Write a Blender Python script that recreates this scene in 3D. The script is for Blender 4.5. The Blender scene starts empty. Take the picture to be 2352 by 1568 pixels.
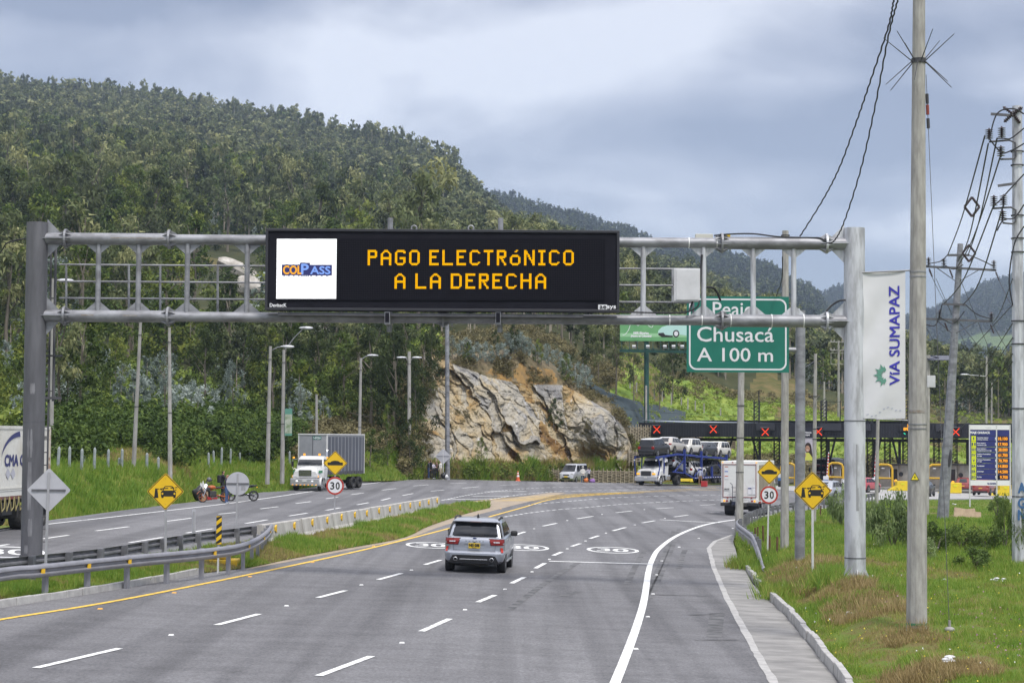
import bpy, bmesh, math, random
import numpy as np
from mathutils import Vector, Matrix, Euler
R = math.radians
scene = bpy.context.scene
col = scene.collection
random.seed(7); rng = np.random.default_rng(7)
# ---------------------------------------------------------------- camera
F = 4500.0; CX, CY = 1176.0, 784.0          # focal length and centre, in units of a 2352 wide frame
CAMZ = 4.2
PITCH, ROLL = R(2.81), R(0.35)
cam_d = bpy.data.cameras.new('camera'); cam = bpy.data.objects.new('camera', cam_d); col.objects.link(cam)
cam_d.sensor_width = 36.0; cam_d.lens = 36.0 * F / 2352.0
cam_d.clip_start = 0.5; cam_d.clip_end = 20000
RM = Matrix.Rotation(math.pi/2 + PITCH, 3, 'X') @ Matrix.Rotation(ROLL, 3, 'Z')
cam.matrix_world = Matrix.Translation((0, 0, CAMZ)) @ RM.to_4x4()
scene.camera = cam
RMn = np.array(RM)
# ---------------------------------------------------------------- sky, sun, exposure
SUN_EL, SUN_AZ = R(58), R(150)      # azimuth clockwise from +Y: behind the camera, to the right
w = bpy.data.worlds.new('World'); scene.world = w; w.use_nodes = True
nt = w.node_tree; N = nt.nodes; L = nt.links
for n in list(N): N.remove(n)
out = N.new('ShaderNodeOutputWorld'); add = N.new('ShaderNodeAddShader')
bg1 = N.new('ShaderNodeBackground'); bg2 = N.new('ShaderNodeBackground')
sky = N.new('ShaderNodeTexSky'); sky.sky_type = 'NISHITA'; sky.sun_disc = False
sky.sun_elevation = SUN_EL; sky.sun_rotation = SUN_AZ; sky.altitude = 2600; sky.air_density = 1; sky.dust_density = 1
L.new(sky.outputs[0], bg1.inputs[0]); bg1.inputs[1].default_value = 0.05
geo = N.new('ShaderNodeTexCoord'); mp = N.new('ShaderNodeMapping')
mp.inputs['Scale'].default_value = (5.2, 5.2, 12.0); mp.inputs['Location'].default_value = (3.3, 1.7, 0.6)
L.new(geo.outputs['Generated'], mp.inputs[0])
nz = N.new('ShaderNodeTexNoise'); nz.inputs['Scale'].default_value = 1.0; nz.inputs['Detail'].default_value = 6
nz.inputs['Roughness'].default_value = 0.52; nz.inputs['Distortion'].default_value = 0.25
L.new(mp.outputs[0], nz.inputs['Vector'])
cr = N.new('ShaderNodeValToRGB'); e = cr.color_ramp.elements
e[0].position = 0.36; e[0].color = (0.215, 0.215, 0.245, 1)
e[1].position = 0.63; e[1].color = (0.73, 0.72, 0.725, 1)
m = e.new(0.5); m.color = (0.43, 0.425, 0.45, 1)
fac = nz.outputs['Fac']
for px, py, rx, ry, am in ((150, 0, 900, 130, -.15), (650, 150, 700, 130, .05), (1800, 330, 850, 130, -.17), (1750, 540, 700, 75, .10), (1650, 90, 420, 90, .05), (2300, 90, 420, 150, -.12), (900, 330, 500, 90, .03)):
 # a broad bank of darker or brighter cloud in one part of the sky
 b_ = N.new('ShaderNodeMapping'); k = 1/F; b_.inputs['Scale'].default_value = (1/(rx*k), 0.8, 1/(ry*k)); b_.inputs['Location'].default_value = (-(px-CX)*k/(rx*k), -0.8, -(1005-py)*k/(ry*k))
 L.new(geo.outputs['Generated'], b_.inputs[0]); gr = N.new('ShaderNodeTexGradient'); gr.gradient_type = 'SPHERICAL'; L.new(b_.outputs[0], gr.inputs[0])
 ma = N.new('ShaderNodeMath'); ma.operation = 'MULTIPLY_ADD'; L.new(gr.outputs['Fac'], ma.inputs[0]); ma.inputs[1].default_value = am*1.5; L.new(fac, ma.inputs[2]); fac = ma.outputs[0]
L.new(fac, cr.inputs[0])
# an overcast sky is brighter towards the zenith
sp = N.new('ShaderNodeSeparateXYZ'); L.new(geo.outputs['Generated'], sp.inputs[0])
mr = N.new('ShaderNodeMapRange'); L.new(sp.outputs['Z'], mr.inputs[0])
mr.inputs[1].default_value = 0.26; mr.inputs[2].default_value = 0.9; mr.inputs[3].default_value = 1.0; mr.inputs[4].default_value = 3.0
L.new(cr.outputs[0], bg2.inputs[0]); L.new(mr.outputs[0], bg2.inputs[1])
L.new(bg1.outputs[0], add.inputs[0]); L.new(bg2.outputs[0], add.inputs[1]); L.new(add.outputs[0], out.inputs[0])
sd = bpy.data.lights.new('sun', 'SUN'); sd.energy = 2.7; sd.angle = R(11); sd.color = (1, 0.96, 0.9)
sun = bpy.data.objects.new('sun', sd); col.objects.link(sun)
sdir = Vector((math.sin(SUN_AZ)*math.cos(SUN_EL), math.cos(SUN_AZ)*math.cos(SUN_EL), math.sin(SUN_EL)))
sun.rotation_euler = sdir.to_track_quat('Z', 'Y').to_euler(); sun.location = sdir*50
scene.view_settings.view_transform = 'Standard'; scene.view_settings.look = 'None'
scene.view_settings.exposure = 0.14; scene.view_settings.gamma = 1.0; scene.view_settings.use_curve_mapping = False
scene.render.engine = 'CYCLES'
scene.cycles.max_bounces = 5; scene.cycles.diffuse_bounces = 2; scene.cycles.glossy_bounces = 2
scene.cycles.transmission_bounces = 3; scene.cycles.transparent_max_bounces = 6; scene.cycles.volume_bounces = 0
scene.cycles.use_denoising = True
# ---------------------------------------------------------------- helpers
def P(x, y, d):
 v = RM @ Vector(((x-CX)/F*d, -(y-CY)/F*d, -d))
 return Vector((v.x, v.y, v.z + CAMZ))
def Pn(x, y, d):
 v = np.stack([(x-CX)/F*d, -(y-CY)/F*d, -d], -1) @ RMn.T
 v[..., 2] += CAMZ
 return v
def gz(X, Y=0):
 return -0.029*np.clip(X, -40, 70)
def G(x, y, lift=0.0):
 d = RM @ Vector(((x-CX)/F, -(y-CY)/F, -1))
 k = 0.029
 t = (CAMZ-lift) / (-(d.z + k*d.x))
 return Vector((d.x*t, d.y*t, CAMZ + d.z*t))
def dep(p):
 v = RM.transposed() @ (Vector(p) - Vector((0, 0, CAMZ)))
 return -v.z
def proj(p):
 v = RM.transposed() @ (Vector(p) - Vector((0, 0, CAMZ)))
 return (CX + v.x/-v.z*F, CY - v.y/-v.z*F, -v.z)
def vnoise(p, seed=0):
 p = np.asarray(p, float)
 if p.shape[-1] == 2: p = np.concatenate([p, np.zeros(p.shape[:-1]+(1,))], -1)
 i = np.floor(p).astype(np.int64); f = p - i; f = f*f*(3-2*f)
 def h(a, b, c):
  n = (a*374761393 + b*668265263 + c*2147483647 + seed*1274126177) & 0xffffffff
  n = ((n ^ (n >> 13))*1274126177) & 0xffffffff
  n = ((n ^ (n >> 16))*2654435761) & 0xffffffff
  return ((n ^ (n >> 15)) & 0xffff)/65535.0
 r = 0
 for dx in (0, 1):
  for dy in (0, 1):
   for dz in (0, 1):
    wgt = (f[..., 0] if dx else 1-f[..., 0])*(f[..., 1] if dy else 1-f[..., 1])*(f[..., 2] if dz else 1-f[..., 2])
    r = r + wgt*h(i[..., 0]+dx, i[..., 1]+dy, i[..., 2]+dz)
 return r
def fbm(p, o=4, seed=0):
 r, a, t = 0, 1, 0
 p = np.asarray(p, float)
 for k in range(o):
  r = r + a*vnoise(p*2**k, seed+k); t += a; a *= 0.5
 return r/t - 0.5
MATS = {}
def mat(name, c, rough=0.6, metal=0.0, var=0.0, scale=3.0, c2=None, bump=0.0, emit=None, es=1.0, coat=0.0, alpha=1.0, stretch=None, spec=None, detail=5, lo=0.35, hi=0.65):
 if name in MATS: return MATS[name]
 m = bpy.data.materials.new(name); MATS[name] = m; m.use_nodes = True
 nt = m.node_tree; b = nt.nodes['Principled BSDF']
 b.inputs['Roughness'].default_value = rough; b.inputs['Metallic'].default_value = metal
 b.inputs['Coat Weight'].default_value = coat
 if spec is not None: b.inputs['Specular IOR Level'].default_value = spec
 c = tuple(c)
 if c2 is None: c2 = tuple(x*(1-var) for x in c) if var else None
 if c2 is not None or bump:
  tc = nt.nodes.new('ShaderNodeTexCoord'); mp = nt.nodes.new('ShaderNodeMapping')
  if stretch: mp.inputs['Scale'].default_value = stretch
  nt.links.new(tc.outputs['Object'], mp.inputs[0])
  nz = nt.nodes.new('ShaderNodeTexNoise'); nz.inputs['Scale'].default_value = scale; nz.inputs['Detail'].default_value = detail
  nz.inputs['Roughness'].default_value = 0.6
  nt.links.new(mp.outputs[0], nz.inputs['Vector'])
  if c2 is not None:
   cr = nt.nodes.new('ShaderNodeValToRGB')
   cr.color_ramp.elements[0].position = lo; cr.color_ramp.elements[0].color = tuple(c2[:3])+(1,)
   cr.color_ramp.elements[1].position = hi; cr.color_ramp.elements[1].color = c[:3]+(1,)
   nt.links.new(nz.outputs['Fac'], cr.inputs[0]); nt.links.new(cr.outputs[0], b.inputs['Base Color'])
  else: b.inputs['Base Color'].default_value = c[:3]+(1,)
  if bump:
   bp = nt.nodes.new('ShaderNodeBump'); bp.inputs['Strength'].default_value = bump; bp.inputs['Distance'].default_value = 0.05
   nt.links.new(nz.outputs['Fac'], bp.inputs['Height']); nt.links.new(bp.outputs[0], b.inputs['Normal'])
 else: b.inputs['Base Color'].default_value = c[:3]+(1,)
 if emit is not None:
  b.inputs['Emission Color'].default_value = tuple(emit)+(1,); b.inputs['Emission Strength'].default_value = es
 return m
def tint_mat(name, stops, rough=0.7, attr='tint', obj_random=0.0, noise=0.0, nscale=0.5, transl=0.0, spec=0.2):
 m = bpy.data.materials.new(name); MATS[name] = m; m.use_nodes = True
 nt = m.node_tree; b = nt.nodes['Principled BSDF']; b.inputs['Roughness'].default_value = rough
 b.inputs['Specular IOR Level'].default_value = spec
 a = nt.nodes.new('ShaderNodeAttribute'); a.attribute_name = attr
 src = a.outputs['Fac']
 if obj_random:
  oi = nt.nodes.new('ShaderNodeObjectInfo'); ma = nt.nodes.new('ShaderNodeMath'); ma.operation = 'MULTIPLY_ADD'
  nt.links.new(oi.outputs['Random'], ma.inputs[0]); ma.inputs[1].default_value = obj_random
  m2 = nt.nodes.new('ShaderNodeMath'); m2.operation = 'SUBTRACT'; nt.links.new(src, m2.inputs[0]); m2.inputs[1].default_value = obj_random/2
  nt.links.new(m2.outputs[0], ma.inputs[2]); src = ma.outputs[0]
 if noise:
  tc = nt.nodes.new('ShaderNodeTexCoord'); nz = nt.nodes.new('ShaderNodeTexNoise'); nz.inputs['Scale'].default_value = nscale
  nz.inputs['Detail'].default_value = 4; nt.links.new(tc.outputs['Object'], nz.inputs['Vector'])
  ma = nt.nodes.new('ShaderNodeMath'); ma.operation = 'MULTIPLY_ADD'; nt.links.new(nz.outputs['Fac'], ma.inputs[0]); ma.inputs[1].default_value = noise
  m2 = nt.nodes.new('ShaderNodeMath'); m2.operation = 'SUBTRACT'; nt.links.new(src, m2.inputs[0]); m2.inputs[1].default_value = noise/2
  nt.links.new(m2.outputs[0], ma.inputs[2]); src = ma.outputs[0]
 cr = nt.nodes.new('ShaderNodeValToRGB'); el = cr.color_ramp.elements
 el[0].position = stops[0][0]; el[0].color = tuple(stops[0][1])+(1,)
 el[1].position = stops[-1][0]; el[1].color = tuple(stops[-1][1])+(1,)
 for p, c in stops[1:-1]:
  q = el.new(p); q.color = tuple(c)+(1,)
 nt.links.new(src, cr.inputs[0]); nt.links.new(cr.outputs[0], b.inputs['Base Color'])
 if transl:
  tr = nt.nodes.new('ShaderNodeBsdfTranslucent'); mx = nt.nodes.new('ShaderNodeMixShader'); mx.inputs[0].default_value = transl
  nt.links.new(cr.outputs[0], tr.inputs[0]); nt.links.new(b.outputs[0], mx.inputs[1]); nt.links.new(tr.outputs[0], mx.inputs[2])
  nt.links.new(mx.outputs[0], nt.nodes['Material Output'].inputs[0])
 return m
def tag(o, label=None, cat=None, group=None, kind=None):
 if label: o['label'] = label
 if cat: o['category'] = cat
 if group: o['group'] = group
 if kind: o['kind'] = kind
 return o
def thing(name, label, cat, loc=(0, 0, 0), rz=0.0, group=None):
 o = bpy.data.objects.new(name, None); col.objects.link(o)
 o.empty_display_size = 0.2
 o.location = loc; o.rotation_euler = (0, 0, rz)
 return tag(o, label, cat, group)
def copy_thing(src, loc, rz=None, label=None, scale=None, group=None):
 r = src.copy(); col.objects.link(r); r.location = loc
 if rz is not None: r.rotation_euler = (r.rotation_euler[0], r.rotation_euler[1], rz)
 if label: r['label'] = label
 if group: r['group'] = group
 if scale is not None: r.scale = (scale,)*3 if not hasattr(scale, '__len__') else scale
 for ch in src.children:
  c = ch.copy(); col.objects.link(c); c.parent = r
  for g in ch.children:
   k = g.copy(); col.objects.link(k); k.parent = c
 return r
class MB:
 def __init__(s): s.v = []; s.f = []; s.mi = []; s.m = 0
 def add(s, vs, fs):
  o = len(s.v); s.v += [tuple(v) for v in vs]
  for f in fs: s.f.append([i+o for i in f]); s.mi.append(s.m)
  return s
 def box(s, c, size, rz=0.0, M=None, taper=(1, 1)):
  hx, hy, hz = size[0]/2, size[1]/2, size[2]/2
  vs = []
  for z in (-hz, hz):
   k = taper if z > 0 else (1, 1)
   for (x, y) in ((-hx, -hy), (hx, -hy), (hx, hy), (-hx, hy)): vs.append(Vector((x*k[0], y*k[1], z)))
  if M is None: M = Matrix.Rotation(rz, 3, 'Z')
  vs = [M @ v + Vector(c) for v in vs]
  return s.add(vs, [(3, 2, 1, 0), (4, 5, 6, 7), (0, 1, 5, 4), (1, 2, 6, 5), (2, 3, 7, 6), (3, 0, 4, 7)])
 def bar(s, a, b, w, h, up=(0, 0, 1)):
  a, b = Vector(a), Vector(b); d = (b-a).normalized(); u = Vector(up)
  sd = d.cross(u)
  if sd.length < 1e-4: u = Vector((0, 1, 0)); sd = d.cross(u)
  sd.normalize(); u = sd.cross(d).normalized()
  vs = [p + sd*x*w/2 + u*z*h/2 for p in (a, b) for x, z in ((-1, -1), (1, -1), (1, 1), (-1, 1))]
  return s.add(vs, [(0, 1, 2, 3), (7, 6, 5, 4), (0, 4, 5, 1), (1, 5, 6, 2), (2, 6, 7, 3), (3, 7, 4, 0)])
 def cyl(s, a, b, r0, r1=None, n=12, caps=True):
  if r1 is None: r1 = r0
  a, b = Vector(a), Vector(b); d = (b-a).normalized()
  u = d.orthogonal().normalized(); w_ = d.cross(u)
  vs = []
  for p, r in ((a, r0), (b, r1)):
   for k in range(n):
    t = 2*math.pi*k/n
    vs.append(p + (u*math.cos(t) + w_*math.sin(t))*r)
  fs = [(k, (k+1) % n, n+(k+1) % n, n+k) for k in range(n)]
  if caps: fs += [tuple(range(n-1, -1, -1)), tuple(range(n, 2*n))]
  return s.add(vs, fs)
 def tube(s, pts, r, n=6, caps=True):
  pts = [Vector(p) for p in pts]; vs = []; fs = []
  rs = r if hasattr(r, '__len__') else [r]*len(pts)
  u = None
  for i, p in enumerate(pts):
   d = (pts[min(i+1, len(pts)-1)] - pts[max(i-1, 0)]).normalized()
   if u is None: u = d.orthogonal().normalized()
   else:
    u = u - d*u.dot(d); u = u.normalized() if u.length > 1e-6 else d.orthogonal().normalized()
   w_ = d.cross(u)
   for k in range(n):
    t = 2*math.pi*k/n; vs.append(p + (u*math.cos(t)+w_*math.sin(t))*rs[i])
  for i in range(len(pts)-1):
   for k in range(n): fs.append((i*n+k, i*n+(k+1) % n, (i+1)*n+(k+1) % n, (i+1)*n+k))
  if caps: fs += [tuple(range(n-1, -1, -1)), tuple(range((len(pts)-1)*n, len(pts)*n))]
  return s.add(vs, fs)
 def prism(s, poly, ext):
  poly = [Vector(p) for p in poly]; e = Vector(ext); n = len(poly)
  return s.add(poly + [p+e for p in poly], [tuple(range(n-1, -1, -1)), tuple(range(n, 2*n))] + [(k, (k+1) % n, n+(k+1) % n, n+k) for k in range(n)])
 def poly(s, pts): return s.add(pts, [tuple(range(len(pts)))])
 def ell(s, c, r, nu=10, nv=7, M=None):
  c = Vector(c); r = r if hasattr(r, '__len__') else (r, r, r); vs = []; fs = []
  for j in range(nv+1):
   ph = math.pi*j/nv
   for i in range(nu):
    t = 2*math.pi*i/nu
    v = Vector((r[0]*math.sin(ph)*math.cos(t), r[1]*math.sin(ph)*math.sin(t), -r[2]*math.cos(ph)))
    vs.append((M @ v if M else v) + c)
  for j in range(nv):
   for i in range(nu): fs.append((j*nu+i, j*nu+(i+1) % nu, (j+1)*nu+(i+1) % nu, (j+1)*nu+i))
  return s.add(vs, fs)
 def lathe(s, prof, c=(0, 0, 0), n=16, ax=None):
  vs = []; fs = []; c = Vector(c)
  for r, h in prof:
   for k in range(n):
    t = 2*math.pi*k/n; v = Vector((r*math.cos(t), r*math.sin(t), h)); vs.append((ax @ v if ax else v)+c)
  for j in range(len(prof)-1):
   for k in range(n): fs.append((j*n+k, j*n+(k+1) % n, (j+1)*n+(k+1) % n, (j+1)*n+k))
  return s.add(vs, fs)
 def grid(s, rows):
  nr, nc = len(rows), len(rows[0])
  return s.add([p for r in rows for p in r], [(i*nc+j, i*nc+j+1, (i+1)*nc+j+1, (i+1)*nc+j) for i in range(nr-1) for j in range(nc-1)])
 def strip(s, a, b):
  return s.grid([a, b])
 def build(s, name, mats, parent=None, smooth=False, world=False, bevel=0.0, angle=40):
  me = bpy.data.meshes.new(name)
  vs = s.v
  if world and parent is not None:
   M = (Matrix.Translation(parent.location) @ parent.rotation_euler.to_matrix().to_4x4()).inverted()
   vs = [tuple(M @ Vector(v)) for v in vs]
  me.from_pydata(vs, [], s.f)
  for mm in (mats if isinstance(mats, (list, tuple)) else [mats]): me.materials.append(mm)
  if any(s.mi): me.polygons.foreach_set('material_index', s.mi)
  bm = bmesh.new(); bm.from_mesh(me); bmesh.ops.recalc_face_normals(bm, faces=bm.faces); bm.to_mesh(me); bm.free()
  if smooth:
   me.polygons.foreach_set('use_smooth', [True]*len(me.polygons))
   me.set_sharp_from_angle(angle=R(angle))
  me.update()
  o = bpy.data.objects.new(name, me); col.objects.link(o)
  if parent is not None: o.parent = parent
  if bevel:
   md = o.modifiers.new('bevel', 'BEVEL'); md.width = bevel; md.segments = 2; md.limit_method = 'ANGLE'; md.angle_limit = R(35)
  return o
def np_mesh(name, v, f, mats, tint=None, parent=None, smooth=False, mi=None):
 me = bpy.data.meshes.new(name); v = np.asarray(v, np.float32); f = np.asarray(f, np.int32); k = f.shape[1]
 me.vertices.add(len(v)); me.vertices.foreach_set('co', v.ravel())
 me.loops.add(f.size); me.loops.foreach_set('vertex_index', f.ravel())
 me.polygons.add(len(f)); me.polygons.foreach_set('loop_start', np.arange(0, f.size, k, dtype=np.int32))
 if mi is not None: me.polygons.foreach_set('material_index', np.asarray(mi, np.int32))
 if smooth: me.polygons.foreach_set('use_smooth', np.ones(len(f), bool))
 for m in (mats if isinstance(mats, (list, tuple)) else [mats]): me.materials.append(m)
 me.update(calc_edges=True)
 if tint is not None:
  at = me.attributes.new('tint', 'FLOAT', 'FACE'); at.data.foreach_set('value', np.asarray(tint, np.float32))
 o = bpy.data.objects.new(name, me); col.objects.link(o)
 if parent is not None: o.parent = parent
 return o
def text_polys(s, font_w=1.0):
 cu = bpy.data.curves.new('text', 'FONT'); cu.body = s; cu.size = 1.0; cu.space_character = font_w; cu.resolution_u = 3
 ob = bpy.data.objects.new('text', cu); me = bpy.data.meshes.new_from_object(ob)
 v = [tuple(x.co) for x in me.vertices]; f = [list(p.vertices) for p in me.polygons]
 bpy.data.objects.remove(ob); bpy.data.curves.remove(cu); bpy.data.meshes.remove(me)
 return v, f
def add_text(mb, s, c, right, up, height, width=None, bold=0.0, shear=0.0, space=1.0):
 v, f = text_polys(s, space)
 if not v: return
 xs = [p[0] for p in v]; ys = [p[1] for p in v]; x0, x1, y0, y1 = min(xs), max(xs), min(ys), max(ys)
 k = height/(y1-y0); kx = k if width is None else width/(x1-x0)
 r, u, c = Vector(right).normalized(), Vector(up).normalized(), Vector(c); n = r.cross(u)
 passes = [(0, 0)] if not bold else [(-bold, 0), (bold, 0), (0, -bold), (0, bold)]
 for i, (bx, by) in enumerate(passes):
  pts = [c + r*((p[0]-(x0+x1)/2)*kx + bx + shear*(p[1]-y0)*k) + u*((p[1]-(y0+y1)/2)*k + by) + n*0.0006*i for p in v]
  mb.add(pts, f)
def decal(name, s, c, right, up, height, m, parent, width=None, bold=0.0, space=1.0, shear=0.0):
 mb = MB(); add_text(mb, s, c, right, up, height, width, bold, shear, space)
 return mb.build(name, m, parent)
# ---------------------------------------------------------------- terrain
def S(h): return tuple(((int(h[i:i+2], 16)/255+0.055)/1.055)**2.4 if int(h[i:i+2], 16) > 10 else int(h[i:i+2], 16)/255/12.92 for i in (0, 2, 4))
HX = [-600, 0, 300, 600, 850, 1000, 1200, 1430, 1550, 1750, 2000, 2350, 2950]
HC = [[(80,1255),(92,1110),(120,1010),(180,900),(300,740),(550,520),(950,330),(1400,215),(1750,185)],
[(84,1213),(94,1085),(122,1000),(190,890),(330,710),(600,490),(1000,320),(1400,238),(1720,214)],
[(98,1183),(107,1078),(132,1000),(200,890),(340,710),(600,510),(1000,350),(1400,268),(1720,232)],
[(130,1142),(140,1078),(158,1010),(220,890),(350,730),(600,560),(950,410),(1350,318),(1650,278)],
[(166,1104),(176,1060),(190,980),(250,850),(370,730),(600,600),(900,470),(1250,380),(1550,332)],
[(188,1101),(194,1088),(207,822),(262,780),(380,700),(600,600),(900,490),(1200,415),(1450,372)],
[(198,1102),(203,1090),(216,872),(262,765),(380,690),(580,625),(850,585),(1100,556),(1350,536)],
[(211,1103),(216,1090),(224,1000),(258,850),(380,755),(560,700),(800,660),(1000,632),(1200,612)],
[(228,1112),(236,1066),(252,985),(280,920),(340,845),(520,770),(800,710),(1000,670),(1200,645)],
[(240,1118),(254,1056),(278,988),(312,935),(365,868),(540,825),(800,785),(1000,755),(1200,735)],
[(246,1124),(262,1070),(290,1000),(330,952),(400,915),(560,890),(850,868),(1100,856),(1300,848)],
[(252,1128),(270,1085),(305,1030),(360,985),(450,955),(650,935),(950,922),(1250,915),(1500,912)],
[(258,1136),(280,1100),(315,1050),(380,1005),(500,970),(700,950),(1000,938),(1300,930),(1600,926)]]
HCa = np.array(HC, float); HCa[:6, 8, 1] += 14; HCa[:6, 7, 1] += 9                      # columns, points, (depth, y)
def fan(x, t, HXa, HA):
 x = np.asarray(x, float); t = np.clip(np.asarray(t, float), 0, HA.shape[1]-1.0001)
 ix = np.clip(np.searchsorted(HXa, x)-1, 0, len(HXa)-2); fx = np.clip((x-np.array(HXa)[ix])/(np.array(HXa)[ix+1]-np.array(HXa)[ix]), 0, 1)
 fx = fx*fx*(3-2*fx)
 it = t.astype(int); ft = t-it
 a = HA[ix, it]*(1-ft)[..., None] + HA[ix, it+1]*ft[..., None]
 b = HA[ix+1, it]*(1-ft)[..., None] + HA[ix+1, it+1]*ft[..., None]
 r = a*(1-fx)[..., None] + b*fx[..., None]
 return r[..., 0], r[..., 1]
def hill(x, t):
 d, y = fan(x, t, HX, HCa)
 p = Pn(np.asarray(x, float), y, d)
 amp = np.clip((d-90)/300, 0, 1)*np.clip(np.asarray(t)*1.0-0.5, 0, 1)
 p[..., 2] += amp*(fbm(p[..., :2]*0.02, 4, 3)*9 + fbm(p[..., :2]*0.15, 3, 5)*1.2) + np.clip(np.asarray(t), 0, 1)*fbm(p[..., :2]*0.5, 3, 8)*0.7
 return p, d
def fan_mesh(name, X, T, pos, mats, mi=None, skirt=600, drop=0.35):
 gx, gt = np.meshgrid(X, T); p, d = pos(gx, gt)
 # carry the back of the hill down behind the crest
 back = p[-1].copy(); dirv = back[:, :2]/np.linalg.norm(back[:, :2], axis=1)[:, None]
 b2 = back.copy(); b2[:, :2] += dirv*skirt; b2[:, 2] -= skirt*drop
 V = np.concatenate([p, b2[None]], 0); nr, nc = V.shape[:2]
 idx = np.arange(nr*nc).reshape(nr, nc)
 f = np.stack([idx[:-1, :-1], idx[:-1, 1:], idx[1:, 1:], idx[1:, :-1]], -1).reshape(-1, 4)
 o = np_mesh(name, V.reshape(-1, 3), f, mats, smooth=True)
 return o, (gx, gt, p, d)
m_grassground = mat('verge_soil_and_grass', (0.11, 0.165, 0.03), 0.9, c2=(0.15, 0.125, 0.05), scale=1.5, lo=.4, hi=.55, bump=0.6, detail=8, spec=0.1)
m_forest = mat('forest_floor', (0.075, 0.075, 0.035), 0.95, c2=(0.035, 0.045, 0.018), scale=0.25, detail=8, spec=0.1)
m_field = mat('hay_and_clover_field', (0.24, 0.29, 0.06), 0.95, c2=(0.13, 0.20, 0.04), scale=0.35, detail=9, bump=0.8, spec=0.1, lo=0.4, hi=0.6)
m_dry = mat('dry_grass_slope', (0.17, 0.13, 0.06), 0.95, c2=(0.075, 0.085, 0.025), scale=0.3, detail=8, bump=0.6, spec=0.1)
X = np.concatenate([np.concatenate([np.arange(-600, 1380, 22), np.arange(1380, 2360, 7), np.arange(2360, 2951, 30)])]); T = np.concatenate([np.linspace(0, 2, 24), np.linspace(2.05, 5, 70), np.linspace(5.1, 8, 30)])
hillside, (gx, gt, gp, gd) = fan_mesh('hillside', X, T, hill, [m_forest, m_grassground, m_field, m_dry], skirt=500)
fx_ = (gx[:-1, :-1]+gx[1:, 1:])/2; ft_ = (gt[:-1, :-1]+gt[1:, 1:])/2
mi = np.zeros(fx_.shape, int)
mi[(ft_ < 1.7) & (fx_ < 960)] = 1
nn = fbm(np.stack([fx_*0.01, ft_*1.5], -1), 3, 11)
fieldtop = np.interp(fx_, [1380, 1450, 1560, 1750, 1950, 2300], [2.6, 3.4, 3.6, 4.0, 3.6, 3.2])
inf = (fx_ > 1400) & (ft_ < fieldtop+nn)
mi[inf] = 2; mi[inf & ((nn > 0.12) | (ft_ < 1.25) | (ft_ > fieldtop-0.25))] = 3
mi[(fx_ > 330) & (fx_ < 640) & (ft_ > 4.1) & (ft_ < 4.75) & (nn > -0.1)] = 3
mi = np.concatenate([mi, np.zeros((1, mi.shape[1]), int)], 0)
hillside.data.polygons.foreach_set('material_index', mi.ravel().astype(np.int32))
tag(hillside, kind='structure')
# the mountains behind
AX = [800, 1000, 1150, 1300, 1430, 1530, 1650, 1750, 1850, 1950, 2100]
AT = [430, 442, 458, 497, 535, 574, 588, 615, 668, 765, 850]
FA = np.array([[(1300, 760+i*12), (1700, (760+i*12+2*t)/3+8), (2300, (760+i*12)*0.12+t*0.88+6), (2750, t)] for i, t in enumerate(AT)], float)
BX = [1500, 1650, 1800, 1860, 1945, 2000, 2060, 2130, 2200, 2280, 2352, 2600, 3200]
BT = [760, 730, 692, 682, 663, 692, 740, 724, 692, 652, 636, 600, 560]
FB = np.array([[(1500, 935), (2200, 850), (3000, (850+1.6*t)/2.6), (3900, t)] for i, t in enumerate(BT)], float)
def hillA(x, t):
 d, y = fan(x, t, AX, FA); p = Pn(np.asarray(x, float), y, d); p[..., 2] += fbm(p[..., :2]*0.006, 4, 21)*30*np.clip(3-np.asarray(t), 0.2, 1); return p, d
def hillB(x, t):
 d, y = fan(x, t, BX, FB); p = Pn(np.asarray(x, float), y, d); p[..., 2] += fbm(p[..., :2]*0.004, 4, 27)*60*np.clip(3-np.asarray(t), 0.15, 1); return p, d
m_far = mat('distant_forest_floor', (0.035, 0.05, 0.03), 0.95, c2=(0.05, 0.06, 0.03), scale=0.02, spec=0.1)
m_meadow = mat('distant_meadow', (0.14, 0.19, 0.07), 0.95, c2=(0.09, 0.13, 0.05), scale=0.02, spec=0.1)
hA, _ = fan_mesh('mountain', np.arange(800, 2101, 25), np.linspace(0, 3, 40), hillA, [m_far], skirt=900); tag(hA, kind='structure')
hB, (bx, bt, bp, bd) = fan_mesh('mountain', np.arange(1500, 3201, 25), np.linspace(0, 3, 40), hillB, [m_far, m_meadow], skirt=1200); tag(hB, kind='structure')
_, by = fan(bx, bt, BX, FB)
def meadow_at(x, y):
 return ((x-2262)/75)**2 + ((y-786+(x-2262)*0.06)/17)**2 + fbm(np.stack([x*0.03, y*0.05], -1), 2, 5) < 0.9
mb_ = meadow_at((bx[:-1, :-1]+bx[1:, 1:])/2, (by[:-1, :-1]+by[1:, 1:])/2)
hB.data.polygons.foreach_set('material_index', np.concatenate([mb_, np.zeros((1, mb_.shape[1]), bool)], 0).ravel().astype(np.int32))
# the wide base ground
xs = np.concatenate([[-9000, -3000, -900, -300, -120], np.arange(-60, 91, 15), [130, 300, 900, 3000, 9000]])
ys = np.concatenate([[-400, -60], np.arange(0, 301, 20), [400, 700, 1200, 2500, 5000, 9000]])
gx2, gy2 = np.meshgrid(xs, ys); V = np.stack([gx2, gy2, gz(gx2)-0.35], -1); idx = np.arange(gx2.size).reshape(gx2.shape)
ground = np_mesh('ground', V.reshape(-1, 3), np.stack([idx[:-1, :-1], idx[:-1, 1:], idx[1:, 1:], idx[1:, :-1]], -1).reshape(-1, 4), m_grassground); tag(ground, kind='structure')
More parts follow.
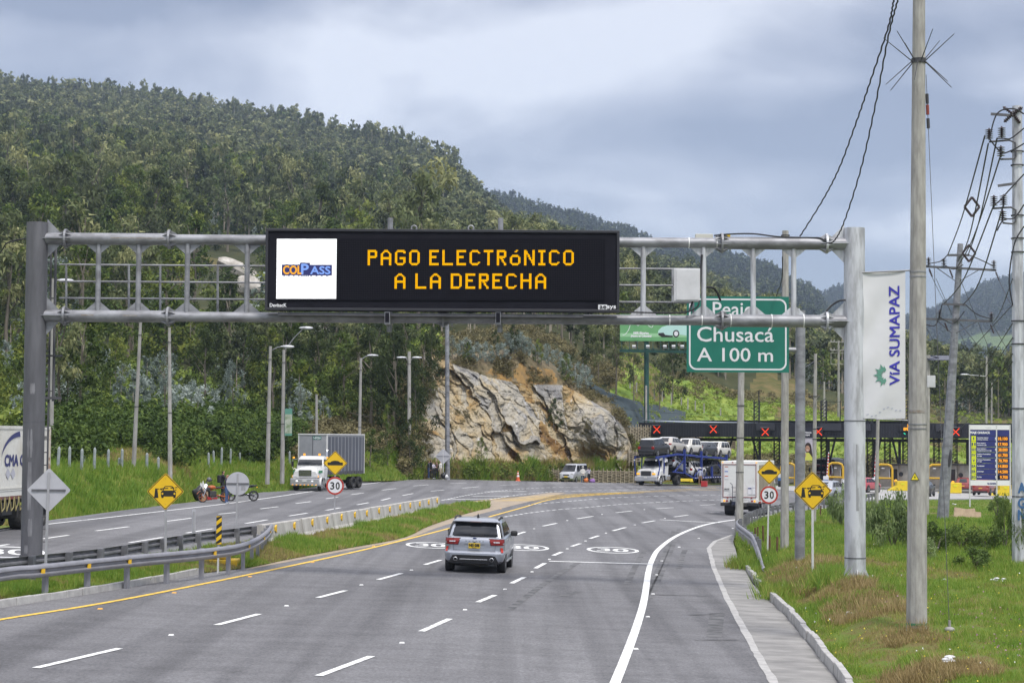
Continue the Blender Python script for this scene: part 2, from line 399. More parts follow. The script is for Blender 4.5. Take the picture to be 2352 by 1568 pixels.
# ---------------------------------------------------------------- roads
def asphalt():
 m = bpy.data.materials.new('asphalt'); m.use_nodes = True; nt = m.node_tree; b = nt.nodes['Principled BSDF']
 b.inputs['Roughness'].default_value = 0.85; b.inputs['Specular IOR Level'].default_value = 0.25
 tc = nt.nodes.new('ShaderNodeTexCoord')
 def noise(scale, stretch=(1, 1, 1), detail=6, rough=0.6, rot=0):
  mp = nt.nodes.new('ShaderNodeMapping'); mp.inputs['Scale'].default_value = stretch; mp.inputs['Rotation'].default_value = (0, 0, rot)
  nt.links.new(tc.outputs['Object'], mp.inputs[0]); nz = nt.nodes.new('ShaderNodeTexNoise'); nz.inputs['Scale'].default_value = scale
  nz.inputs['Detail'].default_value = detail; nz.inputs['Roughness'].default_value = rough; nt.links.new(mp.outputs[0], nz.inputs['Vector']); return nz.outputs['Fac']
 def ramp(src, a, ca, b_, cb):
  cr = nt.nodes.new('ShaderNodeValToRGB'); cr.color_ramp.elements[0].position = a; cr.color_ramp.elements[0].color = (*ca, 1)
  cr.color_ramp.elements[1].position = b_; cr.color_ramp.elements[1].color = (*cb, 1); nt.links.new(src, cr.inputs[0]); return cr.outputs[0]
 def mul(a, b_, f=1.0):
  mx = nt.nodes.new('ShaderNodeMix'); mx.data_type = 'RGBA'; mx.blend_type = 'MULTIPLY'; mx.inputs['Factor'].default_value = f
  nt.links.new(a, mx.inputs['A']); nt.links.new(b_, mx.inputs['B']); return mx.outputs['Result']
 base = ramp(noise(0.12, (1, 0.35, 1), 5), 0.35, (0.142, 0.140, 0.146), 0.65, (0.188, 0.186, 0.191))
 fine = ramp(noise(17, (1, .45, 1), detail=4, rough=0.85), 0.32, (0.66, 0.66, 0.66), 0.68, (1.3, 1.3, 1.3))
 tyre = ramp(noise(0.55, (1.6, 0.035, 1), 3, rot=0.12), 0.36, (0.74, 0.74, 0.745), 0.56, (1.04, 1.04, 1.04))
 patch = ramp(noise(1.3, (0.5, 1, 1), 8, 0.7), 0.3, (0.80, 0.80, 0.80), 0.6, (1.08, 1.08, 1.08))
 crack = ramp(noise(0.9, (0.6, 0.6, 1), 9, 0.75), 0.27, (0.62, 0.62, 0.62), 0.31, (1, 1, 1))
 nt.links.new(mul(mul(mul(mul(base, fine), tyre), patch), crack), b.inputs['Base Color'])
 bp = nt.nodes.new('ShaderNodeBump'); bp.inputs['Strength'].default_value = 0.35; bp.inputs['Distance'].default_value = 0.01
 nt.links.new(noise(60, detail=2), bp.inputs['Height']); nt.links.new(bp.outputs[0], b.inputs['Normal'])
 return m
m_asphalt = asphalt()
from mathutils.geometry import tessellate_polygon
def flat_sheet(name, pts, m, parent=None, dz=0.0):
 tri = tessellate_polygon([[Vector((p.x, p.y, 0)) for p in pts]])
 return MB().add([(p.x, p.y, p.z+dz) for p in pts], tri).build(name, m, parent)
LEFT_EDGE = [(-900, 1335), (-300, 1262), (120, 1193), (337, 1164), (445, 1152), (580, 1133), (660, 1122), (845, 1103), (1000, 1100), (1230, 1105), (1450, 1109)]
APRON_L = [(1800, 1610), (1778, 1568), (1728, 1481), (1671, 1376), (1639, 1300), (1628, 1259), (1642, 1243), (1687, 1226)]
KERB = [(1945, 1600), (1911, 1546), (1842, 1460), (1804, 1413), (1766, 1378), (1728, 1340), (1694, 1277), (1684, 1243)]
RAILR = [(1690, 1226), (1722, 1205), (1760, 1191), (1830, 1176), (1940, 1163)]
rp = [G(*p) for p in LEFT_EDGE] + [G(1600, 1112), G(1900, 1116), G(2450, 1124), G(2450, 1146), G(2200, 1148), G(2010, 1150)] + [G(*p) for p in RAILR[::-1]] + [G(*p) for p in KERB[::-1]]
rp += [Vector((9, 12, gz(9))), Vector((-14, 12, gz(-14)))]
road = flat_sheet('road', rp, m_asphalt); tag(road, kind='structure')
m_conc = mat('weathered_concrete', (0.30, 0.29, 0.275), 0.85, c2=(0.175, 0.17, 0.162), scale=1.3, stretch=(.8, 1.2, 1), bump=0.3, detail=9)
apron = flat_sheet('gutter_apron', [G(*p) for p in APRON_L] + [G(*p) for p in KERB[::-1]], m_conc, dz=0.005); tag(apron, kind='structure')
m_conclt = mat('pale_worn_concrete', (0.46, 0.45, 0.43), 0.85, c2=(0.32, 0.31, 0.30), scale=3.0, bump=0.2, detail=9)
mb = MB()
al = [G(*p) for p in APRON_L]
fine_ = [al[i].lerp(al[i+1], k/12) for i in range(len(al)-1) for k in range(12)]
mb.strip([Vector((p.x-0.07-0.03*random.random(), p.y, p.z+0.010)) for p in fine_], [Vector((p.x+0.06+0.04*random.random(), p.y, p.z+0.010)) for p in fine_])
tag(mb.build('gutter_lip', m_conclt), kind='structure')
m_slab = mat('toll_plaza_concrete', (0.40, 0.39, 0.38), 0.85, c2=(0.30, 0.30, 0.29), scale=0.4, detail=7)
tag(flat_sheet('toll_plaza_pavement', [G(1690, 1113.5), G(1900, 1117.5), G(2440, 1125), G(2440, 1143), G(2200, 1145), G(2010, 1147), G(1930, 1141), G(1800, 1124)], m_slab, dz=0.006), kind='structure')
m_white = mat('white_road_paint', (0.80, 0.80, 0.78), 0.7, c2=(0.40, 0.40, 0.40), scale=4.0, detail=10, lo=0.34, hi=0.47)
m_yellow = mat('yellow_road_paint', (0.78, 0.50, 0.06), 0.7, c2=(0.40, 0.29, 0.10), scale=4.0, detail=10, lo=0.34, hi=0.47)
m_skid = mat('tyre_rubber_streak', (0.065, 0.065, 0.067), 0.9, c2=(0.155, 0.153, 0.156), scale=2.0, detail=8, lo=0.40, hi=0.62)
def catmull(pts, n=8):
 r = []
 for i in range(len(pts)-1):
  p0, p1, p2, p3 = pts[max(i-1, 0)], pts[i], pts[i+1], pts[min(i+2, len(pts)-1)]
  for k in range(n):
   t = k/n; r.append(0.5*((2*p1)+(p2-p0)*t+(2*p0-5*p1+4*p2-p3)*t*t+(3*p1-p0-3*p2+p3)*t*t*t))
 return r+[pts[-1]]
LIFT = 0.012
def line(mb, px, wd, n=8):
 pts = catmull([G(*p) for p in px], n); a, b = [], []
 for i, p in enumerate(pts):
  d = (pts[min(i+1, len(pts)-1)]-pts[max(i-1, 0)]); s = Vector((d.y, -d.x, 0)).normalized()*wd/2
  for o, q in ((a, p-s), (b, p+s)): o.append(Vector((q.x, q.y, gz(q.x)+LIFT)))
 mb.strip(a, b)
def dash(mb, x0, y0, x1, y1, wd=0.15): line(mb, [(x0, y0), (x1, y1)], wd, 2)
def dashes(mb, px, on, off, wd):
 pts = catmull([G(*p) for p in px], 10); acc = 0; cur = []; paint = True
 for i in range(len(pts)-1):
  a, b = pts[i], pts[i+1]; ln = (b-a).length; pos = 0
  if paint and not cur: cur = [a]
  while True:
   need = (on if paint else off) - acc
   if ln-pos < need:
    acc += ln-pos
    if paint: cur.append(b)
    break
   pos += need; q = a.lerp(b, pos/ln)
   if paint:
    cur.append(q); A, B = [], []
    for j, p in enumerate(cur):
     d = cur[min(j+1, len(cur)-1)]-cur[max(j-1, 0)]; s = Vector((d.y, -d.x, 0)).normalized()*wd/2
     for o_, w2 in ((A, p-s), (B, p+s)): o_.append(Vector((w2.x, w2.y, gz(w2.x)+LIFT)))
    mb.strip(A, B); cur = []
   else: cur = [q]
   paint = not paint; acc = 0
mb = MB()
for q in [(82, 1534, 275, 1489), (497, 1435.5, 595, 1410), (730, 1372.5, 794, 1356), (869, 1331, 922, 1316.5), (976, 1296.6, 1012, 1286), (1080, 1263, 1105, 1256), (1150, 1240, 1172, 1233), (1185, 1227.8, 1206, 1221),
  (1246.5, 1208, 1279, 1201.4), (1326, 1191, 1362, 1185.3), (1415, 1177, 1451.6, 1173), (1507, 1168, 1547, 1165.4), (1608, 1160, 1643.5, 1158), (1700, 1155, 1750, 1153),
  (732, 1552, 853, 1507), (968, 1450, 1033, 1421), (1097, 1383, 1137, 1366.5), (1175, 1339.5, 1204, 1325.5), (1230, 1305, 1252, 1293), (1271, 1275.5, 1290, 1267.5), (1313, 1254.5, 1333, 1248),
  (1355, 1236.6, 1375.4, 1230), (1407.6, 1218.7, 1437, 1211), (1475, 1200.5, 1504, 1195.5), (1548.3, 1186.8, 1580.5, 1182.4), (1630, 1177, 1654, 1175.6),
  (297.4, 1246, 373.6, 1234), (428, 1224, 489, 1214), (564, 1202, 614, 1193.6), (97, 1237.5, 158, 1228.7), (220, 1219, 296, 1209.4), (382, 1197, 439.5, 1189.7), (502.5, 1180.4, 542, 1176.6), (-160, 1285, -70, 1268), (-60, 1262, 20, 1250),
  (663.6, 1184.7, 706, 1178), (748.6, 1171.6, 782, 1166), (820.4, 1159, 846.7, 1154), (876, 1148.7, 896.5, 1143.7), (924.4, 1137.6, 949, 1133), (989, 1127.6, 1019.5, 1125), (1062, 1120.6, 1100, 1117.4), (1148.5, 1114, 1189.5, 1112.4),
  (597.7, 1168.3, 638.7, 1163.4), (679.7, 1156, 714, 1151.6), (748.6, 1145, 776, 1141.4), (807, 1135.5, 835, 1132), (877.5, 1125.3, 909.7, 1121.5), (949, 1115.6, 984.4, 1113), (1034, 1110, 1072, 1108.6), (1230, 1110.5, 1290, 1110), (1340, 1112, 1400, 1112)]:
 dash(mb, *q)
line(mb, [(60, 1288), (104, 1280), (183, 1267)], 0.15)
line(mb, [(1392, 1620), (1413, 1568), (1440, 1500), (1465, 1430), (1480, 1375), (1490, 1310), (1500, 1281), (1515, 1259), (1553, 1231), (1606, 1209), (1655, 1198), (1734, 1187.5), (1800, 1178), (1900, 1166)], 0.19)
line(mb, [(-300, 1262), (0, 1217.6), (120, 1202.4), (234, 1189.8), (381, 1172.8), (516, 1157), (632, 1141), (718, 1128), (835, 1112), (920, 1103), (1010, 1101.5), (1150, 1104), (1300, 1108), (1450, 1110.5)], 0.15)
line(mb, [(1261, 1288.5), (1380, 1292), (1493, 1295)], 0.32); line(mb, [(1516, 1193), (1585, 1197), (1654, 1200)], 0.32)
line(mb, [(1021, 1147), (1076, 1146.4)], 0.4); line(mb, [(1076, 1146.4), (1130, 1145)], 0.25); line(mb, [(1085, 1139.2), (1184, 1138.5)], 0.3)
line(mb, [(1115, 1128.6), (1210, 1128)], 0.3); line(mb, [(1315, 1128.3), (1424, 1129.7)], 0.35); line(mb, [(1403, 1126), (1497, 1127)], 0.35)
dashes(mb, [(1120, 1193), (1148, 1188.6), (1207, 1179), (1272, 1171), (1351, 1164.6), (1439, 1157), (1548, 1151.4), (1642, 1148), (1760, 1146)], 0.9, 0.5, 0.16)
dashes(mb, [(1215, 1160), (1236, 1157), (1312, 1150.5), (1362, 1146), (1430, 1141.7), (1521, 1138.8), (1641, 1136.7), (1760, 1136)], 0.95, 0.6, 0.16)
dashes(mb, [(1015, 1149), (1079, 1136), (1148, 1127), (1198, 1122.6), (1254, 1119.7), (1320, 1118.3), (1400, 1118), (1480, 1118.6)], 0.9, 0.6, 0.16)
dashes(mb, [(1093, 1152), (1148, 1143), (1184, 1137), (1228, 1132.5), (1289, 1127.8), (1354, 1126), (1424, 1124), (1530, 1123.5)], 0.9, 0.6, 0.16)
for k in range(4): dash(mb, 1440+k*62, 1117+k*0.7, 1466+k*62, 1117.3+k*0.7, 0.2)
def oval30(cx, cy, rx, ry):
 c = G(cx, cy); W = (G(cx+rx, cy)-c).length; a = G(cx, cy+ry); b = G(cx, cy-ry); H = (a-b).length/2
 yv = (b-a).normalized(); xv = Vector((yv.y, -yv.x, 0))
 c = (a+b)/2
 def pt(u, v): q = c+xv*u+yv*v; return Vector((q.x, q.y, gz(q.x)+LIFT))
 n = 40
 mb.grid([[pt(math.cos(t*2*math.pi/n)*W*k, math.sin(t*2*math.pi/n)*H*k2) for t in range(n+1)] for k, k2 in ((1, 1), (0.86, 0.86))])
 v, f = text_polys('30'); xs_ = [p[0] for p in v]; ys_ = [p[1] for p in v]
 x0, x1, y0, y1 = min(xs_), max(xs_), min(ys_), max(ys_)
 for bx in (-0.03, 0.03): mb.add([pt(((p[0]-x0)/(x1-x0)-0.5)*W*1.15+bx, ((p[1]-y0)/(y1-y0)-0.5)*H*0.95)+Vector((0, 0, 0.002 if bx > 0 else 0)) for p in v], f)
oval30(990, 1252, 50, 7); oval30(1203, 1257.5, 49, 7); oval30(1407.5, 1263.3, 49.5, 7); oval30(18, 1268, 82, 13)
mb.build('white_lane_marking', m_white, road)
mb = MB()
line(mb, [(-300, 1475), (0, 1423), (342, 1365.5), (804, 1269.7), (1040, 1211), (1119, 1188), (1205, 1164), (1266, 1147), (1353, 1137), (1500, 1129), (1646, 1124.5), (1760, 1122)], 0.16)
line(mb, [(1013, 1162), (1080, 1152.5), (1148, 1144.8), (1205, 1141), (1300, 1135.5), (1441, 1130), (1560, 1124), (1646, 1120.5)], 0.15)
for k in range(16):
 t = k/15; a = (1135+t*270, 1149.5-t*18 - 2*math.sin(t*3.1)); b = (a[0]+95-t*22, a[1]+0.4)
 dash(mb, a[0], a[1], b[0], b[1], 0.28)
for q in [(-1, 0, 0)]: pass
line(mb, [(1455, 1112), (1560, 1115), (1700, 1118)], 0.35)
mb.build('yellow_lane_marking', m_yellow, road)
mb = MB(); LIFT = 0.006
for q in [[(1490, 1375), (1530, 1290), (1560, 1215)], [(1478, 1378), (1520, 1290), (1548, 1218)], [(1170, 1400), (1250, 1340), (1330, 1290)], [(1440, 1340), (1465, 1290), (1482, 1262)],
  [(1560, 1305), (1568, 1275), (1574, 1262)], [(1600, 1470), (1690, 1468)], [(1500, 1365), (1625, 1368)], [(1585, 1412), (1650, 1409)], [(1290, 1368), (1330, 1358)]]:
 line(mb, q, 0.2)
for k in range(7): line(mb, [(1625+k*5, 1462), (1632+k*5, 1408)], 0.05)
mb.build('tyre_mark', m_skid, road)
LIFT = 0.012
# raised pavement markers between the dashes
mb = MB()
for (x, y) in [(393, 1458), (658, 1391), (830, 1343), (945, 1309), (1140, 1247), (1227, 1214), (1303, 1195), (1383, 1181), (1480, 1170), (923, 1476), (1068, 1400), (1160, 1353), (1222, 1313), (1262, 1284), (1303, 1260), (1345, 1242), (1392, 1224), (1458, 1205), (1527, 1190),
   (1500, 1364), (1488, 1416), (1461, 1490), (1508, 1320), (1520, 1288), (1560, 1256), (1605, 1236), (1683, 1213)]:
 p = G(x, y); mb.box((p.x, p.y, p.z+0.012), (0.11, 0.11, 0.02), taper=(0.7, 0.7))
mb.build('pavement_marker', m_white, road)
mb = MB()
for (x, y) in [(400, 1365), (858, 1258), (1150, 1172), (574, 1328), (230, 1402), (718, 1295)]:
 p = G(x, y-4); mb.box((p.x, p.y, p.z+0.012), (0.12, 0.11, 0.022), taper=(0.7, 0.7))
mb.build('yellow_pavement_marker', mat('orange_marker_plastic', (0.75, 0.38, 0.05), 0.5), road)
# kerbs
def kerb(name, px, wd, ht, m, side=1, seg=0.8, lab=None):
 pts = [G(*p) for p in px]; mb = MB()
 for i in range(len(pts)-1):
  a, b = pts[i], pts[i+1]; n = max(1, int((b-a).length/seg)); d = (b-a).normalized(); s = Vector((d.y, -d.x, 0))*side
  for k in range(n):
   p, q = a.lerp(b, (k+0.01)/n), a.lerp(b, (k+0.99)/n); j = s*random.uniform(-0.02, 0.02); h = ht*random.uniform(0.9, 1.05)
   p += j; q += j
   mb.add([p-Vector((0, 0, .3)), q-Vector((0, 0, .3)), q+s*wd-Vector((0, 0, .3)), p+s*wd-Vector((0, 0, .3)),
     p+s*0.03+Vector((0, 0, h)), q+s*0.03+Vector((0, 0, h)), q+s*wd+Vector((0, 0, h)), p+s*wd+Vector((0, 0, h))],
    [(3, 2, 1, 0), (4, 5, 6, 7), (0, 1, 5, 4), (1, 2, 6, 5), (2, 3, 7, 6), (3, 0, 4, 7)])
 return tag(mb.build(name, m, bevel=0.015), kind='structure')
KERB2 = [(1945, 1600), (1911, 1546), (1842, 1460), (1804, 1413), (1766, 1378)]
kerb('kerb', KERB2, 0.16, 0.22, m_conclt)
kerb('kerb', [(1740, 1345), (1710, 1308)], 0.16, 0.16, m_conclt)
MEDK = [(-350, 1452), (0, 1396), (191, 1366), (330, 1343), (461, 1318)]
kerb('kerb', MEDK, 0.15, 0.17, m_conclt, side=-1)
# median and right verge as raised ground
MED_R = [(-350, 1448), (0, 1393), (191, 1363.5), (330, 1341), (461, 1317), (574, 1303), (662, 1285), (794, 1260), (926, 1235), (984, 1209), (1066, 1181), (1125, 1166)]
MED_L = [(-350, 1406), (0, 1352), (191, 1327), (330, 1301), (461, 1272), (574, 1254), (640, 1245), (760, 1221), (870, 1199), (960, 1181), (1040, 1166), (1125, 1161)]
def offz(p, h): return Vector((p.x, p.y, gz(p.x)+h))
rows = []
MR = catmull([G(*p) for p in MED_R], 8); ML = catmull([G(*p) for p in MED_L], 8)
for a, b in zip(MR, ML):
 row = []
 for k in range(9):
  t = k/8; p = a.lerp(b, t); n = float(fbm(np.array([[p.x*0.9, p.y*0.9, 0]]), 3, 4)[0])
  row.append(offz(p, 0.03 + 0.16*math.sin(min(t*2.2, 1)*math.pi/2) + 0.18*n*min(1, t*4)*min(1, (1-t)*4) - (0.1 if k == 8 else 0)))
 rows.append(row)
median = MB().grid(rows).build('median_strip', m_grassground, smooth=True); tag(median, kind='structure')
m_sand = mat('trodden_sand', (0.38, 0.31, 0.23), 0.95, c2=(0.27, 0.22, 0.165), scale=1.5, detail=9, bump=0.4)
sand = flat_sheet('sandy_nose', [G(*p) for p in [(560, 1309), (662, 1290), (794, 1265), (926, 1241), (1000, 1213), (1100, 1181), (1180, 1160), (1265, 1140), (1300, 1131), (1262, 1131), (1180, 1143), (1110, 1150), (1040, 1158), (960, 1195), (900, 1225), (700, 1265)]], m_sand, dz=0.007); tag(sand, kind='structure')
VE = KERB[:7] + [(1684, 1246), (1690, 1226), (1722, 1206), (1760, 1192), (1830, 1177), (1940, 1164), (2010, 1151), (2210, 1149), (2460, 1147)]
ve = catmull([G(*p) for p in VE], 6)
ve = [Vector((9.9, 8, gz(9.9))).lerp(ve[0], k/10) for k in range(10)] + ve
def verge_h(X, Y, s):
 n = fbm(np.stack([X*0.35, Y*0.35], -1), 4, 9); n2 = fbm(np.stack([X*1.4, Y*1.4], -1), 3, 19)
 far = np.clip((Y-95)/60, 0, 1)
 k = np.clip(s/2.0, 0, 1); k = k*k*(3-2*k)
 return 0.06 + (0.48*(1-far) + 0.05*far)*k + (n*0.62+n2*0.40)*np.clip(s/1.2, 0.08, 1)*(1-0.85*far)
SS = [0, 0.15, 0.4, 0.7, 1.0, 1.4, 1.9, 2.4, 3, 3.6, 4.4, 5.2, 6.2, 7.4, 9, 11, 14, 18, 24, 34]
VV = []
for p in ve:
 row = []
 k = 1.0 if p.y < 100 else max(0.05, 1-(p.y-100)/25)
 for s in SS: row.append((p.x+0.17+s, p.y - (0 if p.y < 110 else s*0.9*min(1, (p.y-110)/30)), s))
 VV.append(row)
VV = np.array(VV); hz = verge_h(VV[..., 0], VV[..., 1], VV[..., 2])
rows = [[Vector((VV[i, j, 0], VV[i, j, 1], gz(VV[i, j, 0])+hz[i, j])) for j in range(VV.shape[1])] for i in range(VV.shape[0])]
for r_ in rows: r_.insert(0, r_[0]-Vector((0, 0, 0.4)))
verge = MB().grid(rows).build('grass_verge', m_grassground, smooth=True); tag(verge, kind='structure')
KX = np.array([p.x for p in ve]); KY = np.array([p.y for p in ve])
def verge_z(x, y):
 o = np.argsort(KY[:50]); edge = float(np.interp(y, KY[:50][o], KX[:50][o]))
 s = max(0.0, x-edge-0.17); return float(gz(x)+verge_h(np.array(x), np.array(y), np.array(s)))
def on_verge(x, y, lift=0.45):
 p = G(x, y, lift)
 for _ in range(4):
  h = verge_z(p.x, p.y)-float(gz(p.x)); p = G(x, y, h)
 p.z = verge_z(p.x, p.y); return p
# ---------------------------------------------------------------- trees
def clumps_of(kind, r):
 C = []
 if kind == 'euc':
  n = r.integers(9, 14); lean = r.normal(0, 0.05, 2)
  for k in range(n):
   h = 0.38+0.56*(k+r.random())/n; rad = 0.17*(1.15-abs(h-0.68)*1.6)
   a = r.random()*6.28; q = rad*r.random()**0.5
   C.append((np.array([math.cos(a)*q+lean[0]*h, math.sin(a)*q+lean[1]*h, h]), np.array([0.095, 0.095, 0.075])*r.uniform(0.7, 1.35)))
 elif kind == 'wattle':
  n = r.integers(20, 27)
  for k in range(n):
   h = 0.10+0.86*(k+r.random())/n; rad = 0.30*min(1, (1.02-h)*1.7)**0.75*min(1, h*3.5+0.35)
   a = r.random()*6.28; q = rad*r.random()**0.35
   C.append((np.array([math.cos(a)*q, math.sin(a)*q, h]), np.array([0.115, 0.115, 0.10])*r.uniform(0.7, 1.3)*(1.1-0.45*h)))
 elif kind == 'silver':
  n = r.integers(16, 22)
  for k in range(n):
   h = 0.14+0.80*(k+r.random())/n; rad = 0.34*min(1, (1.04-h)*1.8)**0.7
   a = r.random()*6.28; q = rad*r.random()**0.45
   C.append((np.array([math.cos(a)*q, math.sin(a)*q, h]), np.array([0.085, 0.085, 0.11])*r.uniform(0.65, 1.25)))
 elif kind == 'conifer':
  n = 20
  for k in range(n):
   h = 0.15+0.83*(k+r.random())/n; rad = 0.19*(1.04-h)+0.01
   a = r.random()*6.28; q = rad*r.random()**0.4
   C.append((np.array([math.cos(a)*q, math.sin(a)*q, h]), np.array([0.09, 0.09, 0.045])*(1.15-0.6*h)))
 elif kind == 'bush':
  n = r.integers(11, 16)
  for k in range(n):
   a = r.random()*6.28; q = 0.55*r.random()**0.5; h = 0.2+0.6*r.random()*(1-q*0.9)
   C.append((np.array([math.cos(a)*q, math.sin(a)*q, h]), np.array([0.24, 0.24, 0.2])*r.uniform(0.7, 1.25)))
 return C
def leaf_cloud(C, ntri, size, r, droop=0.0, shell=0.5, asp=1.0):
 ci = r.integers(0, len(C), ntri); ct = r.normal(0, 0.16, len(C))
 c = np.array([q[0] for q in C])[ci]; rad = np.array([q[1] for q in C])[ci]
 u = r.normal(size=(ntri, 3)); u /= np.linalg.norm(u, axis=1)[:, None]
 rr = (shell + (1-shell)*r.random(ntri))[:, None]
 p = c + u*rad*rr
 n = u + r.normal(0, 0.7, (ntri, 3)); n[:, 2] += 0.25; n /= np.linalg.norm(n, axis=1)[:, None]
 t1 = np.cross(n, r.normal(size=(ntri, 3))); t1[:, 2] -= droop; t1 /= np.linalg.norm(t1, axis=1)[:, None]
 t2 = np.cross(n, t1); t2 /= np.linalg.norm(t2, axis=1)[:, None]
 s = size*r.uniform(0.6, 1.4, ntri)[:, None]
 v = np.stack([p-t2*s*0.5*asp, p+t2*s*0.5*asp, p+t1*s], 1)
 return v, np.clip(0.5+ct[ci]+r.normal(0, 0.12, ntri), 0, 1)
def trunk_tris(kind, r, n=3, top=0.8, rad=0.014, lean=0):
 a = np.arange(n)*2*math.pi/n; b = np.stack([np.cos(a)*rad, np.sin(a)*rad, np.zeros(n)-0.03], 1); t = np.stack([np.cos(a)*rad*0.35, np.sin(a)*rad*0.35, np.full(n, top)], 1)
 tr = []
 for k in range(n):
  k2 = (k+1) % n; tr += [[b[k], b[k2], t[k2]], [b[k], t[k2], t[k]]]
 return np.array(tr)
G1, G2, G3 = (0.026, 0.045, 0.012), (0.085, 0.13, 0.026), (0.25, 0.28, 0.055)
m_leaf = {
'euc': tint_mat('eucalyptus_leaves', [(0, (0.05, 0.06, 0.032)), (0.5, (0.128, 0.158, 0.066)), (1, (0.33, 0.33, 0.15))], obj_random=0.25, transl=0.25),
'wattle': tint_mat('wattle_leaves', [(0, G1), (0.5, G2), (1, G3)], obj_random=0.45, transl=0.25),
'dark': tint_mat('dark_acacia_leaves', [(0, (0.02, 0.03, 0.012)), (0.6, (0.05, 0.072, 0.022)), (1, (0.10, 0.12, 0.03))], obj_random=0.2, transl=0.2),
'silver': tint_mat('silver_wattle_leaves', [(0, (0.085, 0.11, 0.085)), (0.5, (0.23, 0.28, 0.245)), (1, (0.46, 0.51, 0.47))], obj_random=0.2, transl=0.2),
'conifer': tint_mat('conifer_needles', [(0, (0.015, 0.028, 0.016)), (0.6, (0.036, 0.055, 0.028)), (1, (0.06, 0.08, 0.035))], obj_random=0.2),
'bush': tint_mat('shrub_leaves', [(0, (0.055, 0.09, 0.02)), (0.5, (0.14, 0.20, 0.038)), (1, (0.27, 0.32, 0.065))], obj_random=0.2, transl=0.25),
}
m_bark = mat('grey_brown_bark', (0.22, 0.19, 0.15), 0.9, c2=(0.10, 0.085, 0.065), scale=6, stretch=(4, 4, 0.6))
m_barkstuff = mat('pale_far_bark', (0.33, 0.29, 0.23), 0.9)
class Kind: pass
def proto(kind, leafmat, ntri, size, seed, name, label, cat, group, droop=0, asp=0.5, shell=0.35, branches=5, tr=0.016):
 r = np.random.default_rng(seed); C = clumps_of(kind, r)
 root = thing(name, label, cat, group=group)
 v, t = leaf_cloud(C, ntri, size, r, droop, shell, asp)
 np_mesh('crown', v.reshape(-1, 3), np.arange(ntri*3).reshape(-1, 3), m_leaf[leafmat], tint=t, parent=root)
 mb = MB()
 top = max(c[0][2] for c in C)*0.93
 ax = [(0, 0, -0.04)]+[(r.normal(0, 0.008)*k, r.normal(0, 0.008)*k, top*k/4) for k in range(1, 5)]
 mb.tube(ax, [tr, tr*0.85, tr*0.65, tr*0.45, tr*0.2], 6)
 for k in r.permutation(len(C))[:branches]:
  c = C[k][0]; b = max(0.12, c[2]-0.18-0.1*r.random())
  mb.tube([(0, 0, b), (c[0]*0.5, c[1]*0.5, (b+c[2])/2-0.01), tuple(c)], [tr*0.42, tr*0.3, tr*0.12], 4)
 mb.build('trunk', m_bark, root)
 return root
protos = {}
LAB = {'euc': ('eucalyptus_tree', 'tall slim olive green eucalyptus tree on the lower hillside behind the road', 'eucalyptus trees on the hillside'),
 'wattle': ('wattle_tree', 'bushy fresh green tree with a full rounded crown on the lower hillside', 'bushy green trees on the hillside'),
 'dark': ('acacia_tree', 'dense dark green tree on the lower hillside behind the road', 'dark acacia trees on the hillside'),
 'silver': ('silver_wattle_tree', 'silvery blue grey leaved small tree on the lower hillside', 'silver leaved trees on the hillside')}
for k, (nm, lb, gp_) in LAB.items():
 protos[k] = []
 for s in range(4):
  sh = {'dark': 'wattle'}.get(k, k)
  protos[k].append(proto(sh, k, {'euc': 1100, 'wattle': 1700, 'dark': 1700, 'silver': 1300}[k], {'euc': 0.042, 'wattle': 0.042, 'dark': 0.042, 'silver': 0.048}[k],
       100+s*7+len(nm), nm, lb, 'tree', gp_, droop=0.9 if k in ('euc', 'dark') else 0.2, asp=0.42, shell=0.2))
used = {id(p): False for ps in protos.values() for p in ps}
def place_tree(kind, loc, h, label=None, wide=1.0):
 p = random.choice(protos[kind])
 sc = (h*wide, h*wide, h); rz = random.random()*6.28
 if not used[id(p)]:
  used[id(p)] = True; p.location = loc; p.rotation_euler = (0, 0, rz); p.scale = sc
  if label: p['label'] = label
  return p
 o = copy_thing(p, loc, rz, label=label, scale=sc)
 if not label: o['label'] = LAB[kind][1]
 return o
TT = np.linspace(0, 8, 1600)
def hill_at(x, y):
 p, d = hill(np.full(TT.shape, float(x)), TT)
 v = (p-np.array([0, 0, CAMZ])) @ RMn; yy = CY - v[:, 1]/-v[:, 2]*F
 i = int(np.argmax(yy <= y)); return Vector(p[i]), float(-v[i, 2])
# sample the whole wood
NS = 90000
sx = rng.uniform(-450, 2600, NS); st = rng.uniform(1.75, 7.98, NS)
p0, d0 = hill(sx, st); p1, d1 = hill(sx, st+0.02)
area = np.linalg.norm((p1-p0)[:, :2], axis=1)/0.02*d0/F   # m2 per unit of x and t
total = area.mean()*3050*6.23
keep = rng.random(NS) < area/area.max()
sx, st, p0, d0 = sx[keep], st[keep], p0[keep], d0[keep]
pass
want = int(total/46);
v = (p0-np.array([0, 0, CAMZ])) @ RMn; sy = CY - v[:, 1]/-v[:, 2]*F
fld = np.interp(sx, [1380, 1450, 1560, 1750, 1950, 2300], [2.7, 3.5, 3.8, 4.2, 3.9, 3.4])
ok = ~((sx > 1400) & (st < fld)) & ~((sx > 940) & (sx < 1470) & (st < 3.05)) & ~((sx < 700) & (sx > 30) & (st < 2.15)) & ~((sx <= 30) & (st < 2.35))
glade = (((sx-490)/110)**2 + ((sy-628)/62)**2) < 1
ok &= ~(glade & (rng.random(len(sx)) < 0.85))
ok &= ~((fbm(p0[:, :2]*0.02, 3, 53) < -.14) & (rng.random(len(sx)) < 0.75))
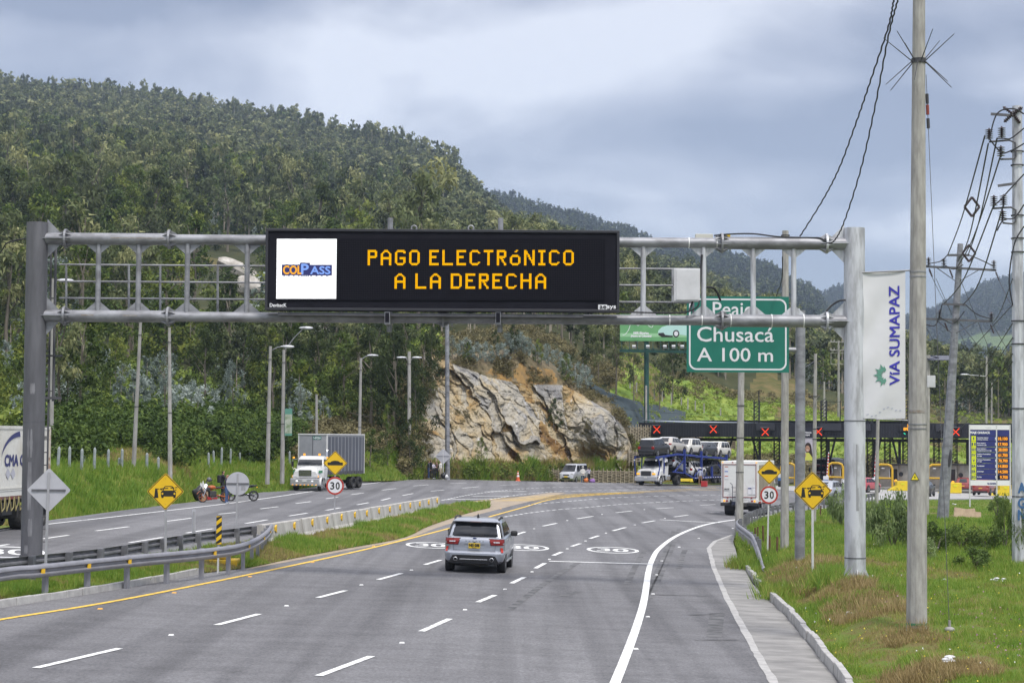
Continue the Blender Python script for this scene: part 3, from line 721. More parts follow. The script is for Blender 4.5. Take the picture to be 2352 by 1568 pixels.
ok &= ~((sx < 980) & (d0 > 230) & (d0 < 900) & (rng.random(len(sx)) < .45)); ok &= ~((((sx-500)/150)**2+((sy-665)/75)**2 < 1) & (rng.random(len(sx)) < .88)) & ~((((sx-410)/85)**2+((sy-535)/28)**2 < 1))
sx, st, p0, d0, sy = sx[ok][:want], st[ok][:want], p0[ok][:want], d0[ok][:want], sy[ok][:want]
zone = fbm(np.stack([p0[:, 0]*0.012, p0[:, 1]*0.006], -1), 3, 31)
u = rng.random(len(sx))
leftgreen = (sx < 950) & (d0 < 1150)
kind = np.where(leftgreen, np.where(u < 0.52+zone, 'wattle', np.where(u < 0.70+zone*0.5, 'euc', np.where(u < 0.82, 'dark', 'silver'))),
    np.where(u < 0.70, 'euc', np.where(u < 0.9, 'wattle', np.where(u < 0.955, 'dark', 'silver'))))
# silver wattles gather low on the slope
kind = np.where((d0 < 480) & (sx < 1400) & (fbm(p0[:, :2]*0.03, 2, 77) > 0.15), 'silver', kind)
hgt = np.select([kind == 'euc', kind == 'wattle', kind == 'dark'], [rng.uniform(8, 17, len(sx)), rng.uniform(6, 13, len(sx)), rng.uniform(7.5, 14, len(sx))], rng.uniform(3.2, 6.2, len(sx)))
hgt *= np.where(d0 < 300, 0.72, 1.0)*np.where((sx < 980) & (d0 > 230) & (d0 < 900), 1.75, 1.0)
hgt = np.where((st > 7.6) & (sx < 1050) & (rng.random(len(sx)) < 0.4), hgt*1.55, hgt)
print('trees', len(sx), 'area', total)
vis = (sx > -30) & (sx < 2350)
app = np.where(vis & (st < 7.5), hgt/d0, 0)
order = np.argsort(-app); near = order[:235]; rest = order[235:]
for i in near: place_tree(str(kind[i]), Vector(p0[i]), float(hgt[i]))
for k in range(46):
 x = random.uniform(-20, 1040) if k > 20 else random.uniform(-20, 600); p, d = hill(np.array([x]), np.array([random.uniform(7.5, 7.95)])); place_tree(random.choice(['euc', 'euc', 'dark']), Vector(p[0]), random.uniform(15, 26), 'tall slender tree standing above the skyline of the hill', random.uniform(.5, .75))['group'] = 'tall trees along the skyline'
def wood(name, pos, dist, hts, kinds, matmap, lod, seed, tags):
 r = np.random.default_rng(seed); V, Tn, MI = [], [], []
 kl = list(matmap); ms = [m_leaf[k] for k in kl]+[m_barkstuff]
 for ki, k in enumerate(kl):
  sh = {'dark': 'wattle'}.get(k, k)
  for (dmin, dmax, ntri, size) in lod:
   sel = np.where((kinds == k) & (dist >= dmin) & (dist < dmax))[0]
   if len(sel) == 0: continue
   tm = []
   for s in range(5):
    rr = np.random.default_rng(seed+s*13+ki*101)
    C = clumps_of(sh, rr); v, t = leaf_cloud(C, ntri, size, rr, 0.4, 0.3, 0.7); tk = trunk_tris(k, rr, top=0.8, rad=0.017)
    tm.append((v, t, tk))
   which = r.integers(0, 5, len(sel))
   for s in range(5):
    q = sel[which == s]
    if len(q) == 0: continue
    v, t, tk = tm[s]; vv = np.concatenate([v, tk], 0)
    a = r.random(len(q))*6.28; ca, sa = np.cos(a)[:, None, None], np.sin(a)[:, None, None]
    hh = hts[q][:, None, None]; wd = np.minimum(hh, 17)*r.uniform(0.8, 1.25, len(q))[:, None, None]
    x = (vv[None, ..., 0]*ca - vv[None, ..., 1]*sa)*wd + pos[q, 0][:, None, None]
    y = (vv[None, ..., 0]*sa + vv[None, ..., 1]*ca)*wd + pos[q, 1][:, None, None]
    z = vv[None, ..., 2]*hh + pos[q, 2][:, None, None]
    V.append(np.stack([x, y, z], -1).reshape(-1, 3))
    tt = np.concatenate([t, np.full(len(tk), 0.5)])[None] + r.normal(0, 0.24, len(q))[:, None]
    Tn.append(np.clip(tt, 0, 1).ravel())
    MI.append(np.tile(np.concatenate([np.full(len(t), ki), np.full(len(tk), len(kl))]), len(q)))
 V = np.concatenate(V); Tn = np.concatenate(Tn); MI = np.concatenate(MI)
 o = np_mesh(name, V, np.arange(len(V)).reshape(-1, 3), ms, tint=Tn, mi=MI)
 tag(o, tags[0], tags[1], kind='stuff'); return o
LOD = [(0, 330, 650, 0.058), (330, 520, 420, 0.068), (520, 900, 240, 0.082), (900, 9999, 120, 0.11)]
wood('hillside_forest', p0[rest], d0[rest], hgt[rest], kind[rest], ['euc', 'wattle', 'dark', 'silver'], LOD, 5, ('forest of eucalyptus and bushy trees covering the hillside', 'forest'))
# woods on the mountains behind, in two masses
def sample_fan(fn, x0, x1, t0, t1, n, spacing, seed, cut=None):
 r = np.random.default_rng(seed); x = r.uniform(x0, x1, n); t = r.uniform(t0, t1, n); p, d = fn(x, t); p1_, _ = fn(x, t+0.01)
 a = np.linalg.norm((p1_-p)[:, :2], axis=1)/0.01*d/F; tot = a.mean()*(x1-x0)*(t1-t0); k = r.random(n) < a/a.max()
 x, t, p, d = x[k], t[k], p[k], d[k]
 if cut is not None: q = ~cut(x, t); x, t, p, d = x[q], t[q], p[q], d[q]
 m_ = int(tot/spacing**2); print('far', m_, len(p)); return p[:m_], d[:m_], r
pa, da, r = sample_fan(hillA, 1080, 2060, 0.4, 2.99, 60000, 9.0, 3)
ka = np.where(r.random(len(pa)) < 0.55, 'conifer', np.where(r.random(len(pa)) < 0.9, 'dark', 'euc'))
wood('mountain_forest', pa, da, r.uniform(9, 17, len(pa)), ka, ['conifer', 'dark', 'euc'], [(0, 99999, 40, 0.19)], 9, ('dark conifer and eucalyptus forest on the mountain behind the toll plaza', 'forest'))
def cutB(x, t):
 d_, y_ = fan(x, t, BX, FB); return meadow_at(x, y_)
pb, db, r = sample_fan(hillB, 1640, 2700, 0.9, 2.99, 90000, 12.5, 4, cutB)
kb = np.where(r.random(len(pb)) < 0.5, 'dark', 'conifer')
wood('mountain_forest', pb, db, r.uniform(10, 19, len(pb)), kb, ['dark', 'conifer'], [(0, 99999, 30, 0.22)], 10, ('hazy blue forest on the far mountain at the right', 'forest'))
# ---------------------------------------------------------------- the rock cutting beside the road
OT = ([925, 950, 975, 1040, 1090, 1130, 1190, 1260, 1330, 1400, 1440, 1462], [1085, 930, 796, 812, 812, 803, 800, 828, 888, 925, 965, 1060])
RP = ([925, 950, 975, 1035, 1066, 1123, 1200, 1299, 1354, 1398, 1431, 1445, 1462], [1085, 935, 800, 832, 841, 864, 879, 881, 914, 941, 976, 1004, 1065])
cx_ = np.arange(925, 1462.1, 1.35); cv_ = np.linspace(0, 1, 190)
gx, gv = np.meshgrid(cx_, cv_)
base_y = np.interp(gx, [925, 1000, 1230, 1462], [1101, 1102, 1103, 1101]); top_y = np.interp(gx, *OT); gy = base_y + (top_y-base_y)*gv
bd_ = np.interp(gx, [925, 1000, 1200, 1260, 1430, 1462], [179, 189, 196, 200, 207, 210]); hgt_ = (base_y-gy)/23.5
gd_ = bd_ + hgt_*0.85
uu, vv = gx/23.0, (1105-gy)/23.0
r = np.random.default_rng(12)
wx, wv = fbm(np.stack([uu*0.5, vv*0.5], -1), 3, 3)*2.2, fbm(np.stack([uu*0.5, vv*0.5], -1), 3, 6)*2.2
def cells(n, ang, an, amp, seed, grad):
 r = np.random.default_rng(seed); c, s = math.cos(ang), math.sin(ang)
 a = ((uu+wx)*c + (vv+wv)*s)*an; b = -(uu+wx)*s + (vv+wv)*c
 su = r.uniform(gx.min()/23-2, gx.max()/23+2, n); sv = r.uniform(-2, 15, n)
 sa = (su*c+sv*s)*an; sb = -su*s+sv*c
 best = np.full(a.shape, 1e9); sec = np.full(a.shape, 1e9); idx = np.zeros(a.shape, int)
 for i in range(n):
  dd = (a-sa[i])**2+(b-sb[i])**2; m_ = dd < best
  sec = np.where(m_, best, np.minimum(sec, dd)); idx = np.where(m_, i, idx); best = np.minimum(best, dd)
 off = r.uniform(-1, 1, n)*amp; g1, g2 = r.normal(0, grad, n), r.normal(0, grad, n)
 dsp = off[idx] + g1[idx]*(a-sa[idx]) + g2[idx]*(b-sb[idx])
 edge = np.sqrt(sec)-np.sqrt(best)
 return dsp, edge, r.random(n)[idx]
d1, e1, c1 = cells(46, -0.95, 0.30, 0.8, 1, 0.22); d2, e2, c2 = cells(330, -0.9, 0.33, 0.26, 2, 0.16)
rocky = np.clip((gy-np.interp(gx, *RP))/14, 0, 1)
d3, e3, c3 = cells(900, -0.7, 0.6, 0.13, 4, 0.12)
dsp = (d1 + d2 + d3 + 0.05*np.exp(-(e3/0.03)**2) + 0.28*np.exp(-(e1/0.05)**2) + 0.07*np.exp(-(e2/0.03)**2))*rocky + fbm(np.stack([uu*2.2, vv*2.2], -1), 5, 17)*(0.25+0.5*rocky)
bul = np.exp(-(((gx-1375)/62)**2 + ((gy-965)/62)**2)**1.6); dsp -= 3.0*bul
dsp += 2.4*np.exp(-(((gx-1352)/34)**2+((gy-1052)/26)**2))*(1-bul)
dsp *= np.clip(gv*6, 0, 1)*np.clip((1-gv)*8, 0.1, 1)
gd_ = gd_ + dsp + 1.2*np.clip((gv-0.93)/0.07, 0, 1)**2*4
pts = Pn(gx, gy, gd_)
idx = np.arange(gx.size).reshape(gx.shape); f = np.stack([idx[:-1, :-1], idx[:-1, 1:], idx[1:, 1:], idx[1:, :-1]], -1).reshape(-1, 4)
tn = np.clip(c1*0.42+c2*0.38+c3*.12+fbm(np.stack([uu*0.35, vv*0.35], -1), 3, 41)*0.7 + 0.35*bul - 0.45*np.exp(-(((gx-1345)/45)**2+((gy-1040)/32)**2)), 0, 1)
soil = (rocky[:-1, :-1] < 0.25).astype(int); grassy = ((gy[:-1, :-1] > 1090+12*fbm(np.stack([uu*0.8, vv*0.8], -1), 3, 9)[:-1, :-1]) | (gx[:-1, :-1] < 968+fbm(np.stack([vv*1.5, uu*0], -1), 3, 4)[:-1, :-1]*60))
mi = np.where(grassy, 2, np.where(soil > 0, np.where(((gx[:-1, :-1]-1200)/70)**2+((gy[:-1, :-1]-868)/26)**2+fbm(np.stack([uu, vv], -1), 4, 61)[:-1, :-1]*3.5 < 1, 1, 3), 0))
def rock_mat():
 m = tint_mat('banded_sandstone', [(0, (0.19, 0.105, 0.04)), (0.18, (0.36, 0.235, 0.095)), (0.36, (0.44, 0.36, 0.23)), (0.6, (0.42, 0.385, 0.315)), (0.82, (0.30, 0.29, 0.275)), (1, (0.17, 0.165, 0.165))], rough=0.9, noise=0.5, nscale=0.55)
 nt = m.node_tree; b = nt.nodes['Principled BSDF']; tc = nt.nodes.new('ShaderNodeTexCoord')
 src = b.inputs['Base Color'].links[0].from_socket
 def layer(scale, st, rot, lo, hi, c, fac, src, det=7):
  mp = nt.nodes.new('ShaderNodeMapping'); mp.inputs['Scale'].default_value = st; mp.inputs['Rotation'].default_value = rot
  nt.links.new(tc.outputs['Object'], mp.inputs[0]); nz = nt.nodes.new('ShaderNodeTexNoise'); nz.inputs['Scale'].default_value = scale; nz.inputs['Detail'].default_value = det; nz.inputs['Roughness'].default_value = 0.65
  nt.links.new(mp.outputs[0], nz.inputs['Vector']); mr = nt.nodes.new('ShaderNodeMapRange'); mr.inputs[1].default_value = lo; mr.inputs[2].default_value = hi; mr.inputs[4].default_value = fac
  nt.links.new(nz.outputs['Fac'], mr.inputs[0]); mx = nt.nodes.new('ShaderNodeMix'); mx.data_type = 'RGBA'
  nt.links.new(mr.outputs[0], mx.inputs['Factor']); nt.links.new(src, mx.inputs['A']); mx.inputs['B'].default_value = (*c, 1); return mx.outputs['Result'], nz.outputs['Fac']
 src, _ = layer(0.55, (2.2, 2.2, 0.5), (0, 0.75, 0), 0.60, 0.68, (0.66, 0.65, 0.63), 0.8, src)     # pale mineral runs
 src, _ = layer(0.8, (2.5, 2.5, 0.6), (0, 0.75, 0), 0.56, 0.72, (0.10, 0.095, 0.09), 0.75, src)    # dark lichen streaks
 src, h = layer(3.0, (1, 1, 1), (0, 0, 0), 0.5, 0.8, (0.16, 0.12, 0.08), 0.6, src, 9)
 nt.links.new(src, b.inputs['Base Color'])
 bp = nt.nodes.new('ShaderNodeBump'); bp.inputs['Strength'].default_value = 1.0; bp.inputs['Distance'].default_value = 0.25
 nt.links.new(h, bp.inputs['Height']); nt.links.new(bp.outputs[0], b.inputs['Normal']); return m
m_ochre = mat('ochre_soil', (0.33, 0.195, 0.06), 0.95, c2=(0.14, 0.10, 0.05), scale=0.9, detail=9, bump=0.9, stretch=(1, 1, 0.5))
m_brownsoil = mat('brown_soil_and_dry_grass', (0.22, 0.17, 0.10), 0.95, c2=(0.09, 0.075, 0.035), scale=1.1, detail=9, bump=0.9)
cliff = np_mesh('rock_cliff', pts.reshape(-1, 3), f, [rock_mat(), m_ochre, m_grassground, m_brownsoil], tint=tn[:-1, :-1].ravel(), mi=mi.ravel())
tag(cliff, kind='structure')
# dark net over the cut slope beside it
def cliff_scrub(n, cond, h, m_, seed, label):
 r = np.random.default_rng(seed); i = np.where(cond.ravel())[0]; p = pts.reshape(-1, 3)[r.choice(i, n)]; V, Tn = [], []
 for s in range(4):
  rr = np.random.default_rng(seed+s); v, tt = leaf_cloud(clumps_of('bush', rr), 90, .2, rr, .3, .4, .5); q = p[s::4]; hh = (h*r.uniform(.5, 1.3, len(q)))[:, None, None]
  V.append((v[None].repeat(len(q), 0).reshape(len(q), -1, 3)*hh+q[:, None, :]).reshape(-1, 3)); Tn.append(np.clip(tt[None]+r.normal(0, .2, len(q))[:, None], 0, 1).ravel())
 V = np.concatenate(V); tag(np_mesh('scrub', V, np.arange(len(V)).reshape(-1, 3), m_, tint=np.concatenate(Tn)), label, 'shrubs', kind='stuff')
m_leaf['scrub'] = tint_mat('dry_scrub', [(0, (0.07, 0.062, 0.028)), (0.5, (0.17, 0.15, 0.07)), (1, (0.31, 0.27, 0.14))], transl=0.2)
pz = fbm(np.stack([uu*.6, vv*.6], -1), 3, 88)
cliff_scrub(330, (rocky < .3) & (pz > -.05) & (gv > .5), .8, m_leaf['scrub'], 1, 'dry scrub clinging to the soil on top of the rock cliff'); cliff_scrub(120, (rocky > .5) & (pz > .16), .55, m_leaf['scrub'], 2, 'small tufts growing in cracks of the rock cliff'); cliff_scrub(260, (gx < 985+60*pz) & (gv < .93) & (gv > .16), 1.0, m_leaf['scrub'], 3, 'dry scrub on the earth bank left of the rock cliff'); cliff_scrub(200, (gv < .09) & (gv > .01), .8, m_leaf['bush'], 4, 'green weeds along the foot of the rock cliff')
mb = MB(); rows = []
tp = catmull([Vector(q+(0,)) for q in [(1340, 868), (1395, 898), (1460, 920), (1530, 934), (1575, 946)]], 12); bt = catmull([Vector(q+(0,)) for q in [(1398, 938), (1432, 975), (1475, 998), (1530, 985), (1575, 968)]], 12)
for k in range(15):
 t = k/14; row = []
 for i, (a, b) in enumerate(zip(tp, bt)):
  q = a.lerp(b, t); d = 214+(q.x-1340)*0.02 - 5*t + float(fbm(np.array([[q.x*0.05, q.y*0.08, 0]]), 4, 2)[0])*1.6; row.append(P(q.x, q.y, hill_at(q.x, q.y)[1]-2.2+float(fbm(np.array([[q.x*0.06, q.y*0.1, 0]]), 4, 2)[0])*2))
 rows.append(row)
m_net = mat('dark_green_netting', (0.030, 0.048, 0.055), 0.85, c2=(0.07, 0.075, 0.06), scale=1.6, detail=9, lo=0.30, hi=0.42, bump=0.6)
net = mb.grid(rows).build('slope_netting', m_net, smooth=True); tag(net, 'dark green erosion netting laid over the cut slope beside the rock cliff', 'netting')
CL = (gx.copy(), gy.copy(), pts.reshape(gx.shape+(3,)))
# boulders on the hillside
m_boulder = mat('pale_boulder', (0.55, 0.52, 0.47), 0.9, c2=(0.28, 0.25, 0.21), scale=0.6, detail=9, bump=0.9)
def boulder(x, y, wpx, hpx, seed, tilt, label, front=6):
 p, d = hill_at(x, y+hpx*0.4); d -= front; k = d/F; mb = MB(); r = np.random.default_rng(seed)
 n, m_ = 26, 18; rows = []
 for j in range(m_+1):
  ph = math.pi*j/m_; row = []
  for i in range(n+1):
   th = 2*math.pi*i/n; u = np.array([math.sin(ph)*math.cos(th), math.sin(ph)*math.sin(th), -math.cos(ph)])
   rr = 1+0.5*float(fbm((u*1.6+seed)[None], 4, seed)[0])
   q = u*rr*np.array([wpx*k/2, wpx*k/3, hpx*k/2]); c, s = math.cos(tilt), math.sin(tilt)
   row.append((q[0]*c+q[2]*s, q[1], -q[0]*s+q[2]*c))
  rows.append(row)
 o = mb.grid(rows).build('boulder', m_boulder, smooth=True, angle=25); o.location = P(x, y, d); return tag(o, label, 'boulder')
boulder(548, 622, 115, 38, 3, 0.45, 'long pale boulder poking out of the hillside grass, upper of two', 14)
boulder(572, 660, 76, 50, 5, 0.3, 'short pale boulder just below the long one on the hillside', 13)
boulder(410, 516, 150, 14, 8, 0.22, 'flat pale rock slab in a clearing high among hillside trees', 10)
boulder(742, 765, 40, 38, 9, 0.2, 'dark grey boulder in the wood above the white truck', 9)
# ---------------------------------------------------------------- hedges of ivy, shrubs and single trees
def shrub_mass(name, px, t0, t1, n, hr, label, leafmat, seed, ntri=150, size=0.16, reject=None):
 r = np.random.default_rng(seed); x = r.uniform(px[0], px[1], n); t = r.uniform(t0, t1, n); p, d = hill(x, t)
 if reject is not None: q = ~reject(x, t); x, t, p, d = x[q], t[q], p[q], d[q]
 V, Tn = [], []
 for s in range(6):
  rr = np.random.default_rng(seed*10+s); v, tt = leaf_cloud(clumps_of('bush', rr), ntri, size, rr, 0.3, 0.45, 0.6)
  q = np.arange(s, len(p), 6); a = r.random(len(q))*6.28; ca, sa = np.cos(a)[:, None, None], np.sin(a)[:, None, None]
  h = r.uniform(hr[0], hr[1], len(q))[:, None, None]; wd = h*r.uniform(0.8, 1.2, len(q))[:, None, None]
  V.append(np.stack([(v[None, ..., 0]*ca-v[None, ..., 1]*sa)*wd+p[q, 0][:, None, None], (v[None, ..., 0]*sa+v[None, ..., 1]*ca)*wd+p[q, 1][:, None, None], v[None, ..., 2]*h+p[q, 2][:, None, None]-0.1*h], -1).reshape(-1, 3))
  Tn.append(np.clip(tt[None]+r.normal(0, 0.16, len(q))[:, None], 0, 1).ravel())
 V = np.concatenate(V); Tn = np.concatenate(Tn)
 o = np_mesh(name, V, np.arange(len(V)).reshape(-1, 3), m_leaf[leafmat] if isinstance(leafmat, str) else leafmat, tint=Tn)
 return tag(o, label, 'shrubs', kind='stuff')
m_leaf['crop'] = tint_mat('field_crop_leaves', [(0, (0.14, 0.20, 0.035)), (0.5, (0.28, 0.38, 0.06)), (1, (0.44, 0.48, 0.12))], transl=0.3)
m_leaf['ivy'] = tint_mat('ivy_leaves', [(0, (0.018, 0.035, 0.009)), (0.5, (0.055, 0.095, 0.018)), (1, (0.13, 0.18, 0.035))], transl=0.2)
shrub_mass('ivy', (95, 690), 1.15, 2.5, 620, (1.3, 3.0), 'dense dark green ivy thicket behind the fence posts', 'ivy', 3, 430, 0.10, lambda x, t: t < 1.45+.7*fbm(np.stack([x*.02, t*0], -1), 3, 4)*2)
shrub_mass('undergrowth', (-60, 1000), 2.2, 4.6, 2600, (1.0, 2.6), 'mixed green undergrowth between the hillside trees', 'bush', 4, 110, 0.19, lambda x, t: ((x-500)/130)**2 + ((fan(x, t, HX, HCa)[1]-645)/50)**2 < .8)
shrub_mass('scrub', (650, 985), 1.2, 2.3, 420, (0.7, 1.8), 'dry brown scrub on the bank behind the white truck', 'scrub', 5, 150, 0.16)
shrub_mass('scrub', (985, 1420), 2.05, 3.1, 700, (0.6, 1.7), 'dry scrub on the slope above the rock cliff', 'scrub', 6, 120, 0.17, lambda x, t: (x > 1110) & (x < 1330) & (t < 2.35))
shrub_mass('field_plants', (1420, 2500), 1.0, 3.6, 5600, (0.25, .8), 'low leafy crop and clover covering the field above the toll plaza', 'crop', 7, 46, 0.3)
shrub_mass('scrub', (1500, 2500), 0.15, 1.2, 600, (0.6, 1.8), 'brown scrub at the foot of the field behind the toll canopy', 'scrub', 8, 120, 0.18)
shrub_mass('scrub', (1520, 2200), 2.9, 3.9, 500, (0.5, 1.6), 'dry grass and scrub along the upper edge of the field', 'scrub', 9, 100, 0.18)
def tree_px(kind, x, yb, yt, label, d=None, wide=1.0, dz=0):
 if d is None: p, d = hill_at(x, yb)
 else: p = P(x, yb, d)
 return place_tree(kind, p, (yb-yt)/F*d, label, wide)
for i, (k, x, yb, yt, wd, lb) in enumerate([
 ('dark', 788, 545, 385, 0.9, 'tall dark tree rising behind the left part of the message sign'), ('dark', 672, 540, 375, 0.8, 'tall dark tree left of the message sign top edge'),
 ('dark', 940, 560, 440, 0.55, 'narrow dark tree rising behind the middle of the message sign'), ('wattle', 348, 420, 335, 1.1, 'bright green rounded tree alone in the upper left forest'),
 ('wattle', 545, 560, 415, 1.0, 'large fresh green tree above the long boulder'), ('silver', 378, 985, 812, 0.8, 'large silver leaved tree behind the tall concrete pole'),
 ('silver', 440, 960, 870, 0.9, 'small silver tree right of the large silver one behind the fence'), ('silver', 535, 960, 832, 0.85, 'silvery conical tree midway along the ivy thicket'),
 ('silver', 690, 985, 880, 0.9, 'silver leaved tree behind the bank next to the small banner'), ('silver', 170, 940, 830, 0.9, 'silver leaved tree beside the ladder of the gantry'),
 ('dark', 655, 935, 745, 1.0, 'dark tree behind the pair of leaning lamp posts'), ('dark', 730, 950, 750, 1.0, 'broad dark tree above the left end of the white truck'),
 ('wattle', 790, 960, 755, 1.0, 'dense green tree above the trailer of the white truck'), ('dark', 850, 985, 745, 1.0, 'dense dark tree above the rear of the white truck'),
 ('dark', 905, 1005, 760, 0.9, 'dark green tree left of the rock cliff'), ('dark', 985, 965, 755, 0.8, 'dark drooping tree hanging over the left edge of the rock cliff'),
 ('wattle', 890, 1075, 925, 0.55, 'small bluish green tree at the foot of the bank left of the cliff'), ('dark', 560, 915, 740, 1.0, 'dark tree above the middle of the ivy thicket'),
 ('wattle', 225, 760, 640, 1.1, 'bushy yellow green tree seen through the gantry bars'), ('wattle', 265, 905, 770, 1.0, 'bushy green tree left of the leaning concrete pole'),
 ('euc', 1415, 905, 735, 0.8, 'slender eucalyptus at the top of the netted slope'), ('euc', 1375, 880, 740, 0.8, 'eucalyptus with a bare trunk above the ochre soil'),
 ('dark', 1545, 925, 785, 0.75, 'dark tree standing right of the billboard column'), ('euc', 1455, 930, 790, 0.75, 'slim eucalyptus standing left of the billboard column'),
 ('euc', 1515, 950, 800, 0.7, 'slim eucalyptus just right of the billboard column'), ('dark', 1340, 850, 740, 0.9, 'dark tree above the right part of the rock cliff')]):
 tree_px(k, x, yb, yt, lb, wide=wd)
r = np.random.default_rng(3)
def cliff_at(x, y): i = np.unravel_index(np.argmin((CL[0]-x)**2+(CL[1]-y)**2), CL[0].shape); p = Vector(CL[2][i]); return p, dep(p)
for k in range(24):
 x = 1045+k*13+r.uniform(-8, 8); yb = np.interp(x, [1045, 1120, 1200, 1270, 1345], [836, 845, 818, 845, 905])+r.uniform(-16, 6); p, d = cliff_at(x, yb); place_tree('silver', p, r.uniform(30, 62)/F*d, 'silver leaved shrub in the row above the rock cliff', 1.15)
for x, yb, h, k in ((955, 1010, 190, 'dark'), (938, 1085, 130, 'dark'), (972, 905, 140, 'dark'), (990, 860, 110, 'dark'), (948, 1080, 70, 'wattle'), (1180, 815, 75, 'dark'), (1300, 880, 70, 'wattle'), (1235, 838, 60, 'wattle'), (1075, 838, 55, 'wattle'), (1140, 815, 60, 'dark')): p, d = cliff_at(x, yb); place_tree(k, p, h/F*d, '%s tree on the edge of the rock cliff above %s' % ('dark' if k == 'dark' else 'fresh green', 'the two-armed lamp post' if x < 960 else 'the waiting people' if x < 1000 else 'the tall mast' if x < 1100 else 'the ochre soil' if x < 1250 else 'the van'), .8)
tree_px('dark', 1272, 985, 912, 'dark little tree growing out of the rock cliff', d=199, wide=0.9)
tree_px('wattle', 1105, 1056, 1003, 'small green bush clinging to the lower rock cliff', d=193, wide=0.9)
tree_px('wattle', 1190, 1062, 1038, 'tiny green bush at the foot of the rock cliff behind the van', d=196, wide=1.0)
tree_px('wattle', 850, 1078, 985, 'rounded dark bush right behind the white truck trailer', wide=1.2)
# ---------------------------------------------------------------- overhead gantry
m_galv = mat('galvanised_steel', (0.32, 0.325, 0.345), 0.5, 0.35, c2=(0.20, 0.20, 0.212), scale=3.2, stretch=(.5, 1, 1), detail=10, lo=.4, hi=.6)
m_galvd = mat('dark_toned_galvanised_steel', (0.145, 0.145, 0.158), 0.6, 0.2, c2=(0.085, 0.085, 0.094), scale=1.5, stretch=(2, 2, 0.35), detail=9)  # on the left column, its darker exposure is put into this colour
m_galvl = mat('light_toned_galvanised_steel', (0.60, 0.61, 0.64), 0.5, 0.25, c2=(0.36, 0.36, 0.375), scale=2.2, stretch=(2, 2, 0.4), detail=10, lo=.38, hi=.56)  # on the gantry's right side, its brighter exposure is put into this colour
m_black = mat('black_cable', (0.02, 0.02, 0.025), 0.6)
m_rust = mat('rust_patch', (0.21, 0.165, 0.12), 0.9, c2=(0.33, 0.32, 0.31), scale=6)
GD = 55.0
xl, xr = P(79, 930, GD).x, P(1963, 930, GD).x
zl0, zr0 = gz(xl)+0.1, on_verge(1961, 1338).z-0.1
GY = P(1176, 900, GD).y
gantry = thing('overhead_gantry', 'grey tubular steel gantry spanning the road and carrying the message sign', 'gantry', (xl, GY, zl0))
def GP(x, y, dy=0.0):
 d = GD
 for _ in range(3): p = P(x, y, d); d += (GY+dy-p.y)
 return P(x, y, d)
ztl, ztr = GP(85, 511).z, GP(1966, 524).z
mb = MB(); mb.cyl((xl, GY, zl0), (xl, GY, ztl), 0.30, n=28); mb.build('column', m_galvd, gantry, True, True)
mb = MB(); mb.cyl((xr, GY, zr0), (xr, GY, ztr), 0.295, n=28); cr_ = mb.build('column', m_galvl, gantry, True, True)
mb = MB()
for z in (GP(1963, 1280).z, GP(1963, 966).z): mb.lathe([(0.297, -0.012), (0.307, -0.012), (0.307, 0.012), (0.297, 0.012)], (xr, GY, z), 28)
z = GP(70, 968).z; mb.lathe([(0.302, -0.01), (0.306, -0.008), (0.306, 0.008), (0.302, 0.01)], (xl, GY, z), 28)
mb.build('strap', m_galvd, gantry, world=True)
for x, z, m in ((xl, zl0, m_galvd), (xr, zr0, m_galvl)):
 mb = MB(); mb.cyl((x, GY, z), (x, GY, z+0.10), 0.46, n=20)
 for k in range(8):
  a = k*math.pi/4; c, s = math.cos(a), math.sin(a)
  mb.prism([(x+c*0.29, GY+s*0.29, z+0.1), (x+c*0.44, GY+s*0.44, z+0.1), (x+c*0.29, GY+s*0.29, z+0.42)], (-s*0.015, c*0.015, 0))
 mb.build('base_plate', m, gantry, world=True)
yt = [(GP(110, 548), GP(1950, 560)), (GP(110, 725), GP(1950, 738))]
def on_beam(i, x): a, b = yt[i]; xx = GP(x, 640).x; return a.lerp(b, (xx-a.x)/(b.x-a.x))
for i in (0, 1):
 mb = MB(); A, B = Vector((xl, GY, yt[i][0].z)), Vector((xr, GY, yt[i][1].z))
 s1, s2 = on_beam(i, 389), on_beam(i, 1658)
 mb.cyl(A, s1, 0.168, n=22); mb.cyl(s1, s2, 0.142, n=22); mb.cyl(s2, B, 0.176, n=22)
 mb.build('lower_beam' if i else 'upper_beam', m_galv, gantry, True, True)
 for x in (150, 388, 1658, 1898) + ((1019,) if i else ()):
  c = on_beam(i, x); r0 = 0.17 if x in (150, 388) else 0.18; r0 = 0.145 if x == 1019 else r0
  ax = Matrix(((0, 0, 1), (0, 1, 0), (1, 0, 0)))
  mb = MB(); mb.lathe([(r0*0.9, -0.03), (r0+0.105, -0.03), (r0+0.105, 0.03), (r0*0.9, 0.03)], c, 24, ax)
  for k in range(8):
   a = k*math.pi/4+0.2; u = Vector((0, math.cos(a), math.sin(a))); s = Vector((0, -math.sin(a), math.cos(a)))*0.012
   for sg in (-1, 1): mb.prism([c+u*(r0-0.02)+Vector((sg*0.03, 0, 0)), c+u*(r0+0.09)+Vector((sg*0.03, 0, 0)), c+u*(r0-0.02)+Vector((sg*0.22, 0, 0))], s)
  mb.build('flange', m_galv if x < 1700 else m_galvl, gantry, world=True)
for x in (225.6, 318, 430, 567.5, 1477.5, 1616, 1730, 1823):
 a, b = on_beam(0, x), on_beam(1, x); mb = MB(); mb.cyl(a, b, 0.074, n=14)
 for p, sg in ((a, -1), (b, 1)):
  for sx_ in (-1, 1):
   o = p+Vector((0, -0.006, sg*0.14)); mb.prism([o+Vector((sx_*0.07, 0, 0)), o+Vector((sx_*0.38, 0, 0)), o+Vector((sx_*0.07, 0, sg*0.26))], (0, 0.012, 0))
 mb.build('strut', m_galv if x < 1000 else m_galvl, gantry, True, True)
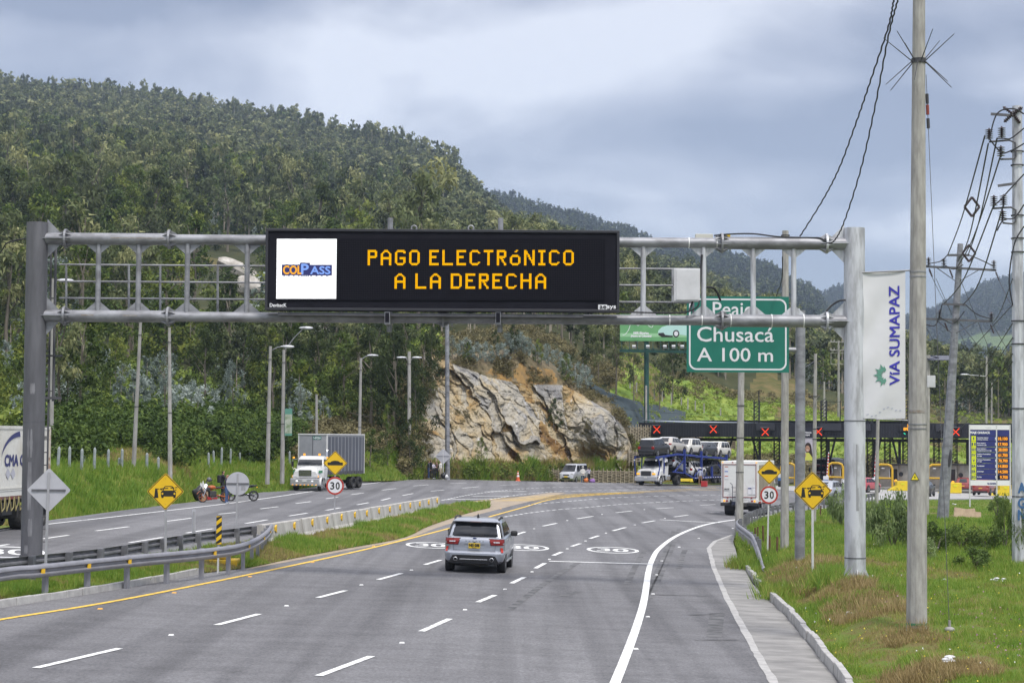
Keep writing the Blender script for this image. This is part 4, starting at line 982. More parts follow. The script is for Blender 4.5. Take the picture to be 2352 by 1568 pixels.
for i, (sgx, xx) in enumerate(((1, xl), (-1, xr))):
 for bi in (0, 1):
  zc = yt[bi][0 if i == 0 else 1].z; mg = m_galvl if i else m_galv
  for sg in (-1, 1): MB().prism([(xx+sgx*0.28, GY, zc+sg*0.165), (xx+sgx*0.66, GY, zc+sg*0.165), (xx+sgx*0.28, GY, zc+sg*0.55)], (0, 0.014, 0)).build('gusset_plate', mg, gantry, world=True)
  MB().box((xx+sgx*0.42, GY-0.17, zc), (1.1, 0.12, 0.016)).build('stiffener_plate', mg, gantry, world=True)
# service rail behind the beams
CY_ = 1.1
mb = MB()
for y0, y1, rr in ((607.5, 618, 0.026), (646, 656, 0.028), (684.5, 694.5, 0.028)): mb.cyl(GP(136, y0, CY_), GP(1590, y1, CY_), rr, n=8)
mb.build('guard_rail', m_galv, gantry, True, True)
for x in (152, 296, 368, 500, 1592):
 f_ = (x-136)/1454; mb = MB(); mb.cyl(GP(x, 607+10*f_, CY_), GP(x, 735+10*f_, CY_), 0.034, n=8); mb.build('rail_post', m_galv, gantry, True, True)
mb = MB(); a, b = GP(150, 732, CY_), GP(1900, 745, CY_); mb.box(((a.x+b.x)/2, GY+0.75, (a.z+b.z)/2-0.02), (b.x-a.x, 0.7, 0.05)); mb.build('walkway', m_galvd, gantry, world=True)
mb = MB(); t_, b_ = GP(118, 560, 0.6), GP(112, 1290, 0.6)
for dx in (0, -0.42): mb.bar(t_+Vector((dx, 0, 0)), Vector((t_.x+dx, t_.y, zl0+0.4)), 0.05, 0.03)
z = zl0+0.7
while z < t_.z: mb.cyl((t_.x, t_.y, z), (t_.x-0.42, t_.y, z), 0.015, n=6); z += 0.36
mb.box((t_.x, t_.y-0.05, GP(118, 913).z), (0.75, 0.05, 0.07)); mb.box((t_.x, t_.y-0.05, GP(118, 815).z), (0.75, 0.05, 0.05))
mb.build('ladder', m_galvd, gantry, world=True)
mb = MB(); mb.cyl((t_.x+0.13, t_.y, t_.z+0.1), (t_.x+0.13, t_.y, GP(128, 920).z), 0.04, n=8); mb.build('conduit', m_galvd, gantry, True, True)
# cabinets and cables
m_cab = mat('light_grey_cabinet_paint', (0.62, 0.62, 0.64), 0.5, c2=(0.52, 0.52, 0.53), scale=2)
a, b = GP(1548, 616, -0.2), GP(1608, 692, -0.2)
mb = MB(); mb.box(((a.x+b.x)/2, a.y+0.16, (a.z+b.z)/2), (b.x-a.x, 0.34, a.z-b.z)); cab = mb.build('control_cabinet', m_cab, gantry, world=True, bevel=0.012)
mb = MB()
mb.box(((a.x+b.x)/2+0.01, a.y-0.02, (a.z+b.z)/2), (b.x-a.x-0.1, 0.02, a.z-b.z-0.07))
o = mb.build('cabinet_door', m_cab, gantry, world=True, bevel=0.006);
mb = MB()
for zz in (0.75, 0.2): mb.box((a.x-0.03, a.y+0.05, b.z+(a.z-b.z)*zz), (0.06, 0.12, 0.42))
mb.build('cabinet_hinge', m_galv, gantry, world=True)
a, b = GP(1597, 538, 0.3), GP(1637, 580, 0.3); mb = MB(); mb.box(((a.x+b.x)/2, a.y, (a.z+b.z)/2), (b.x-a.x, 0.2, a.z-b.z)); mb.build('junction_box', mat('cream_plastic_box', (0.55, 0.54, 0.47), 0.5), gantry, world=True, bevel=0.01)
mb = MB(); c = on_beam(0, 1660); mb.box(c+Vector((0.16, 0, 0.22)), (0.1, 0.06, 0.09)); mb.build('beacon', mat('amber_plastic', (0.75, 0.5, 0.03), 0.4), gantry, world=True)
def gcable(pts, r=0.022):
 mb = MB(); mb.tube(catmull([GP(x, y, dy) for x, y, dy in pts], 6), r, 6); return mb.build('cable', m_black, gantry, True, True)
gcable([(1640, 541, 0), (1672, 538, -0.1), (1730, 537, -0.1), (1790, 544, -0.1), (1860, 546, -0.1), (1884, 547, -0.15), (1898, 556, -0.22)])
gcable([(1350, 718, -0.2), (1420, 716, -0.25), (1500, 718, -0.22), (1570, 717, -0.22), (1600, 706, -0.25), (1607, 690, -0.2)])
gcable([(1604, 690, 0), (1608, 640, -0.1), (1612, 585, -0.09)], 0.03); gcable([(1592, 690, 0), (1582, 716, -0.2)], 0.028)
gcable([(1898, 714, -0.1), (1912, 700, -0.05), (1930, 690, -0.1), (1945, 689, -0.1)], 0.03); gcable([(60, 548, -0.2), (35, 552, -0.2), (14, 560, 0), (0, 580, 0.4), (-60, 640, 2)], 0.02)
gcable([(1616, 660, 0), (1640, 662, 0.3), (1655, 690, 0.6)], 0.03)
mb = MB(); ax = Matrix(((0, 0, 1), (0, 1, 0), (1, 0, 0)))
for x, i in ((1538, 1), (1612, 1), (1656+22, 1), (1772, 1), (1900-55, 1), (1582, 0), (1646, 0)):
 r0 = 0.145 if x < 1658 else 0.179; mb.lathe([(r0, -0.014), (r0+0.008, -0.014), (r0+0.008, 0.014), (r0, 0.014)], on_beam(i, x), 20, ax)
mb.build('cable_tie', m_white, gantry, world=True)
mb = MB()
for x, i, ln, dz in ((388-30, 0, 0.5, -0.02), (276, 0, 0.5, 0.02), (320, 0, 0.6, 0.0), (205, 1, 0.35, 0), (360-58, 1, 0.4, -0.02)):
 c = on_beam(i, x); n = 9
 mb.grid([[c+Vector((ln*(k/(n-1)-0.5), -0.1705*math.cos(t), 0.1705*math.sin(t)+0)) for k in range(n)] for t in (dz+0.02, dz+0.16+0.05*random.random())])
mb.build('rust_stain', m_rust, gantry, world=True)
mb = MB()                                   # worn paint and scuffs on the columns
m_scuff = mat('bare_primer_patch', (0.24, 0.24, 0.255), 0.7, c2=(0.15, 0.15, 0.16), scale=4, stretch=(2, 2, 0.5), detail=9)
for y0, y1, a0, a1 in ((1060, 1170, -0.1, 0.25), (1190, 1230, 0.0, 0.3), (985, 1050, -0.15, 0.2), (1250, 1270, -0.3, 0.2), (880, 905, 0, 0.3)):
 for k in range(3):
  z0, z1 = GP(80, y0, 0).z, GP(80, y1, 0).z; aa = a0+random.uniform(-0.15, 0.25); n = 12
  L_, R_ = [], []
  for j in range(n):
   zz = z0+(z1-z0)*j/(n-1); w_ = 0.03+0.10*math.sin(math.pi*j/(n-1))*random.uniform(0.5, 1.0)
   for lst, t in ((L_, aa-w_), (R_, aa+w_)): lst.append((xl+math.sin(t)*0.3025, GY-math.cos(t)*0.3025, zz))
  mb.strip(L_, R_)
mb.build('paint_scuff', m_scuff, gantry, world=True)
mb = MB(); n = 10
for lo_, hi_, w0 in ((1020, 1172, 0.13), (1120, 1172, 0.26)):
 L_, R_ = [], []
 for j in range(n):
  zz = GP(1963, lo_+(hi_-lo_)*j/(n-1)).z
  for lst, t in ((L_, -0.06), (R_, -0.06+w0*random.uniform(0.85, 1.05))): lst.append((xr+math.sin(t)*0.2985, GY-math.cos(t)*0.2985, zz))
 mb.strip(L_, R_)
mb.build('paint_patch', mat('grey_touch_up_paint', (0.30, 0.30, 0.31), 0.7), gantry, world=True)
# ---------------------------------------------------------------- message sign
m_hous = mat('black_sign_housing', (0.010, 0.010, 0.015), 0.6, spec=.12, c2=(0.014, 0.014, 0.02), scale=2)
m_led = mat('dark_led_matrix', (0.009, 0.009, 0.013), 0.8, spec=.08)
VD = -0.62
a, b = GP(610.5, 524.5, VD), GP(1422.5, 717, VD); vw, vh = b.x-a.x, a.z-b.z; vy = a.y
vms = thing('message_sign', 'wide black electronic message sign with yellow lettering hung on the gantry', 'message sign', ((a.x+b.x)/2, vy, b.z))
mb = MB(); mb.box(((a.x+b.x)/2, vy+0.24, (a.z+b.z)/2), (vw, 0.44, vh)); hs = mb.build('housing', m_hous, vms, world=True, bevel=0.02)
mb = MB(); bz = 0.075
for c, s in ((((a.x+b.x)/2, vy+0.0, a.z-bz/2), (vw, 0.05, bz)), (((a.x+b.x)/2, vy+0.0, b.z+bz/2), (vw, 0.05, bz)), ((a.x+bz/2, vy, (a.z+b.z)/2), (bz, 0.052, vh-2*bz)), ((b.x-bz/2, vy, (a.z+b.z)/2), (bz, 0.052, vh-2*bz))): mb.box(c, s)
mb.build('bezel', mat('satin_black_trim', (0.03, 0.03, 0.037), 0.35), vms, world=True, bevel=0.01)
def VP(x, y, off=0.0):
 return Vector((a.x+(x-610.5)/812*vw, vy-0.004-off, a.z-(y-524.5-(x-610.5)*0.0055)/187.8*vh))
XR, ZR = Vector((1, 0, 0)), Vector((0, 0, 1))
def vquad(mb, x0, y0, x1, y1, off): mb.poly([VP(x0, y1, off), VP(x1, y1, off), VP(x1, y0, off), VP(x0, y0, off)])
dp = 2.69*vw/812     # dot pitch in metres
def vdots(mb, x0, y0, x1, y1, off, k, step=1):
 nx, ny = int((x1-x0)/2.69/step), int((y1-y0)/2.69/step)
 for j in range(ny):
  for i in range(nx):
   c = VP(x0+(i+0.5)*2.69*step, y0+(j+0.5)*2.69*step, off); h = dp*k/2
   mb.poly([c+Vector((-h, 0, -h)), c+Vector((h, 0, -h)), c+Vector((h, 0, h)), c+Vector((-h, 0, h))])
mb = MB(); vquad(mb, 636, 548.5, 1389, 690, 0.003); led = mb.build('led_matrix', m_led, vms, world=True)
mb = MB(); vdots(mb, 776, 550, 1388, 689, 0.006, 0.3, 1.5); mb.build('unlit_dots', mat('unlit_led_dots', (0.06, 0.06, 0.075), 0.6, spec=.1), vms, world=True)
mb = MB(); vquad(mb, 636.3, 548.7, 773.8, 686.4, 0.010)
mw = mat('lit_white_led_panel', (0.02, 0.02, 0.02), 0.6, emit=(0.97, 0.98, 1.0), es=1.25)
nt = mw.node_tree; tc = nt.nodes.new('ShaderNodeTexCoord'); mp = nt.nodes.new('ShaderNodeMapping'); mp.inputs['Scale'].default_value = (2, 1, 42)
nz = nt.nodes.new('ShaderNodeTexNoise'); nz.inputs['Scale'].default_value = 2; mr = nt.nodes.new('ShaderNodeMapRange'); mr.inputs[1].default_value = 0.3; mr.inputs[2].default_value = 0.6; mr.inputs[3].default_value = 0.8; mr.inputs[4].default_value = 1.4
nt.links.new(tc.outputs['Object'], mp.inputs[0]); nt.links.new(mp.outputs[0], nz.inputs['Vector']); nt.links.new(nz.outputs['Fac'], mr.inputs[0]); nt.links.new(mr.outputs[0], nt.nodes['Principled BSDF'].inputs['Emission Strength'])
pic = mb.build('lit_picture', mw, vms, world=True)
# pixel lettering, nine dots wide and thirteen high
FONT = {
'P': '11111110,11111111,11000011,11000011,11000011,11111111,11111110,11000000,11000000,11000000,11000000,11000000,11000000',
'A': '000111000,001111100,011000110,110000011,110000011,110000011,111111111,111111111,110000011,110000011,110000011,110000011,110000011',
'G': '001111110,011111111,110000011,110000000,110000000,110000000,110011111,110011111,110000011,110000011,110000011,011111110,001111100',
'O': '001111100,011111110,110000011,110000011,110000011,110000011,110000011,110000011,110000011,110000011,110000011,011111110,001111100',
'E': '11111111,11111111,11000000,11000000,11000000,11111100,11111100,11000000,11000000,11000000,11000000,11111111,11111111',
'L': '110000000,110000000,110000000,110000000,110000000,110000000,110000000,110000000,110000000,110000000,110000000,111111111,111111111',
'C': '001111100,011111110,110000011,110000000,110000000,110000000,110000000,110000000,110000000,110000000,110000011,011111110,001111100',
'T': '11111111,11111111,00011000,00011000,00011000,00011000,00011000,00011000,00011000,00011000,00011000,00011000,00011000',
'R': '11111110,11111111,11000011,11000011,11000011,11111111,11111110,11011000,11001100,11001100,11000110,11000011,11000011',
'ó': '000001100,000011000,000000000,000000000,001111100,011111110,110000011,110000011,110000011,110000011,110000011,011111110,001111100',
'N': '110000011,111000011,111000011,111100011,110110011,110110011,110011011,110011011,110001111,110000111,110000111,110000011,110000011',
'I': '111111,111111,001100,001100,001100,001100,001100,001100,001100,001100,001100,111111,111111',
'D': '111111100,111111110,110000011,110000011,110000011,110000011,110000011,110000011,110000011,110000011,110000011,111111110,111111100',
'H': '110000011,110000011,110000011,110000011,110000011,111111111,111111111,110000011,110000011,110000011,110000011,110000011,110000011'}
def led_text(mb, s, x0, x1, y0, y1, off):
 cols = sum((5 if ch == ' ' else len(FONT[ch].split(',')[0])+3) for ch in s)-3
 px, py = (x1-x0)/cols, (y1-y0)/13; x = x0
 for ch in s:
  if ch == ' ': x += 5*px; continue
  rows_ = FONT[ch].split(',')
  for j, row in enumerate(rows_):
   for i, bit in enumerate(row):
    if bit == '1': vquad(mb, x+(i+0.06)*px, y0+(j+0.08)*py, x+(i+0.94)*px, y0+(j+0.92)*py, off)
  x += (len(rows_[0])+3)*px
mb = MB(); led_text(mb, 'PAGO ELECTRóNICO', 845, 1317.7, 574, 609.5, 0.012); led_text(mb, 'A LA DERECHA', 907, 1254.5, 628, 663.3, 0.012)
mb.build('lettering', mat('lit_amber_led', (0.02, 0.01, 0), 0.6, emit=(1.0, 0.50, 0.002), es=1.15, spec=0), vms, world=True)
nvy = mat('lit_navy_led', (0.01, 0.01, 0.02), 0.6, emit=(0.01, 0.015, 0.12), es=1.0)
kx = vw/812
mb = MB()
for s, xx, wv_, hh, yy in (('COL', 673, 44, 21, 620.3), ('P', 701.5, 19, 25, 618.5), ('ASS', 737, 48, 20, 621)):
 add_text(mb, s, VP(xx, yy, 0.014), XR, ZR, hh*kx, wv_*kx, bold=0.033)
 for q in range(4): vquad(mb, xx-wv_/2+q*wv_/4+1, yy+hh/2-1, xx-wv_/2+q*wv_/4+5, yy+hh/2+3.5, 0.0143)
[vquad(mb, *q) for q in ((648.5, 608, 696.5, 632.5, .0136), (690, 603.8, 713, 632, .0138), (711, 608.5, 763.5, 633, .0139))]; mb.build('logo_outline', nvy, vms, world=True)
mb = MB(); add_text(mb, 'COL', VP(673, 620.3, 0.02), XR, ZR, 19*kx, 42*kx, bold=0.012); mb.build('logo_lettering', mat('lit_orange_led', (0.02, 0.01, 0), 0.6, emit=(0.95, 0.42, 0.02), es=0.95), vms, world=True)
mb = MB(); add_text(mb, 'P', VP(701.5, 618.5, 0.02), XR, ZR, 23*kx, 16*kx, bold=0.012); add_text(mb, 'ASS', VP(737, 621, 0.02), XR, ZR, 17.5*kx, 45*kx, bold=0.010); mb.build('logo_lettering', mat('lit_blue_led', (0.01, 0.01, 0.02), 0.6, emit=(0.20, 0.36, 0.85), es=1.0), vms, world=True)
m_wl = mat('white_vinyl_lettering', (0.78, 0.78, 0.80), 0.5)
decal('maker_lettering', 'DeviтecK'.replace('т', 't'), VP(641, 701, 0.012), XR, ZR, 8*kx, m_wl, None, width=38*kx, bold=0.004)
bpy.data.objects['maker_lettering'].parent = vms; bpy.data.objects['maker_lettering'].location = -vms.location
mb = MB(); vquad(mb, 1374, 699.5, 1394.5, 712.5, 0.012); o = mb.build('maker_badge', m_wl, vms, world=True)
o = decal('maker_lettering', 'ae', VP(1385, 705.5, 0.016), XR, ZR, 7*kx, mat('black_vinyl', (0.02, 0.02, 0.02), 0.5), vms, width=15*kx, bold=0.006); o.location = -vms.location
o = decal('maker_lettering', 'sys', VP(1404.5, 706.5, 0.014), XR, ZR, 9*kx, m_wl, vms, width=20*kx, bold=0.006); o.location = -vms.location
for x in (950, 1081):
 mb = MB(); c = VP(x, 522.5, -0.2); n = 16
 mb.tube([c+Vector((math.cos(t*2*math.pi/n)*0.075, 0, math.sin(t*2*math.pi/n)*0.075)) for t in range(n+1)], 0.024, 8, False); mb.cyl(c-Vector((0, 0, 0.16)), c-Vector((0, 0, 0.06)), 0.04, n=8); mb.build('lifting_eye', m_galv, vms, True, True)
for x in (893, 1149):
 mb = MB(); c = VP(x, 495, -0.6); mb.cyl(c, VP(x, 760, -0.6), 0.078, n=12); mb.build('mounting_tube', m_galv, vms, True, True)
for x in (891, 1145):
 c, e_ = VP(x, 716, 0.0), VP(x, 754, 0.0); mb = MB(); mb.box(((c.x), vy+0.5, (c.z+VP(x, 744).z)/2), (0.15, 1.0, c.z-VP(x, 744).z));
 mb.build('mounting_bracket', m_galv, vms, world=True); mb = MB(); mb.box((c.x, vy-0.012, (c.z+VP(x, 742).z)/2), (0.11, 0.02, c.z-VP(x, 744).z-0.07)); mb.build('bracket_socket', m_hous, vms, world=True)
mb = MB(); c0, c1 = VP(640, 720, -0.2), VP(1340, 725, -0.2); mb.bar(c0, c1, 0.3, 0.08); mb.build('support_rail', m_galvd, vms, world=True)
# ---------------------------------------------------------------- road signs
m_syel = mat('yellow_sign_sheeting', (0.80, 0.50, 0.012), 0.45, c2=(0.72, 0.45, 0.012), scale=2)
m_sblk = mat('black_sign_ink', (0.018, 0.017, 0.015), 0.5)
m_sred = mat('red_sign_sheeting', (0.48, 0.045, 0.025), 0.45, c2=(0.38, 0.03, 0.02), scale=4)
m_swht = mat('white_sign_sheeting', (0.72, 0.72, 0.74), 0.45)
m_sgrn = mat('green_sign_sheeting', (0.008, 0.165, 0.118), 0.5, c2=(0.006, 0.14, 0.10), scale=1.2)
m_sback = mat('bare_aluminium_sign_back', (0.52, 0.52, 0.55), 0.5, 0.2, c2=(0.44, 0.44, 0.47), scale=1.5)
m_post = mat('white_painted_post', (0.66, 0.66, 0.66), 0.5, c2=(0.50, 0.50, 0.49), scale=3, stretch=(1, 1, 0.4))
m_gpost = mat('grey_steel_post', (0.42, 0.42, 0.44), 0.5, 0.2, c2=(0.33, 0.33, 0.34), scale=3, stretch=(1, 1, 0.4))
def rdiamond(a, rc, n=6):
 pts = []; c = a-rc*math.sqrt(2)
 for k in range(4):
  th = k*math.pi/2; cx_, cy_ = c*math.cos(th), c*math.sin(th)
  for j in range(n+1): t = th-math.pi/4+math.pi/2*j/n; pts.append((cx_+rc*math.cos(t), cy_+rc*math.sin(t)))
 return pts
def rrect(w_, h, rc, n=6):
 pts = []
 for sx_, sy_, t0 in ((1, 1, 0), (-1, 1, 90), (-1, -1, 180), (1, -1, 270)):
  for j in range(n+1): t = R(t0+90*j/n); pts.append((sx_*(w_/2-rc)+rc*math.cos(t), sy_*(h/2-rc)+rc*math.sin(t)))
 return pts
class Face:
 def __init__(s, c, yaw=0.0, rollx=0.0): s.c = Vector(c); s.r = Vector((math.cos(yaw), math.sin(yaw), 0)); s.u = Vector((0, 0, 1)); s.n = Vector((math.sin(yaw), -math.cos(yaw), 0))
 def p(s, x, y, k=0): return s.c+s.r*x+s.u*y+s.n*(0.003*k)
 def poly(s, mb, pts, k): mb.poly([s.p(x, y, k) for x, y in pts])
 def plate(s, pts, name, m, parent, th=0.012):
  mb = MB(); mb.prism([s.p(x, y) for x, y in pts], -s.n*th); return mb.build(name, m, parent, world=True)
 def ring(s, mb, a, b, k): n = len(a); mb.add([s.p(*q, k) for q in a]+[s.p(*q, k) for q in b], [(i, (i+1) % n, n+(i+1) % n, n+i) for i in range(n)])
def diamond_panel(face, a, parent):
 face.plate(rdiamond(a, a*0.1), 'panel', m_syel, parent)
 mb = MB(); face.ring(mb, rdiamond(a*0.965, a*0.09), rdiamond(a*0.915, a*0.08), 1); mb.build('border', m_sblk, parent, world=True)
 mb = MB()
 for x, y in ((0, .68), (0, -.68), (.66, 0), (-.66, 0)): face.poly(mb, [(x*a+0.008*math.cos(t), y*a+0.008*math.sin(t)) for t in np.linspace(0, 6.28, 7)[:-1]], 2)
 mb.build('bolt', m_galvd, parent, world=True)
def toll_symbol(face, a, parent):
 s = a/150.0; mb = MB()
 def pl(pts, k=1): face.poly(mb, [(x*s, y*s) for x, y in pts], k)
 pl([(-90, -52), (-55, -52), (-64, 14), (-83, 14)]); pl([(-83, 14), (-50, 18), (-50, 23), (-83, 24)])
 for x0 in (-44, -8, 40, 78): x1 = x0+(18 if x0 == 78 else 30); pl([(x0, 17+(x0+44)*0.09), (x1, 17+(x1+44)*0.09), (x1, 24+(x1+44)*0.09), (x0, 24+(x0+44)*0.09)], 2)
 pl([(-35, -40), (84, -40), (86, -5), (74, 8), (-24, 8), (-37, -5)]); pl([(-32, -52), (-14, -52), (-14, -38), (-32, -38)]); pl([(64, -52), (82, -52), (82, -38), (64, -38)])
 face.ring(mb, [(x*s, y*s) for x, y in ((-24, 8), (-10, 38), (0, 44), (50, 44), (60, 38), (74, 8))], [(x*s, y*s) for x, y in ((-16, 8), (-4, 34), (2, 38), (47, 38), (54, 34), (66, 8))], 1)
 pl([(-40, 12), (-28, 8), (-28, 14), (-38, 18)]); pl([(78, 8), (90, 12), (88, 18), (76, 14)])
 mb.build('symbol', m_sblk, parent, world=True)
 mb = MB()
 for cx_ in (-24, 73): face.poly(mb, [((cx_+8*math.cos(t))*s, (-18+8*math.sin(t))*s) for t in np.linspace(0, 6.28, 13)[:-1]], 2)
 mb.build('symbol_lamp', m_syel, parent, world=True)
def bump_symbol(face, a, parent):
 mb = MB(); k = a/100; pts = [(-62*k, -18*k), (62*k, -18*k), (62*k, 6*k), (38*k, 6*k)] + [(38*k*math.cos(t), 6*k+14*k*math.sin(t)) for t in np.linspace(0.15, 3.0, 9)] + [(-38*k, 6*k), (-62*k, 6*k)]
 face.poly(mb, pts, 1); mb.build('symbol', m_sblk, parent, world=True)
def limit_panel(face, r_, parent, s='30'):
 n = 32; C = lambda q: [(q*math.cos(2*math.pi*i/n), q*math.sin(2*math.pi*i/n)) for i in range(n)]
 face.plate(C(r_), 'limit_panel', m_swht, parent)
 mb = MB(); face.ring(mb, C(r_*0.995), C(r_*0.80), 1); mb.build('limit_ring', m_sred, parent, world=True)
 mb = MB()
 for sx_, ch in ((-1, '3'), (1, '0')): add_text(mb, ch, face.p(sx_*r_*0.30, 0, 2), face.r, face.u, r_*0.80, r_*0.42, bold=r_*0.022)
 mb.build('limit_number', m_sblk, parent, world=True)
def post(parent, base, top, r_, m, back=0.03, name='post'):
 mb = MB(); mb.bar(Vector((base.x, base.y+back, base.z-0.15)), Vector((top.x, top.y+back, top.z)), r_*2, r_*1.4, (0, 1, 0)); return mb.build(name, m, parent, world=True)
def at_dist(base, x, y, dy=0.0):
 d = dep(base)
 for _ in range(3): p = P(x, y, d); d += base.y+dy-p.y
 return P(x, y, d)
# left toll sign
b = G(380, 1303, 0.17); rt = thing('toll_warning_sign', 'yellow diamond toll sign standing in the median behind the near guardrail', 'road sign', b)
fc = Face(at_dist(b, 380, 1128, -0.03)); a_ = 43/F*dep(b); diamond_panel(fc, a_, rt); toll_symbol(fc, a_, rt); post(rt, b, fc.p(0, a_*0.8), 0.032, m_gpost)
b = on_verge(1867, 1306); rt = thing('toll_warning_sign', 'yellow diamond toll sign on a white post in the right grass verge', 'road sign', b)
fc = Face(at_dist(b, 1866.5, 1126.5, -0.03), 0.03); a_ = 44.5/F*dep(b); diamond_panel(fc, a_, rt); toll_symbol(fc, a_, rt); post(rt, b, fc.p(0, a_*0.8), 0.034, m_post)
for (bx, by, f_, lab, m, pc, cc) in ((768, 1205, lambda x, y: G(x, y, 0.12), 'speed bump diamond above round 30 limit sign beside the concrete barrier', m_gpost, (770, 1063), (769.5, 1115)),
        (1763, 1271, on_verge, 'speed bump diamond above round 30 limit sign in the right grass verge', m_post, (1767, 1083.5), (1766.5, 1136))):
 b = f_(bx, by); rt = thing('speed_bump_sign', lab, 'road sign', b); k = dep(b)/F
 fc = Face(at_dist(b, *pc, -0.03)); diamond_panel(fc, 28.3*k, rt); bump_symbol(fc, 28.3*k, rt)
 f2 = Face(at_dist(b, *cc, -0.03)); limit_panel(f2, 20.6*k, rt); post(rt, b, fc.p(0, 20*k), 0.028, m)
# signs seen from behind
def back_sign(name, lab, base, c, pts, m_p, brace=0.8, hor=True):
 rt = thing(name, lab, 'road sign', base); fc = Face(at_dist(base, *c, 0.03)); fc.plate(pts, 'panel', m_sback, rt)
 w_ = max(p[0] for p in pts); h_ = max(p[1] for p in pts); post(rt, base, fc.p(0, h_*0.85), 0.03, m_p, back=-0.005, name='post')
 if hor:
  mb = MB(); mb.bar(fc.p(-w_*brace, 0, 5), fc.p(w_*brace, 0, 5), 0.03, 0.045, (0, 0, 1)); mb.build('brace', m_galvd, rt, world=True)
 return rt, fc
b = G(103, 1345, 0.2); k = dep(b)/F; back_sign('diamond_sign', 'back of a large grey diamond sign beside the left gantry column', b, (112, 1125), rdiamond(51*k, 5*k), m_gpost)
b = G(542, 1243, 0.15); k = dep(b)/F; n = 32; rt, fc = back_sign('round_sign', 'back of a grey round sign in the median in front of the motorcycles', b, (546, 1110), [(26.7*k*math.cos(2*math.pi*i/n), 26.7*k*math.sin(2*math.pi*i/n)) for i in range(n)], m_gpost, 0.97)
mb = MB(); mb.poly([fc.p(x*k, y*k, 2) for x, y in ((8, -15.5), (18, -15.5), (18, -5), (8, -5))]); mb.build('sticker', mat('grey_paper_label', (0.38, 0.38, 0.40), 0.7, c2=(0.25, 0.25, 0.27), scale=30), rt, world=True)
b = G(443, 1262, 0.15); k = dep(b)/F; back_sign('marker_sign', 'back of a narrow grey marker board behind the near guardrail', b, (445, 1205), rrect(8.5*k, 72*k, 2*k), m_gpost, hor=False)
b = P(1018, 1098, 185.5); k = dep(b)/F; rt, fc = back_sign('diamond_sign', 'back of a small white diamond sign beside the waiting people', b, (1018, 1047.5), rdiamond(18.5*k, 2*k), m_post)
# striped object marker
b = G(500, 1308, 0.1); k = dep(b)/F; rt = thing('object_marker', 'black and yellow striped object marker in front of the yellow concrete block', 'road sign', b)
fc = Face(at_dist(b, 503, 1217, -0.03)); W_, H_ = 12.5*k, 66*k; fc.plate(rrect(W_, H_, 1.5*k), 'panel', m_sblk, rt); post(rt, b, fc.p(0, H_*0.3), 0.026, m_post)
mb = MB(); y = -H_/2-W_
while y < H_/2:
 q = [(-W_/2, y), (W_/2, y+W_*0.75), (W_/2, y+W_*1.5), (-W_/2, y+W_*0.75)]; q = [(x_, max(-H_/2+0.01, min(H_/2-0.01, y_))) for x_, y_ in q]
 if q[2][1]-q[0][1] > 0.02: fc.poly(mb, [(x_*0.96, y_) for x_, y_ in q], 1)
 y += W_*1.5
mb.build('stripe', m_syel, rt, world=True)
# green destination sign on its own mast
b = on_verge(1837, 1299); rt = thing('destination_sign', 'large green destination sign on a grey cantilever mast right of the road', 'road sign', b); k = dep(b)/F
mast_top = at_dist(b, 1838.5, 713); mb = MB(); mb.cyl(b-Vector((0, 0, .2)), mast_top, 11.8*k, 11.2*k, n=20); mb.build('mast', m_galv, rt, True, True)
tl, br = at_dist(b, 1577.5, 680, -0.25), at_dist(b, 1812, 855.5, -0.25); W_, H_ = br.x-tl.x, tl.z-br.z; fc = Face(((tl.x+br.x)/2, tl.y, (tl.z+br.z)/2))
fc.plate(rrect(W_, H_, 0.01), 'panel', m_sgrn, rt, 0.03)
mb = MB(); fc.ring(mb, rrect(W_*0.957, H_*0.942, 0.24, 8), rrect(W_*0.925, H_*0.90, 0.20, 8), 1); mb.build('border', m_swht, rt, world=True)
mb = MB(); bz = 0.006
add_text(mb, 'Peaje', fc.p((1683-1694.5)*k, (768-715)*k, 2), fc.r, fc.u, 35*k*1.2, 92*k, bold=bz); add_text(mb, 'Chusacá', fc.p((1689-1694.5)*k, (768-768)*k, 2), fc.r, fc.u, 34*k, 176*k, bold=bz)
add_text(mb, 'A 100 m', fc.p((1688-1694.5)*k, (768-815)*k, 2), fc.r, fc.u, 31*k, 174*k, bold=bz); mb.build('lettering', m_swht, rt, world=True)
mb = MB(); ca = fc.p(W_/2-0.1, (768-802)*k, -50); mb.cyl(ca-Vector((W_*0.8, 0, 0)), Vector((b.x, b.y, ca.z)), 0.08, n=12); ca = fc.p(W_/2-0.1, (768-712)*k, -50); mb.cyl(ca-Vector((W_*0.8, 0, 0)), Vector((b.x, b.y, ca.z)), 0.08, n=12); mb.build('arm', m_galv, rt, True, True)
# tariff board
tb = P(2272, 1150, 132); rt = thing('tariff_board', 'blue and white toll tariff board on white posts near the right edge', 'sign board', tb); k = 132/F
tl, br = at_dist(tb, 2226, 975), at_dist(tb, 2321.5, 1115); fc = Face(((tl.x+br.x)/2, tl.y, (tl.z+br.z)/2)); cxp, cyp = 2273.5, 1045
q = lambda x, y, kk=1: fc.p((x-cxp)*k, (cyp-y)*k, kk)
for x in (2227, 2289, 2320):
 mb = MB(); t = q(x, 975, -8); mb.bar((t.x, t.y, tb.z-0.4+(0.3 if x > 2230 else 0)), t, 0.08, 0.08, (0, 1, 0)); mb.build('post', m_post, rt, world=True)
m_navy = mat('navy_blue_panel', (0.028, 0.035, 0.19), 0.5, c2=(0.022, 0.028, 0.15), scale=2); m_lime = mat('lime_panel', (0.68, 0.75, 0.02), 0.5); m_amb = mat('amber_price_led', (0.03, 0.02, 0.01), 0.5, emit=(1.0, 0.36, 0.015), es=0.95)
